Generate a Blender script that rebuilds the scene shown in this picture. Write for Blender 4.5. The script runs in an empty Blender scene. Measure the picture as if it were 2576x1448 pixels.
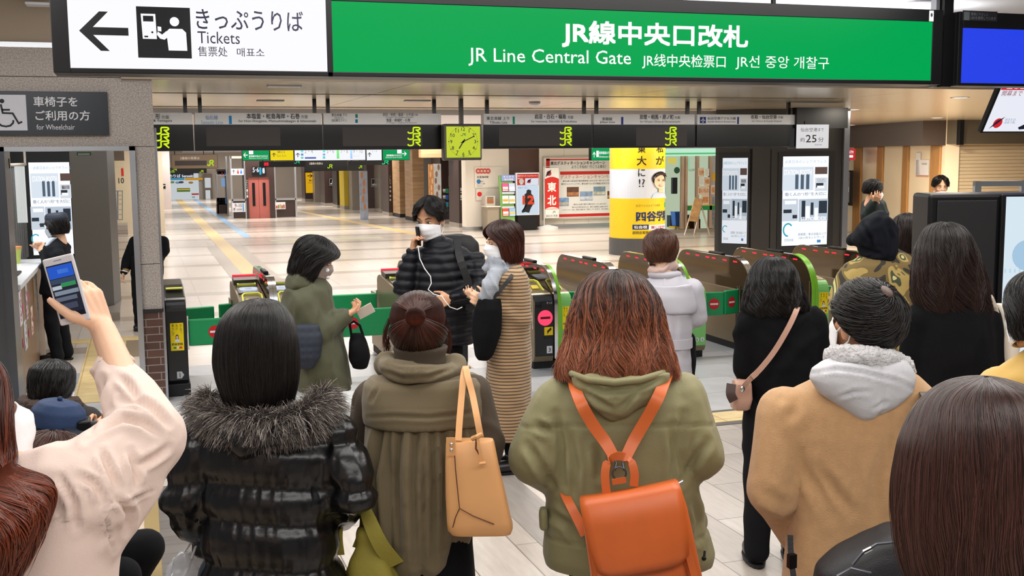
import bpy, bmesh, math, random
import numpy as np
from mathutils import Vector, Matrix, noise

# ------------------------------------------------------------------ camera
SC = bpy.context.scene
COL = SC.collection
F, CZ = 2800.0, 2.05
PITCH = math.atan(334 / F)
YAW = -math.atan(938 / math.hypot(F, 334))
ROLL = -0.009
cam = bpy.data.cameras.new('camera')
cam.sensor_width = 36.0
cam.lens = 36.0 * F / 2576.0
cam.clip_start, cam.clip_end = 0.05, 300
cam_o = bpy.data.objects.new('camera', cam)
COL.objects.link(cam_o)
ROT = Matrix.Rotation(YAW, 3, 'Z') @ Matrix.Rotation(math.pi / 2 - PITCH, 3, 'X') @ Matrix.Rotation(ROLL, 3, 'Z')
cam_o.matrix_world = Matrix.Translation((0, 0, CZ)) @ ROT.to_4x4()
SC.camera = cam_o
# ------------------------------------------------------------------ view, world, lights
SC.view_settings.view_transform = 'Standard'
SC.view_settings.look = 'None'
SC.view_settings.gamma = 1.0
SC.view_settings.use_curve_mapping = False
SC.view_settings.exposure = 0.0
w = bpy.data.worlds.new('station_air')
SC.world = w
w.use_nodes = True
w.node_tree.nodes['Background'].inputs[0].default_value = (1.0, 0.97, 0.94, 1)
w.node_tree.nodes['Background'].inputs[1].default_value = 0.22
SC.cycles.max_bounces = 6
SC.cycles.diffuse_bounces = 3
SC.cycles.glossy_bounces = 3
SC.cycles.transmission_bounces = 4
SC.cycles.transparent_max_bounces = 8
SC.cycles.caustics_reflective = False
SC.cycles.caustics_refractive = False
SC.cycles.sample_clamp_indirect = 4.0


def area(name, loc, sx, sy, power, col=(1, .97, .93), rot=(0, 0, 0), spread=180):
    l = bpy.data.lights.new(name, 'AREA')
    l.shape = 'RECTANGLE'
    l.size, l.size_y, l.energy, l.color = sx, sy, power, col
    l.spread = math.radians(spread)
    o = bpy.data.objects.new(name, l)
    o.location, o.rotation_euler = loc, rot
    COL.objects.link(o)
    return o


# ceiling luminaires of the front concourse (above and behind the queue), gate aisle and hall, plus added fill
area('concourse_ceiling_light', (0.2, 3.4, 3.25), 3.0, 1.6, 62)
area('concourse_ceiling_light', (3.4, 3.4, 3.25), 3.0, 1.6, 80)
area('concourse_ceiling_light', (1.2, 0.2, 3.25), 5.0, 1.6, 125)
area('concourse_ceiling_light', (3.0, 6.2, 3.25), 5.0, .8, 110)
area('concourse_ceiling_light', (-1.5, 6.6, 3.25), 2.2, .6, 110)
area('ceiling_fill', (3.0, 8.3, 3.0), 8.0, .12, 60, (1, 1, 1), (math.pi, 0, 0))  # added uplight with no fitting, brightens the front ceiling above the sign
area('gate_ceiling_light', (4.0, 10.9, 2.66), 7.5, .2, 150)
area('gate_ceiling_light', (9.0, 9.9, 2.66), 2.5, .3, 60, (1, .92, .82))
for hy, hp in ((16.0, 170), (20.5, 215), (25.0, 250)):
    area('hall_ceiling_light', (6.0, hy, 2.58), 10.0, .6, hp)
for hy in (31.0, 38.0, 46.0, 54.0):
    area('hall_ceiling_light', (4.5, hy, 2.58), 8.0, .6, 245)
area('cream_wall_fill', (10.8, 27.6, 2.58), 5.0, .3, 160, rot=(-.5, 0, 0))  # added fill with no fixture, lifts the cream wall
for dx, dy, dp in ((9.4, 11.2, 50), (10.3, 14.5, 60), (13.2, 15.6, 260), (14.4, 17.9, 280), (12.6, 18.5, 280)):
    area('downlight_and_fill', (dx, dy, 2.66), .25, .25, dp * .7, (1, .9, .76))  # some hang at the downlights, two are added to brighten the timber wall
area('office_ceiling_light', (-1.2, 11.6, 2.5), 1.4, .8, 45, (1, 1, 1))


# ------------------------------------------------------------------ projection helpers: a pixel of the photo on a real plane
OC = Vector((0, 0, CZ))


def ray(x, y):
    return ROT @ Vector((x - 1288, 724 - y, -F))


def onZ(x, y, z=0.0):
    d = ray(x, y)
    return OC + d * ((z - CZ) / d.z)


def onY(x, y, Y):
    d = ray(x, y)
    return OC + d * (Y / d.y)


def onX(x, y, X):
    d = ray(x, y)
    return OC + d * (X / d.x)


FWD = Vector((math.sin(-YAW), math.cos(-YAW), 0))
RGT = Vector((math.cos(-YAW), -math.sin(-YAW), 0))


def Q(x, y, h):
    """point of pixel (x, y) at horizontal distance h in front of the tripod"""
    d = ray(x, y)
    return OC + d * (h / d.dot(FWD))


class Plane:
    def __init__(s, o, u, v):
        s.o, s.u, s.v = Vector(o), Vector(u).normalized(), Vector(v).normalized()
        s.n = s.u.cross(s.v)        # towards the viewer

    def px(s, x, y):
        d = ray(x, y)
        t = (s.o - OC).dot(s.n) / d.dot(s.n)
        p = OC + d * t - s.o
        return p.dot(s.u), p.dot(s.v)

    def box(s, b):
        x0, y0, x1, y1 = b
        xm, ym = (x0 + x1) / 2, (y0 + y1) / 2
        return s.px(x0, ym)[0], s.px(xm, y1)[1], s.px(x1, ym)[0], s.px(xm, y0)[1]

    def w(s, a, b, off=0.0):
        return s.o + s.u * a + s.v * b + s.n * off


def PY(Y):
    return Plane((0, Y, 0), (1, 0, 0), (0, 0, 1))


def lin(c):
    if isinstance(c, str):
        c = c.lstrip('#')
        c = [int(c[i:i + 2], 16) / 255 for i in (0, 2, 4)]
    return tuple(((x + .055) / 1.055) ** 2.4 if x > .04045 else x / 12.92 for x in c[:3]) + (1.0,)


# ------------------------------------------------------------------ materials
MATS = {}


def mk(name, col, rough=.55, metal=0.0, spec=.5, emit=0.0, sheen=0.0, coat=0.0, vary=None, bump=None, aniso=0.0, alpha=1.0, trans=0.0):
    """plain procedural material; vary=(scale, amount[, stretch xyz]) colour noise, bump=(scale, strength[, stretch])"""
    m = bpy.data.materials.new(name)
    m.use_nodes = True
    nt = m.node_tree
    b = nt.nodes['Principled BSDF']
    c = lin(col)
    b.inputs['Base Color'].default_value = c
    b.inputs['Roughness'].default_value = rough
    b.inputs['Metallic'].default_value = metal
    b.inputs['Specular IOR Level'].default_value = spec
    b.inputs['Sheen Weight'].default_value = sheen
    b.inputs['Sheen Roughness'].default_value = .6
    b.inputs['Coat Weight'].default_value = coat
    b.inputs['Anisotropic'].default_value = aniso
    b.inputs['Alpha'].default_value = alpha
    b.inputs['Transmission Weight'].default_value = trans
    if emit:
        b.inputs['Emission Color'].default_value = c
        b.inputs['Emission Strength'].default_value = emit
        b.inputs['Base Color'].default_value = (0.0, 0.0, 0.0, 1)
        b.inputs['Specular IOR Level'].default_value = .08

    def coords(stretch):
        tc = nt.nodes.new('ShaderNodeTexCoord')
        mp = nt.nodes.new('ShaderNodeMapping')
        mp.inputs['Scale'].default_value = stretch
        nt.links.new(tc.outputs['Object'], mp.inputs['Vector'])
        return mp.outputs['Vector']
    if vary:
        n = nt.nodes.new('ShaderNodeTexNoise')
        n.inputs['Scale'].default_value = vary[0]
        n.inputs['Detail'].default_value = 4
        nt.links.new(coords(vary[2] if len(vary) > 2 else (1, 1, 1)), n.inputs['Vector'])
        r = nt.nodes.new('ShaderNodeMapRange')
        r.inputs[1].default_value, r.inputs[2].default_value = .3, .7
        r.inputs[3].default_value, r.inputs[4].default_value = 1 - vary[1], 1 + vary[1]
        nt.links.new(n.outputs[0], r.inputs[0])
        mx = nt.nodes.new('ShaderNodeVectorMath')
        mx.operation = 'SCALE'
        mx.inputs[0].default_value = c[:3]
        nt.links.new(r.outputs[0], mx.inputs['Scale'])
        nt.links.new(mx.outputs[0], b.inputs['Base Color'])
    if bump:
        n = nt.nodes.new('ShaderNodeTexNoise')
        n.inputs['Scale'].default_value = bump[0]
        n.inputs['Detail'].default_value = 3
        nt.links.new(coords(bump[2] if len(bump) > 2 else (1, 1, 1)), n.inputs['Vector'])
        bp = nt.nodes.new('ShaderNodeBump')
        bp.inputs['Strength'].default_value = bump[1]
        bp.inputs['Distance'].default_value = .01
        nt.links.new(n.outputs[0], bp.inputs['Height'])
        nt.links.new(bp.outputs[0], b.inputs['Normal'])
    MATS[name] = m
    return m


def em(name, col, s=1.0):
    return MATS.get(name) or mk(name, col, emit=s)


def pt(col, rough=.6):
    """matt paint or print of one colour"""
    k = 'print_%s' % str(col).lstrip('#')
    return MATS.get(k) or mk(k, col, rough=rough, spec=.3)


def lit(col, s=1.0):
    """backlit print: what a lit sign gives off"""
    k = 'backlit_%s_%d' % (str(col).lstrip('#'), int(s * 100))
    return MATS.get(k) or mk(k, col, rough=.3, emit=s)


# ------------------------------------------------------------------ mesh builder
class MB:
    def __init__(s):
        s.v, s.f, s.m, s.mats = [], [], [], []

    def mi(s, mat):
        if mat not in s.mats:
            s.mats.append(mat)
        return s.mats.index(mat)

    def add(s, vs, fs, mat):
        k = len(s.v)
        s.v += [tuple(p) for p in vs]
        i = s.mi(mat)
        for f in fs:
            s.f.append([k + a for a in f])
            s.m.append(i)
        return s

    def box(s, a, b, mat):
        x0, y0, z0 = [min(p, q) for p, q in zip(a, b)]
        x1, y1, z1 = [max(p, q) for p, q in zip(a, b)]
        return s.hexa([(x0, y0, z0), (x1, y0, z0), (x1, y1, z0), (x0, y1, z0), (x0, y0, z1), (x1, y0, z1), (x1, y1, z1), (x0, y1, z1)], mat)

    def hexa(s, c, mat):
        return s.add(c, [(0, 3, 2, 1), (4, 5, 6, 7), (0, 1, 5, 4), (1, 2, 6, 5), (2, 3, 7, 6), (3, 0, 4, 7)], mat)

    def slab(s, pl, b, o0, o1, mat):
        """box on plane pl spanning (a0,b0,a1,b1), from offset o0 to o1 towards the viewer"""
        a0, b0, a1, b1 = b
        lo = [pl.w(a0, b0, o0), pl.w(a1, b0, o0), pl.w(a1, b1, o0), pl.w(a0, b1, o0)]
        hi = [pl.w(a0, b0, o1), pl.w(a1, b0, o1), pl.w(a1, b1, o1), pl.w(a0, b1, o1)]
        return s.hexa(lo + hi, mat)

    def poly(s, pl, pts, off, mat, thick=.001):
        n = len(pts)
        A = [pl.w(a, b, off) for a, b in pts]
        B = [pl.w(a, b, off - thick) for a, b in pts]
        ar = sum(pts[i][0] * pts[(i + 1) % n][1] - pts[(i + 1) % n][0] * pts[i][1] for i in range(n))
        if ar < 0:
            A.reverse()
            B.reverse()
        return s.add(A + B, [list(range(n)), list(range(2 * n - 1, n - 1, -1))] + [(n + i, n + (i + 1) % n, (i + 1) % n, i) for i in range(n)], mat)

    def disc(s, pl, c, r, off, mat, n=28, ry=None, thick=.001):
        ry = ry or r
        return s.poly(pl, [(c[0] + r * math.cos(i * 2 * math.pi / n), c[1] + ry * math.sin(i * 2 * math.pi / n)) for i in range(n)], off, mat, thick)

    def stroke(s, pl, pts, wd, off, mat, thick=.001):
        """flat line of width wd through pts on plane pl"""
        P = [Vector(p) for p in pts]
        L, R = [], []
        for i, p in enumerate(P):
            a = P[max(i - 1, 0)]
            c = P[min(i + 1, len(P) - 1)]
            d1 = (p - a).normalized() if i else (c - p).normalized()
            d2 = (c - p).normalized() if i < len(P) - 1 else d1
            t = (d1 + d2)
            t = t.normalized() if t.length > 1e-6 else d1
            nn = Vector((-t.y, t.x))
            k = wd / 2 / max(.45, nn.dot(Vector((-d1.y, d1.x))))
            L.append(p + nn * k)
            R.append(p - nn * k)
        for i in range(len(P) - 1):
            s.poly(pl, [R[i], R[i + 1], L[i + 1], L[i]], off, mat, thick)
        return s

    def tube(s, pts, r, mat, n=8, cap=True):
        pts = [Vector(p) for p in pts]
        rs = r if isinstance(r, (list, tuple)) else [r] * len(pts)
        rings, up = [], None
        for i, p in enumerate(pts):
            t = (pts[min(i + 1, len(pts) - 1)] - pts[max(i - 1, 0)]).normalized()
            if up is None:
                up = t.orthogonal().normalized()
            up = (up - t * up.dot(t))
            up = up.normalized() if up.length > 1e-6 else t.orthogonal().normalized()
            sd = t.cross(up)
            rings.append([p + (up * math.cos(a) + sd * math.sin(a)) * rs[i] for a in [k * 2 * math.pi / n for k in range(n)]])
        return s.loft(rings, mat, cap)

    def strap(s, pts, side, wd, th, mat):
        """flat band through pts; side = direction(s) of its width"""
        rings = []
        K = [Vector(p) for p in pts]
        n = len(K)
        sides = side if isinstance(side, list) else [side] * n
        wds = wd if isinstance(wd, list) else [wd] * n
        pts, sds, wws = [], [], []
        m = 5 if n > 2 else 1
        for i in range(n - 1):      # Catmull-Rom through the given points
            a, b, c, d = K[max(i - 1, 0)], K[i], K[i + 1], K[min(i + 2, n - 1)]
            for j in range(m):
                t = j / m
                pts.append(.5 * (2 * b + (c - a) * t + (2 * a - 5 * b + 4 * c - d) * t * t + (3 * b - a - 3 * c + d) * t ** 3))
                sds.append(Vector(sides[i]) * (1 - t) + Vector(sides[i + 1]) * t)
                wws.append(wds[i] * (1 - t) + wds[i + 1] * t)
        pts.append(K[-1])
        sds.append(Vector(sides[-1]))
        wws.append(wds[-1])
        for i, p in enumerate(pts):
            t = (pts[min(i + 1, len(pts) - 1)] - pts[max(i - 1, 0)]).normalized()
            sd = sds[i]
            sd = (sd - t * sd.dot(t)).normalized()
            nn = t.cross(sd)
            ww = wws[i]
            rings.append([p + sd * (a * ww / 2) + nn * (b * th / 2) for a, b in ((-1, -1), (1, -1), (1, 1), (-1, 1))])
        return s.loft(rings, mat)

    def loft(s, rings, mat, cap=True, closed=True):
        n = len(rings[0])
        vs = [p for r in rings for p in r]
        fs = []
        m = n if closed else n - 1
        for i in range(len(rings) - 1):
            for j in range(m):
                k = (j + 1) % n
                fs.append((i * n + j, i * n + k, (i + 1) * n + k, (i + 1) * n + j))
        if cap and closed:
            fs.append(list(range(n - 1, -1, -1)))
            fs.append([(len(rings) - 1) * n + j for j in range(n)])
        return s.add(vs, fs, mat)

    def lathe(s, c, prof, mat, n=24, axis='Z'):
        c = Vector(c)
        rings = []
        for r, h in prof:
            ring = []
            for k in range(n):
                a = k * 2 * math.pi / n
                d = Vector((r * math.cos(a), r * math.sin(a), h))
                if axis == 'Y':
                    d = Vector((d.x, h, -d.y))
                ring.append(c + d)
            rings.append(ring)
        return s.loft(rings, mat)

    def ball(s, c, r, mat, n=10):
        r = r if isinstance(r, (list, tuple)) else (r, r, r)
        rings = []
        for i in range(n + 1):
            t = -math.pi / 2 + math.pi * (i + .02) / (n + .04)
            rings.append([(c[0] + r[0] * math.cos(t) * math.cos(k * math.pi / n), c[1] + r[1] * math.cos(t) * math.sin(k * math.pi / n), c[2] + r[2] * math.sin(t)) for k in range(2 * n)])
        return s.loft(rings, mat)

    def build(s, name, parent=None, smooth=False, bevel=0.0, seg=2, label=None, kind=None, fix=True):
        me = bpy.data.meshes.new(name)
        org = Vector((0, 0, 0))
        q = parent
        while q is not None:
            org += q.location
            q = q.parent
        me.from_pydata([tuple(Vector(p) - org) for p in s.v], [], s.f)
        for m in s.mats:
            me.materials.append(m)
        me.polygons.foreach_set('material_index', s.m)
        if fix:
            bm = bmesh.new()
            bm.from_mesh(me)
            bmesh.ops.recalc_face_normals(bm, faces=bm.faces)
            bm.to_mesh(me)
            bm.free()
        if smooth:
            me.polygons.foreach_set('use_smooth', [True] * len(me.polygons))
            me.set_sharp_from_angle(angle=math.radians(48))
        me.update()
        o = bpy.data.objects.new(name, me)
        COL.objects.link(o)
        if parent is not None:
            o.parent = parent
        if bevel:
            b = o.modifiers.new('edge', 'BEVEL')
            b.width, b.segments, b.limit_method, b.angle_limit = bevel, seg, 'ANGLE', math.radians(40)
            if not smooth:
                b.harden_normals = False
        if label:
            o['label'] = label
        if kind:
            o['kind'] = kind
        return o


def tag(o, label, cat, group=None, kind=None):
    o['label'] = label
    o['category'] = cat
    if group:
        o['group'] = group
    if kind:
        o['kind'] = kind
    return o


def thing(name, loc, label, cat, group=None):
    o = bpy.data.objects.new(name, None)
    o.empty_display_size = .1
    o.location = loc
    COL.objects.link(o)
    return tag(o, label, cat, group)


def copy_tree(o, parent=None):
    c = o.copy()
    COL.objects.link(c)
    c.parent = parent
    for ch in list(o.children):
        copy_tree(ch, c)
    return c


# ------------------------------------------------------------------ lettering
_TX = {}


def glyphs(st, bold=0.0):
    k = (st, bold)
    if k not in _TX:
        cu = bpy.data.curves.new('lettering', 'FONT')
        cu.body = st
        cu.resolution_u = 2
        cu.offset = bold
        o = bpy.data.objects.new('lettering', cu)
        COL.objects.link(o)
        dg = bpy.context.evaluated_depsgraph_get()
        me = bpy.data.meshes.new_from_object(o.evaluated_get(dg))
        vs = [(v.co.x, v.co.y) for v in me.vertices]
        fs = [tuple(p.vertices) for p in me.polygons]
        bpy.data.objects.remove(o)
        bpy.data.curves.remove(cu)
        bpy.data.meshes.remove(me)
        _TX[k] = (vs, fs)
    return _TX[k]


def T(mb, st, pl, b, mat, bold=0.0, off=.002, keep=False, vertical=False):
    if bold and not vertical:
        a0, b0, a1, b1 = b
        e = bold * min((b1 - b0), (a1 - a0) / max(len(st), 1))
        for i, (sx, sy) in enumerate(((-1, -1), (1, -1), (-1, 1), (1, 1), (0, 0))):
            T1(mb, st, pl, (a0 + e + sx * e, b0 + e + sy * e, a1 - e + sx * e, b1 - e + sy * e), mat, off + i * .0001, keep)
        return
    T1(mb, st, pl, b, mat, off, keep, vertical)


def T1(mb, st, pl, b, mat, off=.002, keep=False, vertical=False):
    """lettering fitted into box b=(a0,b0,a1,b1) of the plane"""
    if vertical:
        n = len(st)
        a0, b0, a1, b1 = b
        h = (b1 - b0) / n
        for i, ch in enumerate(st):
            k = .35 if ch in '、。' else .95        # small marks keep their size
            T1(mb, ch, pl, (a0 if k > .5 else a0 + .62 * (a1 - a0), b1 - (i + k) * h, a1, b1 - (i + .05) * h), mat, off)
        return
    vs, fs = glyphs(st)
    if not vs:
        return
    xs = [p[0] for p in vs]
    ys = [p[1] for p in vs]
    x0, x1, y0, y1 = min(xs), max(xs), min(ys), max(ys)
    a0, b0, a1, b1 = b
    sx = (a1 - a0) / max(x1 - x0, 1e-6)
    sy = (b1 - b0) / max(y1 - y0, 1e-6)
    if keep:
        s_ = min(sx, sy)
        a0 += (x1 - x0) * (sx - s_) / 2
        sx = sy = s_
    mb.add([pl.w(a0 + (x - x0) * sx, b0 + (y - y0) * sy, off) for x, y in vs], fs, mat)


def TP(mb, st, pl, pxbox, mat, bold=0.0, off=.002, **k):
    T(mb, st, pl, pl.box(pxbox), mat, bold, off, **k)


def logo(mb, pl, b, mat, off=.002, wd=.16):
    """two joined letters with a flat top bar, as on the departure boards"""
    a0, b0, a1, b1 = b
    sx, sy = a1 - a0, b1 - b0
    J = [(0, .30), (.03, .14), (.12, .08), (.26, .08), (.38, .16), (.42, .30), (.42, .78), (.46, .9), (.55, .92), (.82, .92), (.93, .84), (.95, .70), (.88, .58), (.75, .54), (.60, .54)]
    L = [(.66, .54), (.98, .02)]
    for ln in (J, L):
        mb.stroke(pl, [(a0 + x * sx, b0 + y * sy) for x, y in ln], wd * min(sx, sy), off, mat)


ARROW = [(0, .5), (.42, 1), (.6, 1), (.28, .6), (1, .6), (1, .4), (.28, .4), (.6, 0), (.42, 0)]


def arrow(mb, pl, b, mat, way='L', off=.002):
    a0, b0, a1, b1 = b
    q = []
    for x, y in ARROW:
        if way == 'R':
            x = 1 - x
        elif way == 'U':
            x, y = y, 1 - x
        q.append((a0 + x * (a1 - a0), b0 + y * (b1 - b0)))
    # split into convex pieces: two arms and the shaft
    mb.poly(pl, [q[0], q[1], q[2], q[3], ((q[3][0] + q[6][0]) / 2, (q[3][1] + q[6][1]) / 2)], off, mat)
    mb.poly(pl, [q[0], ((q[3][0] + q[6][0]) / 2, (q[3][1] + q[6][1]) / 2), q[6], q[7], q[8]], off, mat)
    mb.poly(pl, [q[3], q[4], q[5], q[6]], off, mat)


# ------------------------------------------------------------------ surfaces of the setting
def tile_mat(name, c1, c2, mortar, bw, bh, rot=0.0, rough=.3, joint=.004, noise_amt=.12, bands=None, stretch=(1, 1, 1), offset=.5):
    m = bpy.data.materials.new(name)
    m.use_nodes = True
    nt = m.node_tree
    N = nt.nodes.new
    L = nt.links.new
    b = nt.nodes['Principled BSDF']
    tc = N('ShaderNodeTexCoord')
    mp = N('ShaderNodeMapping')
    mp.inputs['Rotation'].default_value = (0, 0, rot) if not isinstance(rot, tuple) else rot
    L(tc.outputs['Object'], mp.inputs[0])
    br = N('ShaderNodeTexBrick')
    br.offset = offset
    br.inputs['Scale'].default_value = 1
    br.inputs['Color1'].default_value = lin(c1)
    br.inputs['Color2'].default_value = lin(c2)
    br.inputs['Mortar'].default_value = lin(mortar)
    br.inputs['Mortar Size'].default_value = joint
    br.inputs['Brick Width'].default_value = bw
    br.inputs['Row Height'].default_value = bh
    L(mp.outputs[0], br.inputs[0])
    n = N('ShaderNodeTexNoise')
    n.inputs['Scale'].default_value = 6
    n.inputs['Detail'].default_value = 6
    mp2 = N('ShaderNodeMapping')
    mp2.inputs['Scale'].default_value = stretch
    L(tc.outputs['Object'], mp2.inputs[0])
    L(mp2.outputs[0], n.inputs[0])
    r = N('ShaderNodeMapRange')
    r.inputs[1].default_value, r.inputs[2].default_value = .3, .7
    r.inputs[3].default_value, r.inputs[4].default_value = 1 - noise_amt, 1 + noise_amt
    L(n.outputs[0], r.inputs[0])
    sc = N('ShaderNodeVectorMath')
    sc.operation = 'SCALE'
    L(br.outputs[0], sc.inputs[0])
    L(r.outputs[0], sc.inputs['Scale'])
    out = sc.outputs[0]
    if bands:                       # (colour, period, phase, width) stripes across the walking direction
        col, per, ph, wd = bands
        sx = N('ShaderNodeSeparateXYZ')
        L(tc.outputs['Object'], sx.inputs[0])
        a = N('ShaderNodeMath')
        a.operation = 'ADD'
        a.inputs[1].default_value = -ph
        L(sx.outputs[1], a.inputs[0])
        mo = N('ShaderNodeMath')
        mo.operation = 'FLOORED_MODULO'
        mo.inputs[1].default_value = per
        L(a.outputs[0], mo.inputs[0])
        lt = N('ShaderNodeMath')
        lt.operation = 'LESS_THAN'
        lt.inputs[1].default_value = wd
        L(mo.outputs[0], lt.inputs[0])
        mx = N('ShaderNodeMix')
        mx.data_type = 'RGBA'
        L(lt.outputs[0], mx.inputs[0])
        L(out, mx.inputs[6])
        mx.inputs[7].default_value = lin(col)
        out = mx.outputs[2]
    L(out, b.inputs['Base Color'])
    b.inputs['Roughness'].default_value = rough
    MATS[name] = m
    return m


granite = mk('speckled_granite', '#a39a92', rough=.45, vary=(90, .38))
brick = tile_mat('brown_brick_tile', '#5d3f33', '#4d352c', '#8d8078', .21, .065, rot=(math.pi / 2, 0, 0), rough=.35, joint=.004)
steel = mk('brushed_steel', '#b9bcc2', rough=.28, metal=.9)
dsteel = mk('dark_steel', '#55585e', rough=.3, metal=.8)
chrome = mk('polished_steel', '#e6e8ec', rough=.12, metal=1.0)
black = mk('black_plastic', '#0b0b0d', rough=.42, spec=.3)
blackm = mk('black_matt', '#101114', rough=.6)
charcoal = mk('charcoal_panel', '#3f3c3a', rough=.45)
soffit_m = mk('bronze_ceiling_panel', '#c9bba3', rough=.24, metal=.55, vary=(3, .06, (1, 8, 1)))
white_ceiling = mk('white_ceiling', '#dcdce2', rough=.6)
cream = mk('cream_wall_panel', '#e9e1d3', rough=.5)
beige_b = mk('beige_bulkhead', '#a3937d', rough=.5)
brown_panel = mk('brown_panel', '#4b2d20', rough=.35)
darkbrown = mk('dark_brown_cladding', '#3a2a26', rough=.35)
stone = mk('travertine_cladding', '#b08d67', rough=.4, vary=(2.2, .22, (.6, .6, 7)))
greywall = mk('grey_wall_panel', '#9b9186', rough=.4)
glass = mk('clear_glass', '#ffffff', rough=.02, trans=1.0)
glass.node_tree.nodes['Principled BSDF'].inputs['IOR'].default_value = 1.02
tact = tile_mat('yellow_tactile_paving', '#e0c78e', '#d8bd84', '#b79c66', .3, .3, rough=.5, joint=.006, offset=0)
tact_far = mk('yellow_tactile_inlay', '#d9b978', rough=.4)


def struct(mb, name, bevel=0.0, parent=None):
    o = mb.build(name, parent, bevel=bevel)
    if parent is None:
        o['kind'] = 'structure'
    return o


# floors
front_floor = tile_mat('concourse_tile', '#c6bdb5', '#a59b92', '#756c64', 1.2, .3, rot=math.pi / 2, rough=.28, noise_amt=.1, stretch=(6, .8, 1))
gate_floor = tile_mat('gate_apron_tile', '#dcdcde', '#9a9ea2', '#85888c', .6, .6, rough=.3, noise_amt=.06)
dark_floor = tile_mat('dark_plank_tile', '#6c6661', '#57514d', '#3f3b38', .9, .14, rough=.35, noise_amt=.15, stretch=(1, 8, 1))
wood_floor = tile_mat('pale_wood_tile', '#c7b39f', '#b39c86', '#9b8a78', .5, .9, rough=.3, noise_amt=.1, stretch=(8, 1, 1))
hall_floor = tile_mat('hall_stone_tile', '#e3d6c9', '#ddd0c2', '#c5b6a6', .75, .75, rough=.2, joint=.006, noise_amt=.03, bands=('#b7a897', 2.34, 12.5, .42), offset=0)
struct(MB().box((-4, -3, -.1), (9, 7.45, 0), front_floor), 'floor')
struct(MB().box((-4, 7.45, -.1), (24, 11.35, 0), gate_floor), 'floor_2')
struct(MB().box((-4, 11.35, -.1), (26, 72, 0), hall_floor), 'floor_3')
struct(MB().box((9, -3, -.1), (24, 7.45, 0), front_floor), 'floor_4')
struct(MB().box((1.93, 2, 0), (2.2, 7.34, .003), mk('grey_floor_band', '#8b847e', rough=.35, vary=(5, .12, (6, .8, 1)))), 'floor_7')
struct(MB().box((.02, 2, 0), (.36, 7.15, .004), dark_floor), 'floor_5')
struct(MB().box((-3.5, 2, 0), (-.06, 7.15, .004), wood_floor), 'floor_6')
struct(MB().box((-.06, 2, 0), (.02, 7.15, .007), mk('brass_strip', '#a58d58', rough=.4, metal=.5)), 'trim_1')
struct(MB().box((-3.5, 7.42, 0), (12, 7.72, .006), tact), 'tactile_strip')
struct(MB().box((-3.5, 7.34, 0), (12, 7.42, .004), pt('#5b5650', .4)).box((-3.5, 7.72, 0), (12, 7.78, .004), pt('#5b5650', .4)), 'trim_2')
struct(MB().box((-.62, 9.9, 0), (-.22, 13.2, .005), tact).box((-.95, 13.2, 0), (.2, 13.5, .005), tact).box((-.45, 12.1, 0), (-.02, 13.2, .004), pt('#8b7a63', .5)), 'tactile_strip_side')
# inlaid guide lines in the hall floor
struct(MB().box((1.66, 13.5, 0), (1.98, 60, .004), tact_far), 'tactile_strip_hall')
struct(MB().box((1.42, 13.5, 0), (1.66, 27, .003), pt('#a89a8a', .3)).box((1.98, 13.5, 0), (2.22, 27, .003), pt('#a89a8a', .3)), 'trim_3')
struct(MB().box((2.5, 29.4, 0), (2.7, 58, .004), mk('blue_floor_line', '#8db6dc', rough=.3)), 'trim_4')
q = MB()
a, c = Vector((5.3, 46, 0)), Vector((6.75, 28.6, 0))
q.hexa([a, a + Vector((.3, 0, 0)), c + Vector((.3, 0, 0)), c] + [p + Vector((0, 0, .004)) for p in (a, a + Vector((.3, 0, 0)), c + Vector((.3, 0, 0)), c)], tact_far)
struct(q, 'tactile_strip_right')
struct(MB().box((3.0, 27.6, 0), (5.8, 28.2, .004), pt('#c9c6a4', .3)).box((3.5, 27.7, .004), (4.0, 28.1, .005), pt('#dbc04e', .3)), 'floor_marking')

# ceilings: high front ceiling, bronze soffit over the gates, hall ceiling
struct(MB().box((-5, -4, 3.32), (20, 9.7, 3.4), white_ceiling), 'ceiling')
q = MB()
xs = [-.02, 2.35, 5.1, 8.02, 9.5, 24]
for i in range(len(xs) - 1):
    x0, x1 = xs[i] + .004, xs[i + 1] - .004
    if i < 3:
        for y0, y1 in ((9.7, 11.55), (11.72, 14.55), (14.8, 15.4)):
            q.box((x0, y0, 2.69), (x1, y1, 2.74), soffit_m)
    else:
        for y0, y1 in ((9.7, 15.3), (15.31, 25)):
            q.box((x0, y0, 2.69), (x1, y1, 2.74), soffit_m)
q.box((-.1, 9.7, 2.74), (24, 25, 2.8), blackm)
q.box((-.1, 9.66, 2.69), (24, 9.7, 3.4), beige_b)
struct(q, 'ceiling_2')
struct(MB().box((-4, 15.4, 2.62), (9.5, 60, 2.7), white_ceiling).box((9.5, 25, 2.62), (26, 60, 2.7), white_ceiling), 'ceiling_3')
struct(MB().box((-6, 36, 2.36), (9.5, 36.1, 2.62), white_ceiling), 'ceiling_beam')
struct(MB().box((1.9, 52, 2.3), (7, 52.2, 2.62), white_ceiling), 'ceiling_beam_far')

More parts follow.
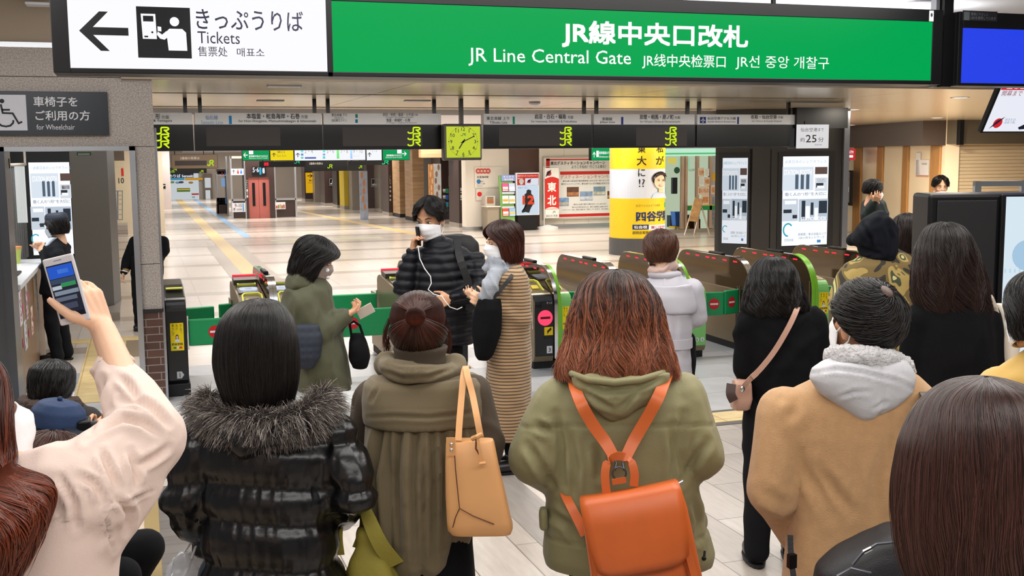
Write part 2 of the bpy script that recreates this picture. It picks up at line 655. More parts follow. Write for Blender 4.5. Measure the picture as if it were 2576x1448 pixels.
# left wall of granite with the staffed doorway
q = MB()
q.box((-3.2, 9.7, 2.15), (.135, 10.05, 2.7), granite)
q.box((-3.2, 9.7, 2.705), (.135, 10.05, 2.93), granite)
q.box((-3.2, 9.7, 2.93), (-.02, 10.05, 2.97), steel)
q.box((-.02, 9.7, 1.18), (.135, 10.05, 2.145), granite)
q.box((-.02, 9.7, .80), (.135, 10.05, 1.175), granite)
q.box((-.03, 9.68, .775), (.145, 10.06, .80), blackm)
q.box((-.02, 9.7, 0), (.135, 10.05, .775), brick)
q.box((-3.2, 9.7, 0), (-1.06, 10.05, 2.15), dsteel)
struct(q, 'wall_left')
struct(MB().box((-5, 9.72, 2.97), (-.02, 9.9, 3.4), beige_b), 'wall_left_upper')
q = MB()
q.box((-.065, 9.66, 0), (-.02, 10.08, 2.15), steel)
q.box((-1.06, 9.66, 0), (-1.0, 10.08, 2.15), dsteel)
q.box((-1.06, 9.66, 2.115), (-.02, 10.08, 2.15), steel)
q.box((-1.0, 9.95, 1.98), (-.065, 10.02, 2.06), glass)
struct(q, 'door_1')
q = MB().box((.135, 9.74, 0), (.155, 9.8, 2.3), steel).box((.135, 9.95, 0), (.155, 10.02, 2.3), chrome)
struct(q, 'trim_5')
# office beyond the doorway and its partition to the hall
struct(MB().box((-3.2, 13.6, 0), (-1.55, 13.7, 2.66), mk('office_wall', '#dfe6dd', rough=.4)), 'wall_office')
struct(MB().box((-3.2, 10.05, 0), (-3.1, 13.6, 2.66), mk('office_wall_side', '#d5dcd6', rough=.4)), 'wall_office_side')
struct(MB().box((-3.1, 10.05, 2.6), (-.1, 13.7, 2.66), white_ceiling), 'ceiling_office')
# far setting of the hall
struct(MB().box((-4, 58, 0), (9, 58.3, 2.66), greywall), 'wall_back')
struct(MB().box((-3.8, 16, 0), (-3.6, 58, 2.66), cream), 'wall_hall_left')
struct(MB().box((-.35, 32, 0), (.62, 32.2, 2.66), mk('cream_side_wall', '#dccdb4', rough=.5)), 'wall_side')
struct(MB().box((.55, 47, 0), (1.2, 47.3, 2.66), mk('pale_pink_wall', '#d9cbc6', rough=.5)), 'wall_far_left')
# cream wall with posters on the right of the hall
q = MB()
q.box((8.47, 29.4, .1), (9.72, 29.8, 2.66), cream)
q.box((9.72, 29.45, 0), (10.62, 29.8, 2.66), brown_panel)
q.box((10.62, 29.4, .1), (13.6, 29.8, 2.66), cream)
q.box((8.47, 29.42, 0), (9.72, 29.8, .1), steel)
q.box((10.62, 29.42, 0), (13.6, 29.8, .1), steel)
for x in (8.9, 11.35, 12.1, 12.85):
    q.box((x, 29.392, .1), (x + .008, 29.4, 2.66), pt('#cfc5b5'))
struct(q, 'wall_right')


# ------------------------------------------------------------------ ticket gate machines
deck_top = mk('gate_deck_dark', '#3b3833', rough=.3)
gate_side = mk('gate_side_bronze', '#8f8067', rough=.3, metal=.55)
gate_mirror = mk('gate_fin_bronze_mirror', '#75695a', rough=.07, metal=.9)
gate_green = mk('gate_apple_green', '#7cc36a', rough=.35)
fin_green = mk('gate_edge_green', '#76b82a', rough=.3)
gate_black = mk('gate_front_black', '#191a1c', rough=.28)
flap_green = mk('flap_green_vinyl', '#0f9455', rough=.38)
red_lamp = lit('#ff2a3d', 1.6)
pale_lamp = lit('#c9d3ea', .9)
lime = pt('#dfe35a', .4)
PX = None


def side_prism(q, x0, x1, prof, mat):
    """profile in (Y, Z) extruded from x0 to x1"""
    n = len(prof)
    A = [(x0, y, z) for y, z in prof]
    B = [(x1, y, z) for y, z in prof]
    q.add(A + B, [list(range(n)), list(range(2 * n - 1, n - 1, -1))] + [(i, (i + 1) % n, n + (i + 1) % n, n + i) for i in range(n)], mat)


def arc(cy, cz, r, a0, a1, n=8):
    return [(cy + r * math.cos(math.radians(a0 + (a1 - a0) * i / n)), cz + r * math.sin(math.radians(a0 + (a1 - a0) * i / n))) for i in range(n + 1)]


Y0, Y1 = 9.92, 11.62


def deck_prof(front=Y0):
    return [(front + .03, .07), (front, .13), (front, .60)] + arc(front + .14, .60, .14, 180, 112, 6) + [(front + .55, .80), (front + 1.18, .86), (front + 1.26, .84), (front + 1.3, .80), (front + 1.3, .07)]


def fin_prof(front=Y0):
    return [(front - .012, .1), (front - .012, .60)] + arc(front + .36, .60, .372, 180, 90, 12) + [(Y1 - .25, .968)] + arc(Y1 - .25, .758, .21, 88, 8, 6) + [(Y1 - .05, .64), (front + .3, .64), (front + .3, .1)]


def poster(q, pl, b, off=.003):
    """small yellow school advertisement: vertical words, portrait, school name, badge"""
    a0, b0, a1, b1 = b
    W, H = a1 - a0, b1 - b0
    q.slab(pl, b, 0, off, pt('#f2d80a', .5))
    f = lambda x, y: (a0 + x * W, b0 + y * H)
    o = off + .0012
    for i, st in enumerate(('東大に⁉', '私が', 'なんで、')):
        x = .12 + i * .30
        h = .43 * len(st) / 4
        T(q, st, pl, f(x, .97 - h) + f(x + .17, .97), pt('#3b3a12'), off=o, vertical=True)
    q.disc(pl, f(.5, .50), .12 * W, o, pt('#3a241c'), n=14, ry=.085 * H)
    q.poly(pl, [f(.38, .40), f(.62, .40), f(.61, .5), f(.39, .5)], o, pt('#3a241c'))
    q.disc(pl, f(.5, .485), .085 * W, o + .001, pt('#f0c8ad'), n=14, ry=.06 * H)
    q.poly(pl, [f(.3, .31), f(.7, .31), f(.64, .40), f(.56, .425), f(.44, .425), f(.36, .40)], o + .001, pt('#dfe4f0'))
    T(q, '四谷学院', pl, f(.08, .19) + f(.92, .28), pt('#23283c'), .02, off=o)
    q.poly(pl, [f(.2, .07), f(.42, .07), f(.42, .14), f(.2, .14)], o, pt('#2f9a55'))
    q.poly(pl, [f(.43, .07), f(.62, .07), f(.62, .14), f(.43, .14)], o, pt('#f4f4f4'))
    q.poly(pl, [f(.63, .07), f(.85, .07), f(.85, .14), f(.63, .14)], o, pt('#d8453a'))


def deck_fittings(q, x0, x1, front=Y0, red=True):
    """reader pad, slot frame, display and lamp bar on the sloping deck between x0 and x1"""
    dy, dz = 1.0, (.86 - .80) / .63
    u = Vector((1, 0, 0))
    v = Vector((0, dy, dz)).normalized()
    pl = Plane((0, front + .55, .80), u, v)
    w = x1 - x0
    m = (x0 + x1) / 2
    q.slab(pl, (x0 + .02, -.02, x1 - .02, .36), 0, .012, gate_black)
    pts = [(m + .34 * w * max(-1, min(1, 1.25 * math.cos(t))), .15 + .075 * max(-1, min(1, 1.2 * math.sin(t)))) for t in [k * 2 * math.pi / 24 for k in range(24)]]
    q.poly(pl, pts, .016, pale_lamp, .004)
    q.disc(pl, (m, .15), .14 * w, .018, pt('#aab4cf'), n=18, ry=.03)
    q.slab(pl, (m - .3 * w, .025, m + .3 * w, .045), .012, .015, pt('#dfe4ee'))
    q.slab(pl, (m - .36 * w, .30, m + .36 * w, .35), .012, .03, lime)
    q.slab(pl, (m - .3 * w, .31, m + .3 * w, .34), .03, .032, deck_top)
    if red:
        q.slab(pl, (x0 + .01, .40, x1 - .01, .60), 0, .05, deck_top)
        q.slab(pl, (x0 + .01, .595, x1 - .01, .62), .02, .062, red_lamp)
    # ticket slot with its lime frame on the front curve
    c = Vector((0, front + .25, .742))
    v2 = Vector((0, .85, .36)).normalized()
    p2 = Plane(c, u, v2)
    q.stroke(p2, [(x0 + .03, -.10), (x0 + .035, .12), (x0 + .06, .15), (x1 - .06, .15), (x1 - .035, .12), (x1 - .03, -.10), (x1 - .05, -.13), (x0 + .05, -.13), (x0 + .03, -.10)], .014, .03, lime, .02)
    q.slab(p2, (x0 + .06, -.02, x1 - .06, .05), 0, .026, pt('#d9c22c', .4))


def machine(xl, wl, wr, label, front_l=None, front_r=None, edge=chrome, edge2=None, num_l=None, num_r=None, posters=True, face='both', green_right=False):
    """one gate machine: left deck, tall fin with lamps, right deck"""
    root = thing('ticket_gate_machine', (xl + wl, (Y0 + Y1) / 2, 0), label, 'ticket gate', 'ticket gate machines in a row')
    xf0, xf1 = xl + wl, xl + wl + .07
    front_pl = PY(Y0)
    if wl:
        q = MB()
        side_prism(q, xl, xf0, deck_prof(), gate_side)
        side_prism(q, xl + .006, xf0 - .002, [(y - .004, z + .003) for y, z in deck_prof()[1:9]] + [(Y0 + .5, .7), (Y0 + .03, .1)], front_l or gate_black)
        q.build('deck', root, bevel=.006)
        d = MB()
        deck_fittings(d, xl + .005, xf0 - .005)
        d.build('reader_panel', root)
    if wr:
        q = MB()
        side_prism(q, xf1, xf1 + wr, deck_prof(), gate_side)
        side_prism(q, xf1 + .002, xf1 + wr - .004, [(y - .006, z + .004) for y, z in deck_prof()[1:9]] + [(Y0 + .5, .7), (Y0 + .03, .1)], front_r or gate_green)
        if green_right:
            q.box((xf1, Y0 + .5, .80), (xf1 + wr, Y0 + 1.0, .87), gate_green)
        q.build('deck', root, bevel=.006)
        if not green_right:
            d = MB()
            deck_fittings(d, xf1 + .005, xf1 + wr - .005, red=not wl)
            d.build('reader_panel', root)
    q = MB()
    side_prism(q, xf0 + .004, xf1 - .004, fin_prof(), gate_mirror)
    q.build('fin', root, bevel=.004)
    e = MB()
    pr = fin_prof()[:-6]
    e.strap([(xf0 + .018, y - .004, z + .002) for y, z in pr[:15]], (1, 0, 0), .034, .012, edge)
    e.strap([(xf0 + .054, y - .004, z + .002) for y, z in pr[:15]], (1, 0, 0), .034, .012, edge2 or edge)
    e.build('fin_edge', root)
    for y in (10.24, 10.46, 10.70, 10.84, 11.07, 11.30):
        MB().box((xf0 + .002, y - .04, .918), (xf1 - .002, y + .04, .932), red_lamp).build('warning_lamp', root)
    cp = MB().box((xf0 + .01, Y0 + .62, .965), (xf1 - .01, Y0 + .92, .995), black)
    cp.build('sensor_cap', root, bevel=.012)
    q = MB().box((xl + .01, Y0 + .05, 0), (xf1 + wr - .01, Y0 + 1.62, .075), blackm)
    if not wl:      # body below the fin
        q.box((xf0 + .006, Y0 + .01, .07), (xf1, Y1 - .3, .64), gate_side)
    q.box((xl + .01, Y0 + 1.2, .07), (xf1 + wr - .01, Y1 - .02, .64), gate_side)
    q.build('base', root, bevel=.004)
    g = MB()
    g.box((xl - .006 if wl else xf0 - .006, Y0 + .02, .39), (xl if wl else xf0, Y0 + .035, .72), chrome)
    g.build('edge_trim', root)
    g = MB()
    if num_l:
        g.slab(front_pl, (xf0 - .075, .155, xf0 - .02, .225), .0, .010, pt('#d8dade'))
        T(g, num_l, front_pl, (xf0 - .06, .17, xf0 - .037, .21), pt('#17181a'), off=.012)
        g.build('lane_number', root)
        g = MB()
        g.disc(front_pl, (xl + wl * .55, .50), .075, .012, lit('#ff4466', 1.2), thick=.012)
        g.slab(front_pl, (xl + wl * .55 - .05, .49, xl + wl * .55 + .05, .512), .012, .014, pt('#5a0e18'))
        g.build('stop_lamp', root)
        g = MB()
        g.slab(front_pl, (xl + wl * .55 - .04, .60, xl + wl * .55 + .07, .665), .008, .010, gate_black)
        T(g, 'きっぷ', front_pl, (xl + wl * .62, .635, xf0 - .02, .655), pt('#e8e8ea'), off=.012)
        g.build('ticket_slot_mark', root)
        g = MB()
        g.slab(front_pl, (xl + wl * .5, .33, xf0 - .012, .41), .006, .009, pt('#e8c81d'))
        for ln in ([(.35, .2), (.5, .5), (.7, .55)], [(.5, .5), (.62, .78)], [(.35, .55), (.6, .72), (.8, .62)], [(.5, .5), (.3, .42)]):
            g.stroke(front_pl, [(xl + wl * (.5 + .45 * x), .33 + .08 * y) for x, y in ln], .008, .010, pt('#201c10'))
        g.disc(front_pl, (xl + wl * .82, .395), .008, .010, pt('#201c10'), n=12)
        g.slab(front_pl, (xl + wl * .5, .295, xf0 - .012, .328), .006, .009, pt('#222226'))
        g.build('caution_sticker', root)
        g = MB()
    if num_r:
        for i, ch in enumerate(num_r):
            x = xf1 + wr * (.42 if len(num_r) == 1 else .30 + .36 * i)
            g.disc(front_pl, (x + .014, .19), .022, .008, pt('#e4e8ea'), n=20)
            T(g, ch, front_pl, (x + .005, .175, x + .023, .205), pt('#2a2d30'), off=.0105)
            g.build('lane_number', root)
            g = MB()
    if posters and wr:
        poster(g, Plane((0, Y0 - .006, 0), (1, 0, 0), (0, 0, 1)), (xf1 + wr * .15, .38, xf1 + wr * .88, .60))
        g.build('advert_sticker', root)
    return root


def flap(hinge, free, z0, z1, label, sign=None, t=.035):
    """padded green gate flap swinging on a hinge bar; hinge/free are (x, y)"""
    h, f = Vector((*hinge, 0)), Vector((*free, 0))
    u = (f - h).normalized()
    root = thing('gate_flap', (h.x, h.y, z0), label, 'gate flap', 'green gate flaps')
    if u.x > 0:
        pl = Plane(h, u, (0, 0, 1))
        a0, a1 = .0, (f - h).length
    else:
        pl = Plane(f, -u, (0, 0, 1))
        a0, a1 = 0, (f - h).length
    q = MB()
    q.slab(pl, (a0, z0, a1, z1), -t / 2, t / 2, flap_green)
    q.build('pad', root, bevel=.014, seg=3)
    b = MB()
    x = a0 - .006 if u.x > 0 else a1 - .006
    b.slab(pl, (x, z0 - .03, x + .012, z1 + .03), -.012, .012, chrome)
    b.build('hinge_bar', root)
    if sign is not None:
        s = MB()
        c = (a0 + (a1 - a0) * sign, z0 + (z1 - z0) * .5)
        s.disc(pl, c, .056, t / 2 + .002, pt('#c8262c', .4), thick=.003)
        s.slab(pl, (c[0] - .042, c[1] - .009, c[0] + .042, c[1] + .009), t / 2 + .002, t / 2 + .004, pt('#f3f3f3'))
        s.build('no_entry_sign', root)
    return root


# left-hand end post with its poster, then the machines from left to right
root = thing('gate_end_post', (.24, Y0 + .3, 0), 'black end post with lane 1 plate and yellow poster beside the brick pillar', 'gate post')
q = MB()
side_prism(q, .16, .335, [(Y0 + .02, .1), (Y0, .14), (Y0, .74)] + arc(Y0 + .12, .74, .12, 180, 100, 6) + [(Y0 + .5, .92), (Y0 + .9, .93), (Y0 + .9, .1)], gate_black)
q.build('body', root, bevel=.01)
MB().box((.15, Y0 - .02, 0), (.345, Y0 + .95, .11), blackm).build('base', root, bevel=.008)
g = MB()
poster(g, Plane((0, Y0 - .001, 0), (1, 0, 0), (0, 0, 1)), (.195, .40, .305, .64))
pl = PY(Y0)
g.build('advert_sticker', root)
g = MB()
g.poly(pl, [(.235, .155), (.275, .155), (.295, .185), (.275, .215), (.235, .215)], .003, pt('#c9cbcf'))
T(g, '1', pl, (.245, .166, .275, .204), pt('#202226'), off=.006, keep=True)
g.build('lane_number', root)
g = MB()
g.box((.18, Y0 + .25, .905), (.32, Y0 + .35, .912), lime)
g.build('top_sticker', root)

machine(.80, .25, .22, 'ticket gate machine with chrome fin behind the fur-hooded woman', num_l=None, posters=False)
machine(2.27, .28, .24, 'bronze ticket gate machine behind the man on the telephone, marked 3 on its right', front_r=gate_black, posters=False, num_r='3')
machine(3.52, .20, .12, 'ticket gate machine with black lane 3 front and green lane 4 front', edge=chrome, edge2=fin_green, num_l='3', num_r='4')
machine(4.37, 0, .22, 'bronze ticket gate machine directly behind the red-haired woman', posters=False, front_r=gate_black)
machine(5.12, 0, .17, 'ticket gate machine with green front numbered 5 and 6 beside the grey trench coat', edge=chrome, edge2=fin_green, num_r='56', posters=False, green_right=False)
machine(5.86, 0, .22, 'bronze ticket gate machine with chrome fin edge, second from the right', posters=False, front_r=gate_black)
machine(6.58, 0, .15, 'ticket gate machine with lime fin edge and yellow poster on its green front', edge=fin_green)
machine(7.38, 0, .30, 'ticket gate machine with flat green deck behind the camouflage jacket', edge=fin_green, green_right=True, posters=False)

flap((.345, 10.0), (.66, 10.0), .42, .655, 'green gate flap with no-entry disc hinged on the black end post', .72)
flap((.342, 10.78), (.62, 10.84), .42, .655, 'plain green gate flap behind the one with the disc at the end post')
flap((.793, 10.98), (.67, 10.95), .44, .655, 'short plain green gate flap left of the fur-hooded woman')
flap((.793, 10.05), (.69, 10.02), .42, .645, 'narrow green gate flap just left of the fur-hooded woman\'s hair')
flap((2.26, 11.2), (1.78, 11.2), .40, .66, 'plain green gate flap behind the hands of the parka woman')
flap((2.26, 10.1), (1.55, 10.1), .40, .655, 'wide green gate flap with no-entry disc behind the phone of the parka woman', .36)
flap((3.92, 10.1), (4.12, 10.1), .40, .64, 'green gate flap with no-entry disc just right of the number 4 front', .7)
flap((4.36, 10.6), (3.93, 10.9), .42, .64, 'plain green gate flap behind the lane 4 flap')
flap((5.37, 10.1), (5.63, 10.06), .40, .64, 'green gate flap with no-entry disc right of the grey trench coat', .6)
flap((5.85, 10.15), (5.645, 10.07), .40, .65, 'green gate flap with no-entry disc left of the black-haired woman', .45)
flap((6.812, 10.1), (7.1, 10.1), .40, .64, 'green gate flap with no-entry disc beside the lime-edged machine', .5)


# ------------------------------------------------------------------ the long lit sign over the queue
ink = pt('#23243a', .5)
wht = lit('#fcfcff', 1.0)
root = thing('lightbox_sign', (2.5, 6.9, 2.53), 'long black-framed lit sign, white ticket arrow half and green gate half, above the queue', 'sign')
pl = PY(6.8)
q = MB()
q.box((-.425, 6.82, 2.53), (5.56, 7.08, 3.06), black)
for b in ((-.425, 2.53, -.335, 3.06), (1.105, 2.53, 1.14, 3.06), (5.47, 2.53, 5.56, 3.06), (-.335, 2.53, 5.47, 2.558), (-.335, 2.985, 1.14, 3.06), (1.105, 2.975, 5.47, 3.06)):
    q.slab(pl, b, -.03, .006, black)
q.build('frame', root, bevel=.004)
MB().slab(pl, (-.335, 2.558, 1.105, 2.985), -.03, 0, wht).build('white_panel', root)
MB().slab(pl, (1.14, 2.555, 5.47, 2.978), -.03, 0, lit('#00a651', 1.0)).build('green_panel', root)
q = MB()
TP(q, 'きっぷうりば', pl, (493, 25, 762, 76), ink, .006)
TP(q, 'Tickets', pl, (497, 80, 603, 110), ink)
TP(q, '售票处', pl, (498, 117, 572, 142), ink)
TP(q, '매표소', pl, (596, 121, 665, 143), ink)
q.build('lettering', root, label='dark lettering on the white half')
q = MB()
arrow(q, pl, pl.box((199, 29, 323, 128)), pt('#111216'))
q.build('arrow_symbol', root)
q = MB()
bx = pl.box((345, 18, 480, 146))
q.slab(pl, bx, 0, .002, pt('#0d0e14'))


def bp(x, y):
    return bx[0] + x * (bx[2] - bx[0]), bx[3] - y * (bx[3] - bx[1])


def P2(pts, m, o=.004):
    q.poly(pl, [bp(x, y) for x, y in pts], o, m)


P2([(.08, .14), (.35, .14), (.36, .63), (.10, .63)], wht)
P2([(.12, .18), (.31, .18), (.31, .29), (.12, .29)], pt('#0d0e14'), .005)
P2([(.13, .57), (.2, .57), (.2, .6), (.13, .6)], pt('#0d0e14'), .005)
q.disc(pl, bp(.28, .5), .006, .005, pt('#0d0e14'), n=12)
q.disc(pl, bp(.70, .28), .026, .004, wht)
P2([(.54, .48), (.6, .42), (.84, .42), (.91, .49), (.92, .85), (.57, .85)], wht)
P2([(.54, .47), (.6, .56), (.5, .64), (.42, .62), (.36, .54), (.38, .48), (.46, .54)], wht)
P2([(.38, .38), (.45, .39), (.45, .48), (.38, .47)], wht)
q.build('pictogram', root)
q = MB()
wl = lit('#ffffff', 1.0)
TP(q, 'JR線中央口改札', pl, (1413, 57, 1882, 124), wl, .028)
TP(q, 'JR Line Central Gate', pl, (1178, 124, 1587, 169), wl, .008)
TP(q, 'JR线中央检票口', pl, (1615, 137, 1825, 174), wl, .008)
TP(q, 'JR선 중앙 개찰구', pl, (1850, 141, 2085, 177), wl, .004)
q.build('lettering', root, label='white lettering on the green half')
q = MB()
q.slab(pl, pl.box((2336, 27, 2347, 54)), .006, .008, pt('#d9dadd'))
q.disc(pl, pl.px(2341.5, 38), .008, .01, pt('#33363a'), n=12, ry=.014)
q.build('maker_plate', root)
for x in (.5, 2.6, 4.25):
    MB().tube([(x, 6.95, 3.05), (x, 6.95, 3.33)], .018, black).build('hanger', root)

root = thing('information_monitor', (6.6, 6.9, 2.53), 'black-framed monitor with plain blue screen right of the long sign', 'monitor')
q = MB()
q.box((5.70, 6.83, 2.525), (7.4, 7.0, 3.055), black)
for b in ((5.70, 2.525, 5.735, 3.055), (5.735, 2.525, 7.4, 2.545), (5.735, 2.94, 7.4, 3.055)):
    q.slab(pl, b, -.03, .006, black)
q.build('frame', root, bevel=.004)
bm_ = bpy.data.materials.new('blue_screen')
bm_.use_nodes = True
nt = bm_.node_tree
b_ = nt.nodes['Principled BSDF']
b_.inputs['Base Color'].default_value = (0, 0, .02, 1)
b_.inputs['Emission Color'].default_value = lin('#1f3fe6')
b_.inputs['Emission Strength'].default_value = 1
MB().slab(pl, (5.735, 2.545, 7.4, 2.94), -.03, 0, bm_).build('screen', root)
q = MB()
q.slab(pl, pl.box((2420, 28, 2507, 53)), .006, .008, pt('#26282c'))
q.slab(pl, pl.box((2423, 30, 2437, 51)), .008, .009, pt('#5e6266'))
TP(q, '環境にやさしい', pl, (2440, 32, 2484, 40), pt('#7d8186'), off=.009)
TP(q, 'LEDを使用しています', pl, (2440, 42, 2503, 50), pt('#7d8186'), off=.009)
q.build('sticker', root)
MB().box((5.62, 6.86, 2.52), (5.70, 6.96, 3.33), black).build('mounting_post', root)
struct(MB().box((5.58, 6.9, 2.52), (5.61, 6.96, 3.33), steel), 'trim_sign_post')

# sloping ticket-hall display hung at the right
root = thing('hanging_display', (6.9, 7.4, 2.2), 'tilted ceiling display with white campaign page at the right edge', 'monitor')
X0 = onY(2466, 335, 7.7).x
lo = onX(2466, 335, X0)
hi = onX(2515, 218, X0)
hi = lo + (hi - lo) * 1.05
pl = Plane(lo, (1, 0, 0), hi - lo)
LH = (hi - lo).length
q = MB()
q.slab(pl, (0, 0, .9, LH), -.05, .0, black)
q.build('housing', root, bevel=.006)
q = MB()
q.slab(pl, (.02, .018, .88, LH - .015), 0, .003, lit('#eef1fb', .95))
q.build('screen', root)
q = MB()
rr = lit('#d8262e', .9)
q.slab(pl, (.02, LH * .895, .88, LH - .015), .003, .005, rr)
TP(q, '2021.4.1', pl, (2532, 214, 2640, 223), wl, .02, off=.006)
TP(q, '開幕まで あと', pl, (2520, 227, 2600, 241), lit('#8c2340', .9), .0, off=.005)
c = pl.px(2509, 309)
q.disc(pl, c, .045, .005, rr, n=18)
q.poly(pl, [(c[0] - .07, c[1] - .05), (c[0] + .0, c[1] + .0), (c[0] + .05, c[1] + .06), (c[0] - .02, c[1] + .02)], .007, lit('#31243f', .8))
TP(q, '巡るたび、', pl, (2528, 297, 2556, 303), lit('#5c7ba8', .9), off=.005)
TP(q, '出会う旅。', pl, (2526, 304, 2554, 310), lit('#5c7ba8', .9), off=.005)
q.poly(pl, [pl.px(x, y) for x, y in ((2560, 320), (2576, 312), (2600, 314), (2600, 322), (2562, 325))], .005, lit('#1c2233', .8))
q.build('page_print', root)
MB().box((X0 + .4, 7.5, 2.45), (X0 + .46, 7.56, 3.33), black).build('hanger', root)

# wheelchair sign on the granite
root = thing('wheelchair_sign', (-.6, 9.69, 2.42), 'dark wall sign with wheelchair symbol on the speckled granite wall', 'sign')
pl = PY(9.66)
b = (-1.25, pl.px(140, 340)[1], pl.px(272, 285)[0], pl.px(140, 230)[1])
MB().slab(pl, b, -.04, 0, mk('sign_dark_face', '#34383d', rough=.3, metal=.3)).build('board', root, bevel=.003)
q = MB()
g = pl.box((-75, 238, 67, 328))
q.slab(pl, g, 0, .002, pt('#c9cbd2', .5))
dk = pt('#24272c')
q.disc(pl, pl.px(5, 254), .017, .004, dk, n=18)
for ln in ([(2, 262), (7, 284), (32, 285), (47, 310), (56, 306)], [(5, 276), (25, 276)], [(34, 302), (33, 309), (26, 316), (15, 318), (4, 316), (-8, 306), (-9, 292), (-2, 282)]):
    q.stroke(pl, [pl.px(x, y) for x, y in ln], .014, .004, dk)
q.build('wheelchair_symbol', root)
q = MB()
lt_ = pt('#d9dade', .5)
TP(q, '車椅子を', pl, (84, 243, 195, 268), lt_, .012)
TP(q, 'ご利用の方', pl, (89, 278, 226, 303), lt_, .012)
TP(q, 'for Wheelchair', pl, (92, 313, 188, 326), lt_, .004)
q.build('lettering', root)
q = MB()
pl = PY(9.94)
root = thing('automatic_door_label', (-.5, 9.94, 2.03), 'small green and white sticker on the glass band of the doorway', 'sticker')
q.slab(pl, pl.box((193, 383, 229, 391)), 0, .002, pt('#2f7f57'))
q.slab(pl, pl.box((196, 385, 226, 390)), .002, .003, pt('#cfe3d6'))
q.build('sticker_face', root)

# ------------------------------------------------------------------ departure boards over the gates
pl = PY(12.5)
brownled = mk('unlit_led_panel', '#21130c', rough=.4)
board_blk = mk('board_black', '#070708', rough=.25)
headw = mk('board_header_white', '#f2f2f4', rough=.55)
lime_lit = lit('#d3f21e', 1.0)
dkt = pt('#2c2d31')
grt = pt('#7a7f86')


def board(x0, x1, label, heads, bars=(), led=None, logo_px=None, top=281):
    a0, a1 = pl.px(x0, 325)[0], pl.px(x1, 325)[0]
    root = thing('departure_board', ((a0 + a1) / 2, 12.55, 2.12), label, 'departure board', 'departure boards over the gates')
    MB().slab(pl, (a0, 2.125, a1, 2.405), -.16, 0, board_blk).build('display_case', root, bevel=.004)
    MB().slab(pl, (a0 + .008, 2.405, a1 - .008, 2.53), -.12, -.004, headw).build('header_panel', root)
    if led:
        MB().slab(pl, pl.box((led[0], 320, led[1], 367)), 0, .002, brownled).build('led_panel', root)
    q = MB()
    for st, bxx, m, bo in heads:
        TP(q, st, pl, bxx, m, bo, off=.0)
    q.build('lettering', root)
    if bars:
        q = MB()
        for bxx, c in bars:
            q.slab(pl, pl.box(bxx), -.004, -.001, pt(c))
        q.build('line_colour_bar', root)
    if logo_px:
        q = MB()
        x0, x1, y0, y1 = logo_px
        h = (y1 - y0) / 3
        for k in range(3):
            logo(q, pl, pl.box((x0, y0 + k * h - .06 * h, x1, y0 + (k + 1) * h + .02 * h)), lime_lit, .004, .21)
        q.build('company_letters', root)
    for a in (a0 + .05, a1 - .09):
        MB().box((a, 12.56, 2.53), (a + .04, 12.6, 2.7), board_blk).build('hanger', root)
    return root


board(330, 486, 'departure board headed Yamagata, cut off by the granite pillar', [('形', (391, 286, 403, 299), dkt, .01), ('方面', (406, 290, 425, 299), dkt, .0), ('& Yamagata', (386, 300, 433, 308), dkt, 0)], logo_px=(390, 426, 320, 372))
board(489, 811, 'departure board with sky-blue bar headed Hon-Shiogama and Ishinomaki', [('仙石線', (517, 290, 548, 301), pt('#6f9fd0'), .006), ('Senseki Line', (506, 303, 561, 312), pt('#8fb4dc'), 0), ('本塩釜・松島海岸・石巻', (620, 285, 754, 299), dkt, .012), ('方面', (757, 289, 774, 298), dkt, 0), ('for Hon-Shiogama, Matsushimakaigan & Ishinomaki', (600, 301, 795, 309), dkt, 0)], [((576, 291, 583, 312), '#2f8fd6')], led=(519, 705))
board(813, 1112, 'departure board with two small line bars, left of the square clock', [('東北本線 下り', (834, 285, 873, 293), dkt, 0), ('Tōhoku Line', (841, 294, 864, 298), grt, 0), ('仙石東北ライン', (834, 299, 872, 306), dkt, 0), ('岩切・利府・塩釜・小牛田', (963, 284, 1040, 292), dkt, .004), ('方面', (1042, 286, 1051, 291), dkt, 0), ('for Iwakiri, Rifu, Shiogama & Kogota', (970, 293, 1040, 297), grt, 0), ('塩釜・高城町・石巻', (972, 298, 1032, 306), dkt, .004), ('for Shiogama, Takagimachi & Ishinomaki', (972, 307, 1048, 311), grt, 0)], [((894, 287, 900, 296), '#1f9478'), ((894, 300, 900, 309), '#1f7fa8')], led=(862, 1062), logo_px=(1026, 1058, 320, 367))
board(1216, 1489, 'departure board with green bar headed Iwanuma and Fukushima, right of the clock', [('東北本線 上り', (1224, 293, 1281, 302), dkt, .004), ('Tōhoku Line', (1232, 304, 1276, 311), dkt, 0), ('岩沼・白石・福島', (1345, 287, 1424, 299), dkt, .012), ('方面', (1428, 291, 1442, 299), dkt, 0), ('for Iwanuma, Shiroishi & Fukushima', (1336, 302, 1451, 309), grt, 0)], [((1290, 293, 1295, 312), '#1f9478')], led=(1255, 1440), logo_px=(1409, 1438, 320, 366))
board(1493, 1749, 'departure board with navy bar headed Watari and Soma', [('常磐線', (1515, 295, 1540, 303), dkt, .004), ('Jōban Line', (1509, 304, 1547, 311), dkt, 0), ('亘理・相馬・原ノ町', (1609, 288, 1695, 300), dkt, .012), ('方面', (1697, 292, 1711, 299), dkt, 0), ('for Watari, Sōma & Haranomachi', (1610, 303, 1711, 309), grt, 0)], [((1563, 294, 1568, 313), '#2b2f8e')], led=(1600, 1728), logo_px=(1674, 1702, 320, 366))
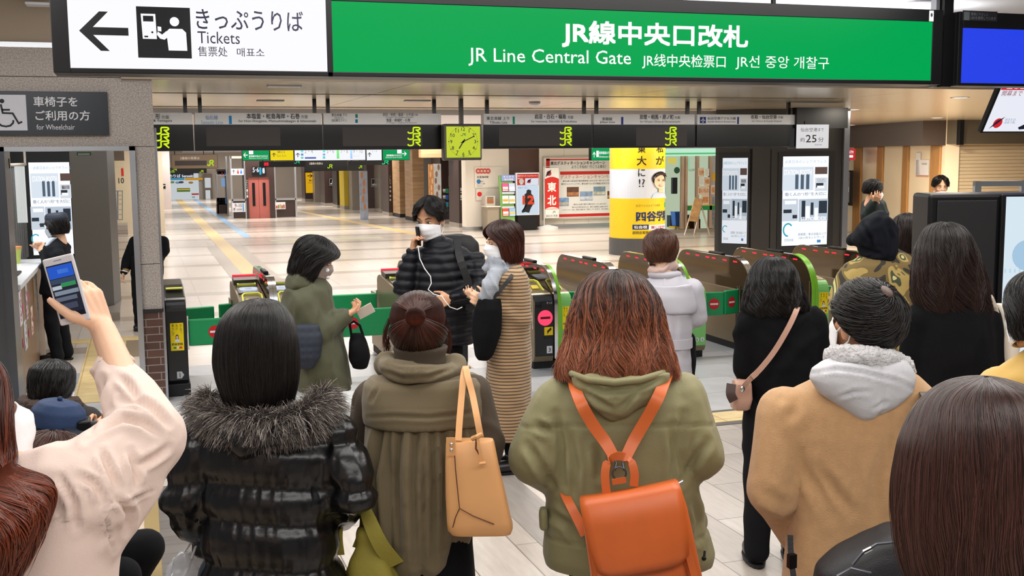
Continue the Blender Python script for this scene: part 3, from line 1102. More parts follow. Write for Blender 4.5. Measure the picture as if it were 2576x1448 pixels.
r = board(1753, 2003, 'departure board with aeroplane symbol headed Natori and Sendai Airport', [('仙台空港アクセス線', (1780, 294, 1851, 301), pt('#2c3563'), .004), ('Sendai Airport Access Line', (1780, 304, 1851, 309), pt('#2c3563'), 0), ('名取・仙台空港', (1889, 289, 1954, 299), dkt, .012), ('方面', (1957, 292, 1970, 298), dkt, 0), ('for Natori & Sendai Airport', (1892, 302, 1967, 308), grt, 0)], [((1855, 294, 1859, 312), '#24397f'), ((1761, 294, 1776, 310), '#24397f')])
q = MB()
c = pl.px(1768.5, 302)
for ln, wd in (([(0, -.03), (0, .032)], .009), ([(-.03, -.008), (0, .01), (.03, -.008)], .009), ([(-.013, -.03), (0, -.022), (.013, -.03)], .006)):
    q.stroke(pl, [(c[0] + x, c[1] + y) for x, y in ln], wd, .002, pt('#f0f2f6'))
q.build('aeroplane_symbol', r)
struct(MB().box((7.99, 12.45, 2.36), (8.75, 12.7, 2.62), board_blk).box((7.99, 12.5, 2.1), (8.05, 12.66, 2.36), board_blk), 'trim_board_end')
root = thing('airport_time_plate', (8.2, 12.42, 2.12), 'white plate reading 25 minutes to the airport under the board end', 'sign')
pl = PY(12.42)
MB().slab(pl, pl.box((2005, 313, 2085, 373)), -.02, 0, lit('#ebe9ea', .85)).build('plate', root, bevel=.004)
q = MB()
TP(q, '仙台空港', pl, (2014, 321, 2056, 331), dkt, .0)
TP(q, 'まで', pl, (2058, 322, 2072, 330), dkt, 0)
TP(q, '約', pl, (2013, 346, 2024, 357), dkt, 0)
TP(q, '25', pl, (2027, 339, 2054, 358), dkt, .012)
TP(q, '分', pl, (2058, 345, 2072, 357), dkt, 0)
TP(q, '普通列車', pl, (2049, 362, 2067, 366), grt, 0)
q.build('lettering', root)
MB().box((8.1, 12.44, 2.3), (8.16, 12.46, 2.45), board_blk).build('bracket', root)

# square clock
root = thing('station_clock', (3.58, 12.4, 2.0), 'square lime-faced station clock hanging between the departure boards', 'clock')
pl = PY(12.3)
b = pl.box((1117, 311, 1213, 403))
case_m = mk('clock_case', '#47443e', rough=.4)
MB().slab(pl, b, -.14, 0, case_m).build('case', root, bevel=.02)
fb = pl.box((1123, 318, 1208, 396))
MB().slab(pl, fb, 0, .004, lit('#c7d63a', .95)).build('face', root, bevel=.01)
cx, cz = pl.px(1165, 356)
R = (fb[2] - fb[0]) * .38
q = MB()
for k in range(60):
    a = k * math.pi / 30
    rr_ = (.007 if k % 5 == 0 else .0035)
    q.disc(pl, (cx + R * 1.12 * math.sin(a), cz + R * 1.12 * math.cos(a)), rr_, .007, dkt, n=8)
for k in range(1, 13):
    a = k * math.pi / 6
    s_ = .023 if k < 10 else .03
    c = (cx + R * .93 * math.sin(a), cz + R * .93 * math.cos(a))
    T(q, str(k), pl, (c[0] - s_ * (.6 if k < 10 else .75), c[1] - .021, c[0] + s_ * (.6 if k < 10 else .75), c[1] + .021), dkt, .02, off=.006, keep=True)
q.build('dial_numerals', root)
q = MB()
logo(q, pl, (cx - .028, cz + R * .42, cx + .032, cz + R * .62), pt('#2f8f4f'), .006, .2)
q.build('company_letters', root)
for ang, ln, wd, nm in ((65, .95, .010, 'minute_hand'), (213, .62, .013, 'hour_hand')):
    a = math.radians(ang)
    d = Vector((math.sin(a), math.cos(a)))
    q = MB()
    q.stroke(pl, [(cx - d.x * R * .22, cz - d.y * R * .22), (cx + d.x * R * ln, cz + d.y * R * ln)], wd, .012, dkt, .003)
    q.disc(pl, (cx, cz), .012, .014, dkt, n=12, thick=.004)
    q.build(nm, root)
MB().box((cx - .02, 12.34, b[3]), (cx + .02, 12.4, 2.7), case_m).build('hanger', root)

# downlights, detector and slim fittings in the soffit
for i, (x, y, s_) in enumerate(((2415, 245, 1), (2145, 275, 1), (2357, 296, 1), (2140, 314, 1))):
    p = onZ(x, y, 2.69)
    root = thing('downlight', (p.x, p.y, 2.69), ('round downlight in the bronze ceiling under the blue monitor', 'round downlight in the bronze ceiling nearest the departure board end', 'round downlight above the dark bulkhead beside the black post', 'round downlight over the far end of the dark bulkhead')[i], 'ceiling light', 'downlights in the bronze ceiling')
    MB().lathe((p.x, p.y, 2.69), [(.11, 0), (.11, -.006), (.09, -.006), (.085, .0)], white_ceiling).build('trim_ring', root)
    MB().lathe((p.x, p.y, 2.686), [(.085, 0), (.085, .004)], lit('#fff3dc', 4)).build('lamp', root)
p = onZ(1345, 256, 2.69)
root = thing('smoke_detector', (p.x, p.y, 2.69), 'small white smoke detector on the bronze ceiling above the boards', 'detector')
MB().lathe((p.x, p.y, 2.69), [(.07, 0), (.07, -.02), (.05, -.035), (.02, -.045)], white_ceiling).build('dome', root, smooth=True)
for i, (x, y) in enumerate(((715, 215), (680, 252), (1050, 252))):
    p = onZ(x, y, 2.69)
    root = thing('ceiling_fitting', (p.x, p.y, 2.69), ('slim white ceiling fitting close behind the long sign', 'slim white ceiling fitting above the sky-blue bar board', 'slim white ceiling fitting near the clock')[i], 'ceiling fitting', 'slim fittings in the bronze ceiling')
    MB().box((p.x - .15, p.y - .06, 2.675), (p.x + .15, p.y + .06, 2.69), white_ceiling).build('cover', root, bevel=.004)
p = onZ(2310, 6, 3.32)
root = thing('ceiling_speaker', (p.x, p.y, 3.32), 'round white ceiling speaker above the right end of the long sign', 'speaker')
MB().lathe((p.x, p.y, 3.32), [(.16, 0), (.16, -.015), (.13, -.03), (.02, -.03)], white_ceiling, n=32).build('cover', root)
p = onY(100, 12, 9.6)
root = thing('wall_lamp', (p.x, 9.66, p.z), 'slim white lamp at the top of the beige bulkhead, left corner', 'lamp')
MB().box((p.x - .1, 9.5, p.z - .01), (p.x + .08, 9.66, p.z + .01), white_ceiling).build('shade', root, bevel=.008)


# ------------------------------------------------------------------ the hall beyond the gates
def B(q, pl, px, o0, o1, mat):
    q.slab(pl, pl.box(px), o0, o1, mat)


class Cyl:
    def __init__(s, x, y, r):
        s.c, s.r = Vector((x, y, 0)), r
        d = (Vector((0, 0, 0)) - s.c)
        s.a0 = math.atan2(d.y, d.x)

    def px(s, x, y):
        d = ray(x, y)
        ox, oy = -s.c.x, -s.c.y
        A = d.x ** 2 + d.y ** 2
        Bq = ox * d.x + oy * d.y
        Cq = ox * ox + oy * oy - s.r ** 2
        D = max(Bq * Bq - A * Cq, 0)
        t = (-Bq - math.sqrt(D)) / A
        p = OC + d * t
        a = math.atan2(p.y - s.c.y, p.x - s.c.x) - s.a0
        a = (a + math.pi) % (2 * math.pi) - math.pi
        return a * s.r, p.z

    box = Plane.box

    def w(s, a, b, off=0):
        t = s.a0 + a / s.r
        return s.c + Vector((math.cos(t) * (s.r + off), math.sin(t) * (s.r + off), b))


# pillars and wall fins along the right side of the hall: (left px, right px, base px, material, top z)
PIL = [(768, 792, 507, darkbrown), (793, 808, 508, greywall), (818, 848, 518, darkbrown), (849, 867, 523, mk('pillar_black', '#201a19', rough=.35)),
       (867, 886, 526, mk('pillar_yellow', '#d2b721', rough=.4)), (887, 905, 528, greywall), (925, 958, 532, darkbrown), (958, 979, 535, mk('mirror_cladding', '#b5ab9c', rough=.2, metal=.6)),
       (979, 1006, 543, darkbrown), (1007, 1034, 547, stone), (1040, 1068, 556, stone), (1110, 1156, 562, darkbrown), (1156, 1192, 572, darkbrown)]
for x0, x1, yb, m in PIL:
    p = onZ(x0, yb)
    pl = PY(p.y)
    a0, a1 = pl.px(x0, yb)[0], pl.px(x1, yb)[0]
    q = MB()
    q.box((a0, p.y, .12), (a1, p.y + 1.1, 2.66), m)
    q.box((a0 - .01, p.y - .01, 0), (a1 + .01, p.y + 1.1, .12), blackm if m is stone else greywall)
    struct(q, 'pillar')
struct(MB().box((7.7, 31.3, 2.0), (8.4, 31.6, 2.66), stone).box((8.35, 31.3, 1.95), (8.75, 31.4, 2.66), greywall), 'wall_upper_stone')
struct(MB().box((11, 60, 0), (11.2, 29.8, 2.66), greywall), 'wall_hall_right')


def picto(pxbox, Y, label, nm='escalator_sign'):
    pl = PY(Y)
    b = pl.box(pxbox)
    root = thing(nm, ((b[0] + b[2]) / 2, Y, b[1]), label, 'sign', 'escalator signs on the dark pillars')
    MB().slab(pl, b, -.02, 0, board_blk).build('plate', root)
    q = MB()
    w, h = b[2] - b[0], b[3] - b[1]
    f = lambda x, y: (b[0] + x * w, b[1] + y * h)
    for ln in ([(.03, .03), (.97, .03), (.97, .97), (.03, .97), (.03, .03)],):
        q.stroke(pl, [f(*t) for t in ln], .03 * w, .003, pt('#cfcfcf'))
    q.stroke(pl, [f(*t) for t in ((.14, .22), (.32, .22), (.66, .62), (.88, .62), (.86, .72), (.62, .72), (.28, .34), (.14, .32), (.14, .22))], .05 * w, .003, pt('#f2f2f2'))
    q.stroke(pl, [f(*t) for t in ((.42, .5), (.42, .74))], .1 * w, .003, pt('#f2f2f2'))
    q.disc(pl, f(.42, .83), .05 * w, .003, pt('#f2f2f2'), n=12)
    q.build('escalator_symbol', root)


def yb(x, y):
    return onZ(x, y).y


picto((829, 449, 846, 467), yb(818, 518) - .03, 'small escalator symbol plate on the dark pillar left of the yellow pillar')
picto((934, 449, 957, 470), yb(925, 532) - .03, 'escalator symbol plate on the dark pillar beside the blue mural')
picto((1128, 441, 1156, 470), yb(1110, 562) - .03, 'largest escalator symbol plate, on the dark pillar by the man on the telephone')
picto((404, 462, 417, 475), 46.99, 'faraway escalator symbol plate on the pale wall beside the granite pillar')
# direction blocks on pillar sides
Y = yb(1110, 562) - .03
pl = PY(Y)
root = thing('platform_list', (8.1, Y, 1), 'column of small white platform labels on the pillar by the phone man', 'sign')
q = MB()
for k, (y, c) in enumerate(((474, '#2f9a6b'), (490, '#2f62b5'), (508, '#2a9fc0'), (525, '#2d4fa6'))):
    B(q, pl, (1122, y, 1128, y + 12), 0, .003, pt(c))
    B(q, pl, (1114, y + 1, 1121, y + 7), 0, .003, pt('#d8d8d8'))
    B(q, pl, (1115, y + 8, 1121, y + 10), 0, .003, pt('#b5b5b5'))
q.build('label_block', root)
Y = yb(1156, 572) - .03
pl = PY(Y)
root = thing('platform_list', (8.5, Y, 1), 'white platform label on the darkest pillar next to the cream wall', 'sign')
q = MB()
for b in ((1158, 472, 1163, 480), (1158, 490, 1171, 498), (1158, 500, 1170, 503), (1158, 483, 1162, 485)):
    B(q, pl, b, 0, .003, pt('#d0d0d0'))
q.build('label_block', root)
Y = yb(979, 543) - .03
pl = PY(Y)
root = thing('platform_list', (8, Y, 1), 'dark pillar lettering with large curved number near the travertine', 'sign')
q = MB()
TP(q, '6', pl, (979, 440, 984, 464), pt('#8f8a86'), 0)
for y in (468, 478, 490, 500):
    B(q, pl, (980, y, 984, y + 5), 0, .003, pt('#b9b9b9'))
q.build('lettering', root)
# wall murals
for px, c, c2, lab in (((905, 430, 925, 530), '#aab6c9', '#d08f66', 'tall pale blue mural strip with running figures'), ((1079, 413, 1091, 497), '#c98a4e', '#e8c394', 'orange mural strip behind the phone man'), ((1091, 412, 1110, 497), '#c2c6c9', '#8a6f5c', 'pale grey mural of hanging objects behind the phone man')):
    Y = 36 if px[0] < 1000 else 30.9
    pl = PY(Y)
    b = pl.box(px)
    root = thing('mural', ((b[0] + b[2]) / 2, Y, b[1]), lab, 'mural')
    MB().slab(pl, (b[0], 0, b[2], b[3]), -.05, 0, mk('mural_' + c[1:], c, rough=.5, vary=(5, .18))).build('panel', root)
    q = MB()
    rnd = random.Random(px[0])
    for k in range(5):
        q.disc(pl, (b[0] + (b[2] - b[0]) * rnd.uniform(.25, .75), b[1] + (b[3] - b[1]) * (k + .5) / 5), (b[2] - b[0]) * .16, .004 + k * .001, pt(c2), n=14, ry=(b[3] - b[1]) * .09)
    q.build('motif', root)
# yellow exit panel
Y = yb(768, 507) - .04
pl = PY(Y)
root = thing('exit_panel', (6, Y, .6), 'tall yellow panel with black arrow on the dark pillar right of the lift', 'sign')
q = MB()
B(q, pl, (769, 434, 791, 485), 0, .02, lit('#e0a91a', .9))
q.build('panel', root)
q = MB()
arrow(q, pl, pl.box((773, 437, 786, 447)), dkt, 'R', .023)
TP(q, '東口', pl, (777, 451, 788, 456), dkt, .02, off=.023)
TP(q, 'East Exit', pl, (775, 458, 788, 461), dkt, 0, off=.023)
q.build('lettering', root)
root = thing('poster_screen', (6.5, yb(806, 508), .8), 'narrow glowing poster case beside the yellow exit panel', 'screen')
pl = PY(yb(806, 508))
q = MB()
B(q, pl, (806, 430, 819, 482), 0, .08, black)
q.build('case', root)
q = MB()
B(q, pl, (807, 433, 814, 478), .08, .085, lit('#cfe0f2', .9))
q.build('screen', root)
MB().box((pl.px(816, 500)[0] - .02, pl.o.y, 0), (pl.px(816, 500)[0] + .02, pl.o.y + .06, .6), steel).build('stand', root)

# lift booth
Yf = 38.5
pl = PY(Yf)
X = lambda x: pl.px(x, 480)[0]
root = thing('lift_booth', ((X(583) + X(745)) / 2, Yf + 1.2, 0), 'glass-sided lift booth with coral doors in the middle of the hall', 'lift')
q = MB()
for x in (583, 618, 692, 744):
    q.box((X(x) - .03, Yf, 0), (X(x) + .03, Yf + .06, 2.1), steel)
for a_, b_ in ((583, 618), (692, 744)):
    q.box((X(a_), Yf, 2.02), (X(b_), Yf + .06, 2.1), greywall)
    q.box((X(a_), Yf, .6), (X(b_), Yf + .06, .66), steel)
    q.box((X(a_), Yf + 2.3, 0), (X(a_) + .05, Yf + 2.4, 2.1), steel)
q.build('frame', root)
q = MB()
for a_, b_ in ((584, 618), (692, 744)):
    q.box((X(a_), Yf + .02, .02), (X(b_), Yf + .05, .6), darkbrown)
q.build('lower_panel', root)
q = MB()
for a_, b_ in ((584, 617), (693, 743)):
    q.box((X(a_), Yf + .02, .66), (X(b_), Yf + .04, 2.02), glass)
q.build('glazing', root)
q = MB()
q.box((X(619), Yf - .02, 0), (X(625), Yf + .3, 2.06), darkbrown)
q.box((X(678), Yf - .02, 0), (X(691), Yf + .3, 2.06), darkbrown)
q.box((X(625), Yf - .02, 1.38), (X(678), Yf + .3, 2.06), darkbrown)
q.box((X(625), Yf + .4, 0), (X(678), Yf + 2.2, 2.06), darkbrown)
q.build('portal', root)
coral = mk('coral_lift_door', '#b7655c', rough=.35)
xm = (X(625) + X(678)) / 2
for a_, b_ in ((X(625), xm - .004), (xm + .004, X(678))):
    d = MB().box((a_, Yf + .02, 0), (b_, Yf + .06, 1.38), coral).build('lift_door', root)
    m_ = (a_ + b_) / 2
    MB().box((m_ - .045, Yf + .01, .42), (m_ + .045, Yf + .02, 1.2), black).build('door_window', d)
q = MB()
B(q, pl, (634, 419, 669, 440), .02, .05, board_blk)
q.build('display_case', root)
q = MB()
TP(q, '5·6', pl, (635, 421, 651, 433), lit('#f4f6ff', 1.2), .03, off=.053)
B(q, pl, (652, 421, 657, 439), .05, .055, lit('#3fb3d8', 1))
TP(q, '番', pl, (659, 422, 666, 436), lit('#f4f6ff', 1.2), .03, off=.053)
q.build('display_lettering', root)
q = MB()
T(q, 'エレベーター', pl, (X(619) + .01, .7, X(619) + .06, 1.3), pt('#d5d0cc'), off=.025, vertical=True)
q.build('lettering', root)
for nm, Yp, (x0, y0, x1, y1), lab in (('platform_plate', Yf - .03, (584, 510, 617, 533), 'white 9-10 platform plate low on the lift booth'), ('platform_plate', 42.0, (546, 497, 572, 514), 'white 9-10 platform plate on the smaller booth behind the lift')):
    p2 = PY(Yp)
    b = p2.box((x0, y0, x1, y1))
    r2 = thing(nm, ((b[0] + b[2]) / 2, Yp, b[1]), lab, 'sign', 'platform 9-10 plates')
    MB().slab(p2, b, -.02, 0, pt('#e6e6ea')).build('plate', r2)
    q = MB()
    w_ = x1 - x0
    TP(q, '9-10', p2, (x0 + .2 * w_, y0 + 2, x0 + .75 * w_, y0 + .48 * (y1 - y0)), dkt, 0)
    arrow(q, p2, p2.box((x0 + .08 * w_, y0 + .55 * (y1 - y0), x0 + .26 * w_, y1 - 2)), dkt, 'U')
    TP(q, '仙石線', p2, (x0 + .34 * w_, y0 + .6 * (y1 - y0), x0 + .75 * w_, y1 - 4), dkt, 0)
    B(q, p2, (x0 + .8 * w_, y0 + 1, x0 + .9 * w_, y1 - 2), 0, .003, pt('#5b9bd5'))
    q.build('lettering', r2)
for Yp, (x0, y0, x1, y1), lab in ((Yf - .03, (581, 424, 613, 440), 'larger white toilet sign with up arrow on the lift booth'), (42.0, (545, 431, 570, 442), 'smaller white toilet sign on the booth behind the lift')):
    p2 = PY(Yp)
    b = p2.box((x0, y0, x1, y1))
    r2 = thing('toilet_sign', ((b[0] + b[2]) / 2, Yp, b[1]), lab, 'sign', 'toilet signs')
    MB().slab(p2, b, -.02, 0, pt('#e9e9ec')).build('plate', r2)
    q = MB()
    w_, h_ = b[2] - b[0], b[3] - b[1]
    arrow(q, p2, (b[0] + .1 * w_, b[1] + .2 * h_, b[0] + .32 * w_, b[3] - .15 * h_), dkt, 'U')
    for k, c in ((.55, '#d0312e'), (.8, '#2f6fc0')):
        q.disc(p2, (b[0] + k * w_, b[1] + .78 * h_), .05 * w_, .002, pt(c), n=12)
        q.slab(p2, (b[0] + (k - .07) * w_, b[1] + .2 * h_, b[0] + (k + .07) * w_, b[1] + .65 * h_), 0, .002, pt(c))
    q.build('toilet_symbol', r2)
root = thing('lift_booth_poster', (X(703), Yf - .03, .3), 'small colourful poster on the right lower panel of the lift booth', 'poster')
q = MB()
B(q, pl, (692, 508, 718, 526), .004, .02, pt('#e3e3e6'))
q.build('sheet', root)
q = MB()
for k, c in enumerate(('#c0443a', '#6b7f52', '#c9a24a', '#8c6a58', '#b94a45')):
    B(q, pl, (694 + k * 4.6, 517 - (k * 37 % 5), 697.5 + k * 4.6, 524), .02, .023, pt(c))
q.build('print', root)
# smaller glazed booth behind the lift
pl = PY(42.0)
root = thing('glazed_booth', (3.0, 43, 0), 'smaller glazed stair booth behind and left of the lift', 'booth')
q = MB()
B(q, pl, (546, 514, 573, 537), -.5, -.035, darkbrown)
B(q, pl, (546, 438, 549, 537), -.6, -.035, steel)
B(q, pl, (569, 434, 573, 537), -.6, -.035, darkbrown)
B(q, pl, (546, 425, 573, 438), -.6, -.0, darkbrown)
B(q, pl, (546, 497, 573, 514), -.5, -.0, greywall)
q.build('frame', root)
q = MB()
B(q, pl, (549, 444, 569, 497), -.3, -.28, glass)
B(q, pl, (558, 448, 568, 470), -.4, -.38, lit('#8fb0d8', .7))
q.build('glazing', root)

# far end: poster wall of the platform entrance and shop fronts
pl = PY(57.9)
root = thing('route_poster_wall', (2, 57.9, 0), 'white board of route posters at the far left end of the hall', 'poster board')
q = MB()
B(q, pl, (421, 436, 500, 502), 0, .03, lit('#d9e2e6', .75))
q.build('board', root)
q = MB()
B(q, pl, (421, 436, 487, 447), .03, .05, pt('#1f2937'))
B(q, pl, (421, 447, 464, 453), .03, .05, pt('#4aa6d6'))
B(q, pl, (465, 447, 510, 453), .03, .05, pt('#d9a62e'))
B(q, pl, (445, 473, 478, 482), .03, .05, pt('#4a7a3a'))
B(q, pl, (446, 475, 477, 478), .05, .055, pt('#e0c33a'))
B(q, pl, (482, 486, 500, 490), .03, .05, pt('#c0392b'))
for x, y, c in ((433, 458, '#6fa06a'), (456, 458, '#4f4a52'), (480, 459, '#a5814f'), (447, 459, '#7fa8cf')):
    q.disc(pl, pl.px(x, y), .12, .05, pt(c), n=10, ry=.06)
q.build('print', root)
q = MB()
TP(q, 'のりば Senseki', pl, (425, 438, 486, 446), lit('#eef4fa', 1), .02, off=.055)
TP(q, '10', pl, (483, 493, 490, 498), dkt, .02, off=.055)
q.build('lettering', root)
root = thing('shop_door', (3.2, 57.9, 0), 'white framed door beside the route poster board', 'door')
q = MB()
B(q, pl, (512, 437, 534, 502), 0, .05, pt('#6d625a'))
B(q, pl, (515, 447, 530, 472), .05, .06, lit('#d5dadd', .8))
B(q, pl, (517, 478, 529, 500), .05, .06, lit('#d5dadd', .8))
q.build('door_leaf', root)

# hanging signs in the hall (Y=25) and small departure boards
pl = PY(25)
wp = lit('#f6f8fc', 1.0)


def hang(nm, px, face, label, cat='sign', texts=(), extras=(), arrows=(), Y=25.0, group=None, hang_z=2.66):
    pl = PY(Y)
    b = pl.box(px)
    root = thing(nm, ((b[0] + b[2]) / 2, Y + .1, b[1]), label, cat, group)
    q = MB()
    q.slab(pl, b, -.16, 0, board_blk)
    q.build('case', root)
    MB().slab(pl, (b[0] + .01, b[1] + .01, b[2] - .01, b[3] - .01), 0, .004, face).build('face', root)
    q = MB()
    for st, bx_, m, bo in texts:
        TP(q, st, pl, bx_, m, bo, off=.008)
    for bx_, m in extras:
        q.slab(pl, pl.box(bx_), .004, .008, m)
    for bx_, m, way in arrows:
        arrow(q, pl, pl.box(bx_), m, way, .008)
    if q.v:
        q.build('lettering', root)
    for a in (b[0] + .1, b[2] - .1):
        MB().box((a - .015, Y + .05, b[3]), (a + .015, Y + .08, hang_z), black).build('hanger', root)
    return root


gl = lit('#0c9a55', 1.0)
hang('guide_sign', (609, 370, 678, 404), gl, 'green hanging guide sign with left arrow over the lift', texts=[('新幹線中央のりかえ口', (626, 390, 673, 395), wl, .02), ('Shinkansen Central Transfer', (626, 396, 674, 399), wl, 0)], extras=[((626, 376, 637, 388), wl)], arrows=[((612, 384, 623, 396), wl, 'L')])
hang('guide_sign', (679, 370, 739, 404), lit('#f2d81c', 1.0), 'yellow hanging east exit sign beside the green left-arrow sign', texts=[('東口', (697, 379, 716, 385), dkt, 0), ('East Exit', (697, 388, 720, 394), pt('#8a7d1a'), 0)], arrows=[((684, 384, 694, 394), dkt, 'U')])
hang('guide_sign', (740, 368, 920, 404), wp, 'long white hanging platform sign with coloured squares', texts=[('2・4', (766, 376, 787, 385), grt, 0), ('5・6', (822, 375, 840, 385), grt, 0), ('7・8', (857, 375, 875, 385), grt, 0), ('9・10', (888, 375, 912, 385), grt, 0), ('仙山線', (888, 390, 904, 394), pt('#b5bfd0'), 0)], extras=[((757, 375, 763, 383), pt('#4fb7b0')), ((757, 386, 763, 391), pt('#4f6fb5')), ((757, 394, 763, 399), pt('#4fb7b0')), ((812, 375, 818, 383), pt('#4fb7b0')), ((812, 386, 818, 391), pt('#6f80c8')), ((812, 393, 818, 399), pt('#4fb7b0')), ((847, 374, 853, 399), pt('#5fbf70')), ((881, 374, 886, 399), pt('#86aee0')), ((767, 395, 795, 399), pt('#3a55a8'))], arrows=[((744, 384, 754, 395), dkt, 'U')])
hang('guide_sign', (921, 368, 961, 404), wp, 'short white hanging sign with up arrow left of the green right-arrow sign', texts=[('1・F', (937, 378, 948, 383), grt, 0)], arrows=[((925, 383, 934, 394), dkt, 'U')])
hang('guide_sign', (962, 368, 1030, 403), gl, 'green hanging guide sign with right arrow left of the clock', texts=[('新幹線南のりかえ口', (972, 388, 1010, 393), wl, .02), ('Shinkansen South Transfer', (970, 394, 1012, 397), wl, 0)], extras=[((999, 374, 1010, 386), wl)], arrows=[((1011, 381, 1023, 392), wl, 'R')])
hang('guide_sign', (1487, 366, 1600, 403), gl, 'green hanging transfer sign behind the yellow advertising column', texts=[('新幹線南のりかえ口 1-4番線', (1507, 380, 1562, 388), wl, .02), ('Shinkansen South Transfer', (1507, 391, 1562, 396), wl, 0)], extras=[((1500, 379, 1506, 395), wl)], arrows=[((1491, 381, 1498, 396), wl, 'U')], Y=27.0)
bfc = mk('hung_board_bronze', '#6e5a45', rough=.35)


def minor(px, Y, label, led_px=None, logos=(), texts=()):
    r = hang('small_departure_board', px, bfc if led_px else board_blk, label, 'departure board', texts=texts, Y=Y, group='small departure boards in the hall', hang_z=2.64)
    pl = PY(Y)
    q = MB()
    if led_px:
        B(q, pl, led_px, .004, .01, brownled)
    for lx, c in logos:
        logo(q, pl, pl.box(lx), c, .014, .2)
    if q.v:
        q.build('display', r)


gj = lit('#b7dc28', 1)
pw = pt('#d8cfc4')
minor((431, 388, 548, 424), 33, 'bronze hanging board for platform 2 trains left of the lift', (440, 404, 520, 416), [((522, 402, 537, 417), gj)], [('2番線の発車は', (453, 394, 502, 401), pw, 0)])
minor((765, 404, 875, 430), 33, 'bronze hanging board above the yellow exit panel', None, [((824, 413, 836, 423), gj)], [('5番線の発車は', (778, 408, 812, 414), pw, 0)])
minor((876, 404, 914, 429), 34, 'narrow bronze hanging board left of the black pillars', None, [((902, 416, 911, 423), gj)], [('6番線', (857, 408, 873, 414), pw, 0)])
minor((652, 405, 768, 420), 30, 'black hanging board with red lamp right above the lift', None, [((740, 404, 754, 411), lit('#28c98a', 1))], [('調整', (664, 408, 676, 417), lit('#ff3040', 1.2), .02)])
minor((876, 404, 985, 415), 30, 'black hanging board with green letters left of the clock', None, [((961, 403, 977, 413), lit('#22e08a', 1))])
minor((400, 421, 520, 436), 50, 'faraway black board with orange and green text beyond the bronze one', None, [((432, 424, 445, 429), gj), ((502, 428, 512, 434), gj)], [('先発', (402, 430, 414, 434), lit('#ff6a30', 1), 0), ('普通', (416, 430, 440, 434), lit('#8fd03a', 1), 0)])

# white wall furniture
pl = PY(29.38)
root = thing('sightseeing_notice', (8.9, 29.38, 1.2), 'cream notice with red discs and blue dot on the cream wall', 'notice')
q = MB()
B(q, pl, (1194, 420, 1264, 472), 0, .004, pt('#eee6d8'))
q.build('sheet', root)
q = MB()
for k in range(4):
    q.disc(pl, pl.px(1203 + 8.2 * k, 430), .075, .006 + .001 * k, pt('#d2544a'), n=16)
    TP(q, '松島観光'[k], pl, (1200 + 8.2 * k, 427, 1206 + 8.2 * k, 433), pt('#f6e9df'), .02, off=.012)
TP(q, '松島海岸駅', pl, (1200, 442, 1229, 448), dkt, .01, off=.006)
q.disc(pl, pl.px(1204, 456), .06, .006, pt('#2f7db5'), n=16)
TP(q, '番線から', pl, (1209, 454, 1217, 458), dkt, 0, off=.006)
TP(q, '石巻行きに乗車', pl, (1200, 460, 1220, 464), dkt, 0, off=.006)
TP(q, '約40分', pl, (1200, 466, 1214, 469), dkt, 0, off=.006)
q.build('print', root)
root = thing('alarm_plate', (8.75, 29.38, .8), 'pale alarm plate with red dot below the cream notice', 'alarm')
q = MB()
B(q, pl, (1197, 474, 1212, 504), 0, .03, pt('#e2d9cb'))
q.build('plate', root, bevel=.006)
MB().disc(pl, pl.px(1205.5, 488), .065, .036, pt('#e02424', .3), thick=.01).build('button', root)
# collection stand
root = thing('stamp_stand', (9.25, 29.0, 0), 'beige stamp stand with clear box on top beside the pamphlet rack', 'stand')
pl = PY(28.8)
b = pl.box((1226, 521, 1256, 580))
bz = mk('stand_taupe', '#9a8d79', rough=.4)
MB().box((b[0], 28.8, 0), (b[2], 29.25, b[3]), bz).build('cabinet', root, bevel=.01)
MB().box((b[0] - .03, 28.75, b[3]), (b[2] + .03, 29.28, b[3] + .03), pt('#e8ddcc')).build('tray', root, bevel=.008)
q = MB().box((b[0] + .02, 29.0, b[3] + .03), (b[2] - .05, 29.2, b[3] + .30), mk('sign_holder', '#cfc5b8', rough=.2))
q.build('holder', root)
q = MB()
p2 = PY(28.99)
q.slab(p2, (b[0] + .06, b[3] + .1, b[2] - .1, b[3] + .22), 0, .004, pt('#a9673f'))
q.slab(p2, (b[0] + .06, b[3] + .235, b[2] - .1, b[3] + .27), 0, .004, pt('#7d6f60'))
q.build('card_print', root)
# pamphlet rack
root = thing('pamphlet_rack', (9.6, 28.9, 0), 'sloping green and grey pamphlet rack beside the campaign kiosk', 'rack')
pl = Plane(onY(1280, 566, 28.7), (1, 0, 0), (0, .16, 1))
q = MB()
B(q, pl, (1259, 440, 1293, 566), -.08, -.02, pt('#7fae5c'))
for y in (480, 516, 552):
    B(q, pl, (1262, y + 3, 1293, y + 8), -.02, .04, pt('#b9c3c4'))
q.slab(pl, (-.2, -.05, .12, .04), -.2, -.02, pt('#6fae3e'))
q.build('frame', root)
q = MB()
B(q, pl, (1261, 440, 1298, 455), -.02, .02, pt('#8f9fd0'))
TP(q, 'まち歩き', pl, (1266, 442, 1292, 447), pt('#eef0fa'), .01, off=.024)
TP(q, '観光情報', pl, (1268, 449, 1291, 454), pt('#eef0fa'), .01, off=.024)
q.build('header', root)
cols = [('#d9568f', '#e6e0c8'), ('#c3cbe2', '#e9ecf4'), ('#dfe3da', '#c7a53f'), ('#dcdfe0', '#c9b25a'), ('#d9523f', '#efe6df'), ('#8fb3d8', '#d8c070')]
labs = ('pink topped pamphlet stack, top left of the rack', 'pale blue pamphlet stack, top right of the rack', 'white pamphlet stack with yellow foot, middle left of the rack', 'grey pamphlet stack with ochre foot, middle right of the rack', 'red pamphlet stack, bottom left of the rack', 'sky blue pamphlet stack, bottom right of the rack')
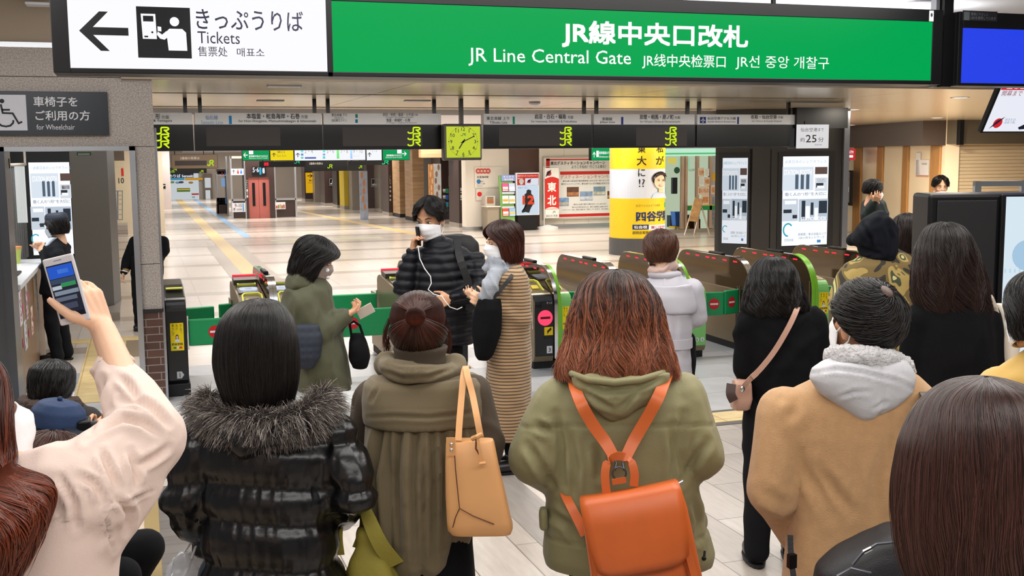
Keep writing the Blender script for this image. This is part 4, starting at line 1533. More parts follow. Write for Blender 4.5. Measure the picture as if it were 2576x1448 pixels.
for i in range(6):
    r_, c_ = divmod(i, 2)
    x0 = 1263 + c_ * 16.5 + r_ * .5
    y0 = 461 + r_ * 31
    r2 = thing('pamphlet_stack', pl.w(*pl.px(x0, y0), 0), labs[i], 'pamphlets', 'pamphlet stacks in the rack')
    q = MB()
    B(q, pl, (x0, y0, x0 + 15, y0 + 20), -.018, .03, pt(cols[i][0]))
    q.build('cover', r2)
    q = MB()
    B(q, pl, (x0 + 1, y0 + 9, x0 + 14, y0 + 15), .03, .033, pt(cols[i][1]))
    B(q, pl, (x0 + 1, y0 + 17, x0 + 14, y0 + 19), .03, .033, pt('#f2f2f0'))
    q.build('print', r2)
# campaign kiosk
root = thing('campaign_kiosk', (10.2, 28.9, 0), 'upright digital kiosk with red header, black map and orange 12', 'kiosk')
pl = PY(28.8)
MB().slab(pl, pl.box((1303, 538, 1352, 578)), -.3, -.02, black).build('base', root, bevel=.01)
MB().slab(pl, pl.box((1299, 434, 1357, 541)), -.12, 0, pt('#d5dde4', .4)).build('housing', root, bevel=.01)
q = MB()
B(q, pl, (1301, 465, 1355, 538), 0, .005, lit('#d7e7f4', .9))
q.build('screen', root)
q = MB()
B(q, pl, (1301, 437, 1355, 466), 0, .005, lit('#d8402f', .85))
B(q, pl, (1321, 448, 1354, 465), .005, .008, lit('#e6ecf6', .9))
TP(q, '東北デスティネーションキャンペーン', pl, (1302, 440, 1353, 444), wl, .01, off=.008)
TP(q, '2021.4.1~', pl, (1302, 447, 1316, 450), wl, .01, off=.008)
q.disc(pl, pl.px(1311.5, 456), .07, .008, lit('#d9dcc0', .8), n=14)
B(q, pl, (1309, 460, 1314, 464), .005, .009, lit('#f0f0f0', .8))
c = pl.px(1331, 456)
q.disc(pl, c, .05, .010, lit('#c7303a', .9), n=14)
q.poly(pl, [(c[0] - .08, c[1] - .05), (c[0] + .03, c[1] + .01), (c[0] + .06, c[1] + .08), (c[0] - .04, c[1] + .02)], .013, lit('#2a2434', .8))
q.build('header', root)
q = MB()
MAPX = [(1325, 478), (1330, 476), (1336, 479), (1336, 487), (1341, 492), (1343, 500), (1344, 508), (1341, 514), (1337, 520), (1334, 526), (1331, 535), (1322, 533), (1313, 535), (1312, 531), (1318, 528), (1319, 519), (1321, 512), (1319, 503), (1321, 495), (1319, 489), (1324, 485)]
mp_ = [pl.px(x, y) for x, y in MAPX]
cxm = pl.px(1330, 505)
for i in range(len(mp_)):
    q.poly(pl, [cxm, mp_[i], mp_[(i + 1) % len(mp_)]], .008, pt('#17171a'))
TP(q, '12', pl, (1314, 491, 1344, 514), lit('#f0512f', .9), .09, off=.012)
TP(q, '開幕まであと', pl, (1303, 470, 1328, 474), pt('#7a6fa5'), 0, off=.008)
q.build('countdown_print', root)
# campaign poster and banner
pl = PY(29.36)
root = thing('campaign_poster', (11.9, 29.36, .3), 'large framed white and red campaign poster on the cream wall', 'poster')
q = MB()
bb = pl.box((1366, 393, 1600, 550))
q.slab(pl, bb, -.02, .02, pt('#c9c0ae'))
q.build('frame', root)
MB().slab(pl, pl.box((1369, 397, 1598, 546)), .02, .025, pt('#f1eee6')).build('sheet', root)
q = MB()
rd = pt('#cf2f28')
for b_ in ((1373, 399, 1598, 402), (1373, 399, 1382, 422), (1408, 430, 1598, 438), (1405, 536, 1598, 543)):
    B(q, pl, b_, .025, .03, rd)
TP(q, '東北デスティネーションキャンペーン', pl, (1384, 405, 1521, 414), dkt, .02, off=.03)
TP(q, 'ようこそ仙台！行こうよ東北！', pl, (1437, 415, 1523, 423), dkt, .005, off=.03)
TP(q, 'デスティネーションキャンペーンとは', pl, (1409, 439, 1566, 449), pt('#c9543f'), .0, off=.03)
TP(q, '東北6県の自治体や観光関係者とJRなどが一体となって行う大型の', pl, (1415, 452, 1552, 457), dkt, 0, off=.03)
TP(q, '観光キャンペーンです。東北6県で6ヶ月の開催は初めての取組みです。', pl, (1411, 459, 1556, 464), dkt, 0, off=.03)
TP(q, '東北には6県で豊かな魅力がたくさんあります。', pl, (1442, 511, 1526, 515), dkt, 0, off=.03)
TP(q, '様々な土地を巡るたび、新たな発見に出会えます。', pl, (1438, 518, 1530, 522), dkt, 0, off=.03)
TP(q, 'このコーナーでは、東北の魅力をご紹介していきます。ぜひお楽しみください。', pl, (1413, 524, 1552, 528), dkt, 0, off=.03)
c = pl.px(1549, 413)
q.disc(pl, c, .1, .03, pt('#b33a35'), n=16)
q.poly(pl, [(c[0] - .13, c[1] - .12), (c[0] + .02, c[1] - .02), (c[0] + .1, c[1] + .12), (c[0] - .08, c[1] + .04)], .034, pt('#231d2a'))
q.build('print', root)
q = MB()
for (x0, y0, x1, y1), c1, c2 in (((1425, 470, 1455, 494), '#6a4632', '#b57a4e'), ((1458, 481, 1490, 504), '#8fa6c4', '#d6d9dd'), ((1492, 469, 1522, 491), '#7f98a8', '#c9c4ae'), ((1527, 480, 1553, 499), '#6d3b25', '#c98a45'), ((1405, 497, 1430, 518), '#7fa3cc', '#c7b9a5'), ((1556, 483, 1590, 503), '#8fb1b8', '#d8d6c8'), ((1546, 466, 1590, 474), '#9fb58a', '#dfe3e6')):
    B(q, pl, (x0, y0, x1, y1), .025, .03, mk('photo_' + c1[1:], c1, vary=(7, .3)))
    B(q, pl, (x0, y0 + .55 * (y1 - y0), x1, y1 - 2), .03, .033, mk('photo_low_' + c2[1:] + str(x0), c2, vary=(9, .3)))
q.build('photo_print', root)
pl = PY(29.0)
root = thing('banner_stand', (10.9, 29.0, 0), 'red vertical banner with two white characters on a white pole stand', 'banner')
b = pl.box((1371, 422, 1406, 548))
q = MB()
q.slab(pl, (b[0], b[1], b[2], b[3]), -.004, 0, pt('#efe9df'))
q.slab(pl, (b[0], pl.px(1388, 526)[1], b[2], pl.px(1388, 450)[1]), 0, .004, rd)
q.poly(pl, [(b[0] + (b[2] - b[0]) * k / 10, pl.px(1388, 450)[1] + .06 * math.sin(math.pi * k / 10)) for k in range(11)], .004, rd)
q.poly(pl, [(b[0] + (b[2] - b[0]) * k / 10, pl.px(1388, 525)[1] + .05 * math.sin(math.pi * k / 10)) for k in range(11)], .005, pt('#efe9df'))
q.build('cloth', root)
q = MB()
TP(q, '東', pl, (1377, 458, 1399, 482), pt('#f3ede4'), .03, off=.008)
TP(q, '北', pl, (1377, 491, 1399, 516), pt('#f3ede4'), .03, off=.008)
c = pl.px(1381, 436)
q.disc(pl, c, .07, .006, pt('#b33a35'), n=14)
q.poly(pl, [(c[0] - .1, c[1] - .1), (c[0] + .02, c[1]), (c[0] + .07, c[1] + .1), (c[0] - .06, c[1] + .04)], .009, pt('#231d2a'))
TP(q, 'JR', pl, (1390, 530, 1398, 536), pt('#3f6f55'), 0, off=.006)
TP(q, '2021.4.1-9.30', pl, (1373, 540, 1402, 545), dkt, 0, off=.006)
q.build('lettering', root)
x = b[0] - .03
MB().tube([(x, 29.0, .05), (x, 29.0, b[3] + .04), (b[2] + .02, 29.0, b[3] + .04)], .014, pt('#ece8e0')).build('pole', root)
MB().lathe((x + .1, 29.0, 0), [(.30, 0), (.30, .06), (.12, .1), (.05, .12)], pt('#ece8e0')).build('base', root)

# ------------------------------------------------------------------ yellow advertising column
cy = Cyl(9.745, 21.05, .57)
root = thing('advertising_column', (9.745, 21.05, 0), 'round column wrapped in a yellow and white school advertisement', 'column')
zt, z1, z2, z3 = 2.65, cy.px(1630, 425)[1], cy.px(1630, 499)[1], cy.px(1630, 600)[1]
yel = mk('wrap_yellow', '#dcbf12', rough=.45)
for nm, za, zb, m, r in (('base_band', 0, z3, mk('column_grey', '#4a4a4c', rough=.45), .58), ('lower_wrap', z3, z2, yel, .57), ('portrait_wrap', z2, z1, mk('wrap_white', '#c9d0dc', rough=.45), .57), ('upper_wrap', z1, zt, yel, .57)):
    MB().lathe((9.745, 21.05, 0), [(r, za), (r, zb)], m, n=64).build(nm, root)
q = MB()
k_ = pt('#16161a')
for st, (x0, y0, x1, y1) in (('東', (1604, 366, 1624, 384)), ('大', (1602, 392, 1626, 416)), ('に', (1605, 424, 1623, 444)), ('!?', (1607, 450, 1622, 470)), ('私', (1651, 363, 1668, 384)), ('が', (1650, 392, 1669, 414)), ('な', (1683, 364, 1692, 382)), ('ん', (1683, 392, 1693, 412)), ('で', (1684, 420, 1692, 440))):
    TP(q, st, cy, (x0, y0, x1, y1), k_, .012, off=.004)
TP(q, '四谷学院', cy, (1600, 530, 1700, 556), pt('#1f2a5a'), .035, off=.004)
TP(q, '説明会実施中', cy, (1591, 581, 1638, 589), k_, .005, off=.004)
TP(q, '自宅でさせるダブル教育', cy, (1600, 514, 1660, 520), pt('#a08a2a'), 0, off=.004)
q.build('lettering', root)
q = MB()


def CB(px, m, o):
    a0, b0, a1, b1 = cy.box(px)
    n = 8
    for i in range(n):
        q.poly(cy, [(a0 + (a1 - a0) * (i + j) / n, z) for j, z in ((0, b0), (1, b0), (1, b1), (0, b1))], o, m)


CB((1591, 565, 1632, 577), pt('#27305f'), .003)
CB((1632, 565, 1677, 577), pt('#e8e4ee'), .003)
CB((1642, 583, 1664, 589), pt('#e8e4e0'), .003)
CB((1667, 583, 1676, 588), pt('#1d1d20'), .003)
CB((1671, 508, 1682, 520), pt('#2f9a55'), .003)
CB((1684, 508, 1692, 520), pt('#d8453a'), .003)
q.build('badge_print', root)
q = MB()
TP(q, '仙台校', cy, (1595, 567, 1628, 575), pt('#eef0fa'), .02, off=.006)
TP(q, '東口徒歩1分', cy, (1637, 567, 1673, 575), pt('#a02a5a'), .01, off=.006)
q.build('badge_lettering', root)
# portrait of a smiling person in pale blue
q = MB()


def E_(x, y, rx, ry, m, o, n=22):
    o *= 3.5
    a, b_ = cy.px(x, y)
    k = (cy.px(x + 2, y)[0] - cy.px(x - 2, y)[0]) / 4
    k2 = (cy.px(x, y - 2)[1] - cy.px(x, y + 2)[1]) / 4
    q.poly(cy, [(a + rx * k * math.cos(t), b_ + ry * k2 * math.sin(t)) for t in [i * 2 * math.pi / n for i in range(n)]], o, m)


hairp, skinp = pt('#2b1a15'), pt('#efc4a4')
E_(1661, 449, 17, 18, hairp, .004)
E_(1675, 478, 8, 16, hairp, .0045)
q.poly(cy, [cy.px(x, y) for x, y in ((1638, 499), (1643, 488), (1655, 482), (1668, 482), (1682, 490), (1687, 499))], .0165, pt('#b9d2ec'))
q.poly(cy, [cy.px(x, y) for x, y in ((1655, 470), (1667, 470), (1667, 484), (1655, 484))], .022, skinp)
E_(1659, 457, 12.5, 18, skinp, .008)
q.poly(cy, [cy.px(x, y) for x, y in ((1646, 448), (1648, 437), (1658, 432), (1670, 435), (1676, 446), (1668, 441), (1658, 440), (1651, 444))], .036, hairp)
for x in (1654, 1665):
    E_(x, 454, 2.4, 1.2, hairp, .012, 10)
    E_(x, 450.5, 3, .7, hairp, .012, 10)
E_(1659.5, 466, 5, 2.2, pt('#b5483f'), .012, 14)
E_(1659.5, 465.5, 4, 1.1, pt('#f7f3ef'), .014, 14)
q.build('portrait_print', root)

# ------------------------------------------------------------------ shop with green fascia
pl = PY(26.2)
root = thing('souvenir_shop', (13.8, 25.5, 0), 'glass-fronted shop with glowing green fascia right of the yellow column', 'shop')
q = MB()
B(q, pl, (1660, 373, 1830, 392), 0, .2, lit('#c2f0d2', .95))
q.build('fascia', root)
q = MB()
B(q, pl, (1660, 384, 1830, 388), .2, .205, lit('#5fc27a', .9))
q.build('fascia_stripe', root)
q = MB()
for x in (1713, 1721, 1750, 1783, 1800):
    B(q, pl, (x, 392, x + 6, 575), -.06, .06, mk('shop_frame_%d' % x, '#bfa58e', rough=.4))
B(q, pl, (1660, 575, 1830, 590), -.06, .06, greywall)
q.build('frame', root)
q = MB()
B(q, pl, (1660, 392, 1830, 575), -.03, -.01, glass)
q.build('glazing', root)
q = MB()
B(q, pl, (1640, 392, 1840, 590), -1.2, -1.1, lit('#cfe0c0', .7))
B(q, pl, (1690, 396, 1712, 425), -1.1, -1.05, lit('#4cb58a', .8))
B(q, pl, (1728, 396, 1748, 412), -1.1, -1.05, lit('#e2d56a', .8))
B(q, pl, (1736, 448, 1748, 490), -1.1, -1.0, pt('#3b3f45'))
B(q, pl, (1756, 396, 1782, 430), -1.1, -1.05, lit('#9ed6b0', .8))
B(q, pl, (1725, 545, 1800, 575), -1.1, -.9, pt('#39424f'))
q.build('interior', root)
q = MB()
B(q, pl, (1728, 516, 1800, 528), .02, .06, pt('#2f9e56'))
B(q, pl, (1728, 515, 1800, 517), .06, .07, pt('#d8c93c'))
q.build('counter_band', root)
q = MB()
for (x0, y0, x1, y1), st in (((1753, 422, 1768, 444), '九州'), ((1768, 445, 1782, 467), '沖縄'), ((1753, 468, 1781, 490), '旨いもの'), ((1762, 490, 1781, 515), '展')):
    B(q, pl, (x0, y0, x1, y1), .065, .07, pt('#f0ddc8'))
    TP(q, st, pl, (x0 + 1.5, y0 + 5, x1 - 1.5, y1 - 5), pt('#e08a3c'), .02, off=.074)
for b_ in ((1771, 424, 1781, 442), (1755, 446, 1766, 464)):
    B(q, pl, b_, .065, .07, pt('#f1efec'))
B(q, pl, (1789, 434, 1797, 455), .065, .07, pt('#e8b93a'))
B(q, pl, (1786, 465, 1795, 488), .065, .07, pt('#f0ddc8'))
TP(q, '福', pl, (1787, 470, 1794, 484), pt('#e08a3c'), .02, off=.074)
q.build('notice_print', root)
q = MB()
q.disc(pl, pl.px(1700, 428), .085, .066, pt('#2f5a44'), n=18)
TP(q, '山田', pl, (1730, 424, 1744, 430), pt('#3a5a44'), 0, off=.066)
q.build('window_emblem', root)
# easel sign
pe = onZ(1755, 590)
Ye = pe.y
root = thing('easel_sign', (pe.x, Ye, 0), 'aluminium easel holding a colourful poster in front of the shop', 'easel')
pl = Plane(onY(1740, 592, Ye), Vector((1, .0, 0)), Vector((.0, .22, 1)))
alu = mk('easel_aluminium', '#b3ab9e', rough=.35, metal=.6)
f = lambda x, y, o=0: pl.w(*pl.px(x, y), o)
q = MB()
q.tube([f(1722, 592), f(1749, 497)], .018, alu)
q.tube([f(1745, 593), f(1768, 500)], .018, alu)
q.tube([f(1765, 520), onZ(1785, 590)], .018, alu)
q.tube([f(1725, 585), f(1746, 586)], .012, alu)
q.build('legs_frame', root)
q = MB()
q.add([f(1747, 499, .02), f(1766, 500, .02), f(1753, 558, .02), f(1731, 556, .02), f(1747, 499, .035), f(1766, 500, .035), f(1753, 558, .035), f(1731, 556, .035)], [(0, 1, 2, 3), (7, 6, 5, 4), (0, 4, 5, 1), (1, 5, 6, 2), (2, 6, 7, 3), (3, 7, 4, 0)], mk('easel_print', '#c9a06a', rough=.4, vary=(6, .35)))
q.build('poster', root)
for i, (x, y, c, rx, ry) in enumerate(((1749, 517, '#4d6fb0', .1, .12), (1744, 538, '#c66a4e', .12, .1), (1753, 508, '#e58c6a', .1, .06))):
    pass
# crate on dolly, box and jar
pc = onZ(1716, 582)
root = thing('blue_crate', (pc.x, pc.y, .12), 'blue plastic crate on the small trolley beside the yellow column', 'crate')
q = MB()
rings = []
for z, k in ((.14, .8), (.5, 1.0), (.52, 1.04)):
    rings.append([(pc.x + sx * .18 * k, pc.y + .2 + sy * .14 * k, z) for sx, sy in ((-1, -1), (1, -1), (1, 1), (-1, 1))])
q.loft(rings, mk('crate_blue', '#2a62b8', rough=.4))
q.build('basket', root, bevel=.01)
root = thing('crate_trolley', (pc.x, pc.y, 0), 'small yellow-edged trolley under the blue crate', 'trolley')
MB().box((pc.x - .22, pc.y, .08), (pc.x + .22, pc.y + .36, .13), pt('#c9a93a')).build('platform', root, bevel=.01)
for sx in (-.16, .16):
    MB().lathe((pc.x + sx, pc.y + .05, .04), [(.04, -.015), (.04, .015)], blackm, axis='Y', n=14).build('wheel', root)
pb_ = onZ(1752, 583)
root = thing('wooden_box', (pb_.x + .1, pb_.y + .6, 0), 'open wooden box lying behind the easel sign', 'box')
q = MB()
wdm = mk('box_wood', '#a57a4c', rough=.6)
x0, y0 = pb_.x - .12, pb_.y + .5
for b_ in (((0, 0, 0), (.5, .3, .02)), ((0, 0, .28), (.5, .3, .3)), ((0, 0, 0), (.02, .3, .3)), ((.48, 0, 0), (.5, .3, .3)), ((0, .28, 0), (.5, .3, .3))):
    q.box((x0 + b_[0][0], y0 + b_[0][1], b_[0][2]), (x0 + b_[1][0], y0 + b_[1][1], b_[1][2]), wdm)
q.build('shell', root)
pj = onZ(1716, 575)
root = thing('capsule_dispenser', (pj.x, pj.y + .5, 0), 'tall white bin display with clear jar of red sweets by the shop', 'dispenser')
q = MB()
q.lathe((pj.x, pj.y + .5, 0), [(.17, .0), (.17, .55), (.19, .6), (.19, .62)], mk('stand_clear', '#cfcabf', rough=.2), n=20)
q.build('pedestal', root)
MB().lathe((pj.x, pj.y + .5, 0), [(.13, .62), (.19, 1.0), (.17, 1.02)], pt('#ecebe6'), n=20).build('bin', root)
MB().lathe((pj.x, pj.y + .5, 0), [(.19, 1.02), (.2, 1.1), (.19, 1.14)], pt('#b5433a'), n=20).build('sweets', root)
MB().lathe((pj.x, pj.y + .5, 0), [(.2, 1.02), (.21, 1.15), (.18, 1.3), (.15, 1.33)], mk('jar_clear', '#ffffff', rough=.05, alpha=.25), n=20).build('jar', root)
MB().lathe((pj.x, pj.y + .5, 0), [(.2, 1.33), (.2, 1.38)], pt('#ecebe6'), n=20).build('lid', root)
MB().lathe((pj.x, pj.y + .5, 1.55), [(.11, -.02), (.11, .02)], pt('#d9c3b5'), axis='Y', n=24).build('round_tag', root)


# ------------------------------------------------------------------ dark display pillars with screens
pil_m = mk('display_pillar_dark', '#4b4947', rough=.35, metal=.3)
pil_d = mk('display_pillar_recess', '#2c2c2e', rough=.4)


def office_page(root, pl, px, dim=1.0, title=True):
    """bright page about a shared office: title, two photo rows, ring mark, foot text"""
    x0, y0, x1, y1 = px
    W, H = x1 - x0, y1 - y0
    f = lambda a, b, c, d: (x0 + a * W, y0 + b * H, x0 + c * W, y0 + d * H)
    MB().slab(pl, pl.box(px), 0, .004, lit('#f4f8ff', dim)).build('screen', root)
    q = MB()
    gr = lit('#b9c8d8', dim)
    for b_, c in (((.0, .12, .68, .385), '#d3dde8'), ((.72, .12, .99, .2), '#5d4a44'), ((.72, .24, .99, .39), '#cfd6de'), ((.76, .25, .95, .29), '#54403a'), ((.0, .48, .34, .73), '#c2ccd6'), ((.36, .48, 1, .73), '#b4c0cd')):
        q.slab(pl, pl.box(f(*b_)), .004, .006, lit(c, dim))
    for k in range(3):
        q.slab(pl, pl.box(f(.28 + .12 * k, .2, .35 + .12 * k, .37)), .006, .008, lit('#4f5f70', dim))
    for b_ in ((.74, .3, .9, .35), (.42, .5, .5, .7), (.02, .6, .2, .64), (.62, .52, .68, .66), (.8, .5, .98, .64), (.22, .66, .32, .7)):
        q.slab(pl, pl.box(f(*b_)), .006, .008, lit('#2f363f', dim))
    for b_ in ((.76, .33, .92, .36), (.05, .5, .3, .54), (.5, .56, .6, .7), (.7, .58, .78, .72)):
        q.slab(pl, pl.box(f(*b_)), .008, .009, lit('#f2f4f8', dim))
    q.build('photo_print', root)
    q = MB()
    cy_ = lit('#6fb7c9', dim)
    TP(q, 'JR東日本のシェアオフィス', pl, f(.05, .04, .97, .085), cy_ if title else gr, 0, off=.007)
    TP(q, 'STATION BOOTH', pl, f(.03, .15, .64, .21), lit('#ffffff', dim), .03, off=.010)
    TP(q, '働く人の“1秒”を大切に', pl, f(.05, .405, .96, .445), lit('#5d6d7d', dim), 0, off=.007)
    TP(q, 'STATION DESK', pl, f(.4, .68, .97, .725), lit('#ffffff', dim), .03, off=.012)
    c0 = pl.px(x0 + .12 * W, y0 + .83 * H)
    rr_ = abs(pl.px(x0 + .22 * W, y0 + .83 * H)[0] - c0[0])
    q.stroke(pl, [(c0[0] + rr_ * math.cos(t), c0[1] + rr_ * 1.2 * math.sin(t)) for t in [math.radians(40 + 230 * i / 10) for i in range(11)]], rr_ * .3, .007, lit('#35a3b5', dim))
    TP(q, '首都圏・東北信越エリア', pl, f(.34, .86, .96, .89), lit('#6d7d8d', dim), 0, off=.007)
    TP(q, '100ヶ所ネットワーク', pl, f(.36, .9, .92, .93), lit('#6d7d8d', dim), 0, off=.007)
    TP(q, 'STATION WORK', pl, f(.04, .93, .24, .96), lit('#6d7d8d', dim), 0, off=.007)
    q.slab(pl, pl.box(f(.76, .94, .84, .97)), .004, .006, lit('#4f86c0', dim))
    q.build('page_print', root)


root = thing('display_pillar', (9.3, 14.8, 0), 'wide dark display pillar with two glowing office posters right of the shop', 'display pillar')
plf = PY(14.5)
XA, XB = plf.px(1892, 560)[0], plf.px(2113, 560)[0]
ang = math.radians(50)
pls = Plane((XA, 14.5, 0), (math.cos(ang), -math.sin(ang), 0), (0, 0, 1))
aL = pls.px(1798, 560)[0]
pL = pls.w(aL, 0)
q = MB()
base = [(XA, 14.5), (XB, 14.5), (XB, 15.9), (pL.x * 15.9 / pL.y * 1.01, 15.9), (pL.x, pL.y)]
n = len(base)
q.add([(x, y, 0) for x, y in base] + [(x, y, 2.69) for x, y in base], [list(range(n - 1, -1, -1)), list(range(n, 2 * n))] + [(i, (i + 1) % n, n + (i + 1) % n, n + i) for i in range(n)], pil_m)
q.build('body', root)
q = MB()
B(q, plf, (1955, 382, 2096, 640), 0, .012, pil_d)
B(q, pls, (1808, 385, 1886, 640), 0, .012, pil_d)
q.build('bezel', root)
q = MB()
B(q, plf, (1936, 375, 1938, 700), 0, .004, black)
B(q, pls, (1884, 375, 1890, 700), 0, .004, black)
q.build('panel_joint', root)
plq = Plane(plf.w(0, 0, .012), plf.u, plf.v)
office_page(root, plq, (1968, 393, 2082, 616), 1.1, False)
plq = Plane(pls.w(0, 0, .012), pls.u, pls.v)
office_page(root, plq, (1817, 397, 1880, 612), .85)
q = MB().box((XB + .005, 14.45, 0), (XB + .05, 15.9, 2.69), steel).box((XB + .05, 14.45, 0), (XB + .10, 14.6, 2.69), steel)
struct(q, 'trim_pillar_edge')

root = thing('display_pillar', (-.9, 15.5, 0), 'dark display pillar with glowing poster seen through the staffed doorway', 'display pillar')
plf = PY(15.0)
XB = plf.px(186, 600)[0]
q = MB()
base = [(-1.75, 15.0), (XB, 15.0), (XB + .42, 15.75), (XB + .50, 16.3), (-1.75, 16.3)]
n = len(base)
q.add([(x, y, 0) for x, y in base] + [(x, y, 2.62) for x, y in base], [list(range(n - 1, -1, -1)), list(range(n, 2 * n))] + [(i, (i + 1) % n, n + (i + 1) % n, n + i) for i in range(n)], mk('display_pillar_black', '#23262a', rough=.4))
q.build('body', root)
office_page(root, plf, (78, 408, 180, 640), 1.1, False)
MB().box((-1.75, 14.98, 0), (XB + .5, 16.32, .1), greywall).build('plinth', root)
pl = PY(31.98)
root = thing('platform_number_sign', (.3, 31.98, 1.2), 'cream wall panel with red tab and black number 10 behind the doorway', 'sign')
q = MB()
B(q, pl, (281, 404, 322, 560), 0, .004, pt('#dccfb2'))
q.build('panel', root)
q = MB()
B(q, pl, (305, 423, 311, 443), .004, .007, pt('#d8322c'))
TP(q, '10', pl, (298, 447, 312, 461), dkt, .02, off=.007)
for x0 in (284, 297):
    q.stroke(pl, [pl.px(x, y) for x, y in ((x0, 552), (x0, 480), (x0 + 11, 480), (x0 + 11, 552), (x0, 552))], .02, .007, pt('#7f8a99'))
    for y in (490, 500, 512, 526, 538):
        B(q, pl, (x0 + 2, y, x0 + 9, y + 2), .004, .007, pt('#b0a58f'))
q.build('lettering', root)

# staffed counter behind the doorway
root = thing('staff_counter', (-1.3, 11.4, 0), 'pale-topped wooden staff counter with flyers, inside the doorway', 'counter')
q = MB()
wood_c = mk('counter_walnut', '#7d6248', rough=.4, vary=(3, .12, (8, 8, .8)))
q.box((-1.9, 10.25, 0), (-1.03, 12.75, .95), wood_c)
q.build('body', root)
MB().box((-1.92, 10.2, .95), (-.99, 12.8, 1.0), mk('counter_top', '#dfe0e4', rough=.3)).build('worktop', root, bevel=.006)
plx = Plane((-1.028, 0, 0), (0, 1, 0), (0, 0, 1))
for i, (y0, z0, z1, c, w_) in enumerate(((10.32, .62, .92, '#dcd6dc', .22), (10.9, .60, .92, '#b9b3b8', .18), (10.62, .36, .62, '#cfd0d6', .22), (11.3, .40, .66, '#d6c5b4', .18), (11.95, .50, .9, '#c9c0bc', .16), (11.75, .66, .92, '#a58a63', .14))):
    r2 = thing('flyer', (-1.028, y0, z0), ('white flyer with crimson blossom marks nearest the door frame', 'grey flyer with pink marks, second in the top row', 'pale flyer hanging below the blossom flyer', 'flyer with red print hanging in the lower row', 'folded flyer by the uniformed woman\'s coat', 'narrow gold strip flyer on the counter front')[i], 'flyer', 'flyers on the staff counter')
    MB().slab(plx, (y0, z0, y0 + w_, z1), 0, .003, pt(c)).build('sheet', r2)
    q = MB()
    rnd = random.Random(i)
    for k in range(14):
        q.disc(plx, (y0 + w_ * rnd.uniform(.12, .88), z0 + (z1 - z0) * rnd.uniform(.08, .92)), .016, .0045, pt(('#a8335a', '#b54a6d', '#9a8f96')[k % 3 if i < 2 else 2 - (i == 3)]), n=8)
    q.build('print', r2)
q = MB()
for i, (y, z) in enumerate(((10.62, .75), (11.15, .78), (10.5, .45), (11.05, .46))):
    for k in range(5):
        t = k * 2 * math.pi / 5
        q.disc(plx, (y + .028 * math.cos(t), z + .028 * math.sin(t)), .02, .0035 + .0003 * k, pt('#c94f7d'), n=8)
root = thing('flower_stickers', (-1.028, 10.8, .5), 'pink flower stickers between the flyers on the counter front', 'stickers')
q.build('petals', root)
pm = onZ(45, 668, 1.0)
root = thing('card_terminal', (-1.3, 11.0, 1.0), 'black card terminal on the staff counter beside the green cup', 'terminal')
q = MB()
q.box((-1.42, 10.95, 1.0), (-1.08, 11.3, 1.02), blackm)
q.hexa([(-1.4, 11.0, 1.02), (-1.16, 11.0, 1.02), (-1.16, 11.25, 1.02), (-1.4, 11.25, 1.02), (-1.4, 11.1, 1.2), (-1.2, 11.1, 1.2), (-1.2, 11.25, 1.26), (-1.4, 11.25, 1.26)], black)
q.build('body', root, bevel=.01)
MB().box((-1.5, 11.2, 1.15), (-1.22, 11.24, 1.42), black).build('screen', root, bevel=.01)
root = thing('keypad', (-1.3, 10.6, 1.0), 'small dark keypad at the near end of the staff counter', 'keypad')
MB().hexa([(-1.4, 10.5, 1.0), (-1.14, 10.5, 1.0), (-1.14, 10.78, 1.0), (-1.4, 10.78, 1.0), (-1.38, 10.52, 1.04), (-1.16, 10.52, 1.04), (-1.16, 10.76, 1.09), (-1.38, 10.76, 1.09)], blackm).build('body', root, bevel=.01)
root = thing('green_cup', (-1.2, 12.3, 1.0), 'yellow-green cup with orange rim at the back of the staff counter', 'cup')
MB().lathe((-1.24, 12.3, 1.0), [(.055, 0), (.075, .17), (.07, .17), (.05, .01)], mk('cup_green', '#b6c93b', rough=.4), n=20).build('cup_body', root, smooth=True)
MB().lathe((-1.24, 12.3, 1.15), [(.0755, 0), (.077, .025), (.074, .025)], pt('#d98a3a'), n=20).build('rim', root)
root = thing('office_poster', (-1.9, 13.55, 1), 'green poster on the pale office wall behind the counter', 'poster')
q = MB()
pl = PY(13.58)
B(q, pl, (-10, 480, 30, 570), 0, .004, pt('#35a56a'))
B(q, pl, (40, 418, 66, 560), 0, .004, lit('#e8ecea', .8))
q.build('sheet', root)
root = thing('vinyl_curtain', (-1.6, 10.9, 1.1), 'clear vinyl curtain hanging on a rail above the staff counter', 'curtain')
q = MB()
pts = [(-1.12 - .012 * (i % 2) - .0 * i, 10.3 + .1 * i) for i in range(24)]
q.loft([[(x, y, z) for x, y in pts] for z in (1.05, 1.98)], mk('vinyl_clear', '#eef3f4', rough=.1, alpha=.18), cap=False, closed=False)
q.build('sheet', root, smooth=True, fix=False)
MB().tube([(-1.12, 10.2, 2.0), (-1.12, 12.7, 2.0)], .015, greywall).build('rail', root)
MB().tube([(-1.12, 12.7, 2.0), (-1.12, 12.7, 2.6)], .012, greywall).build('hanger', root)

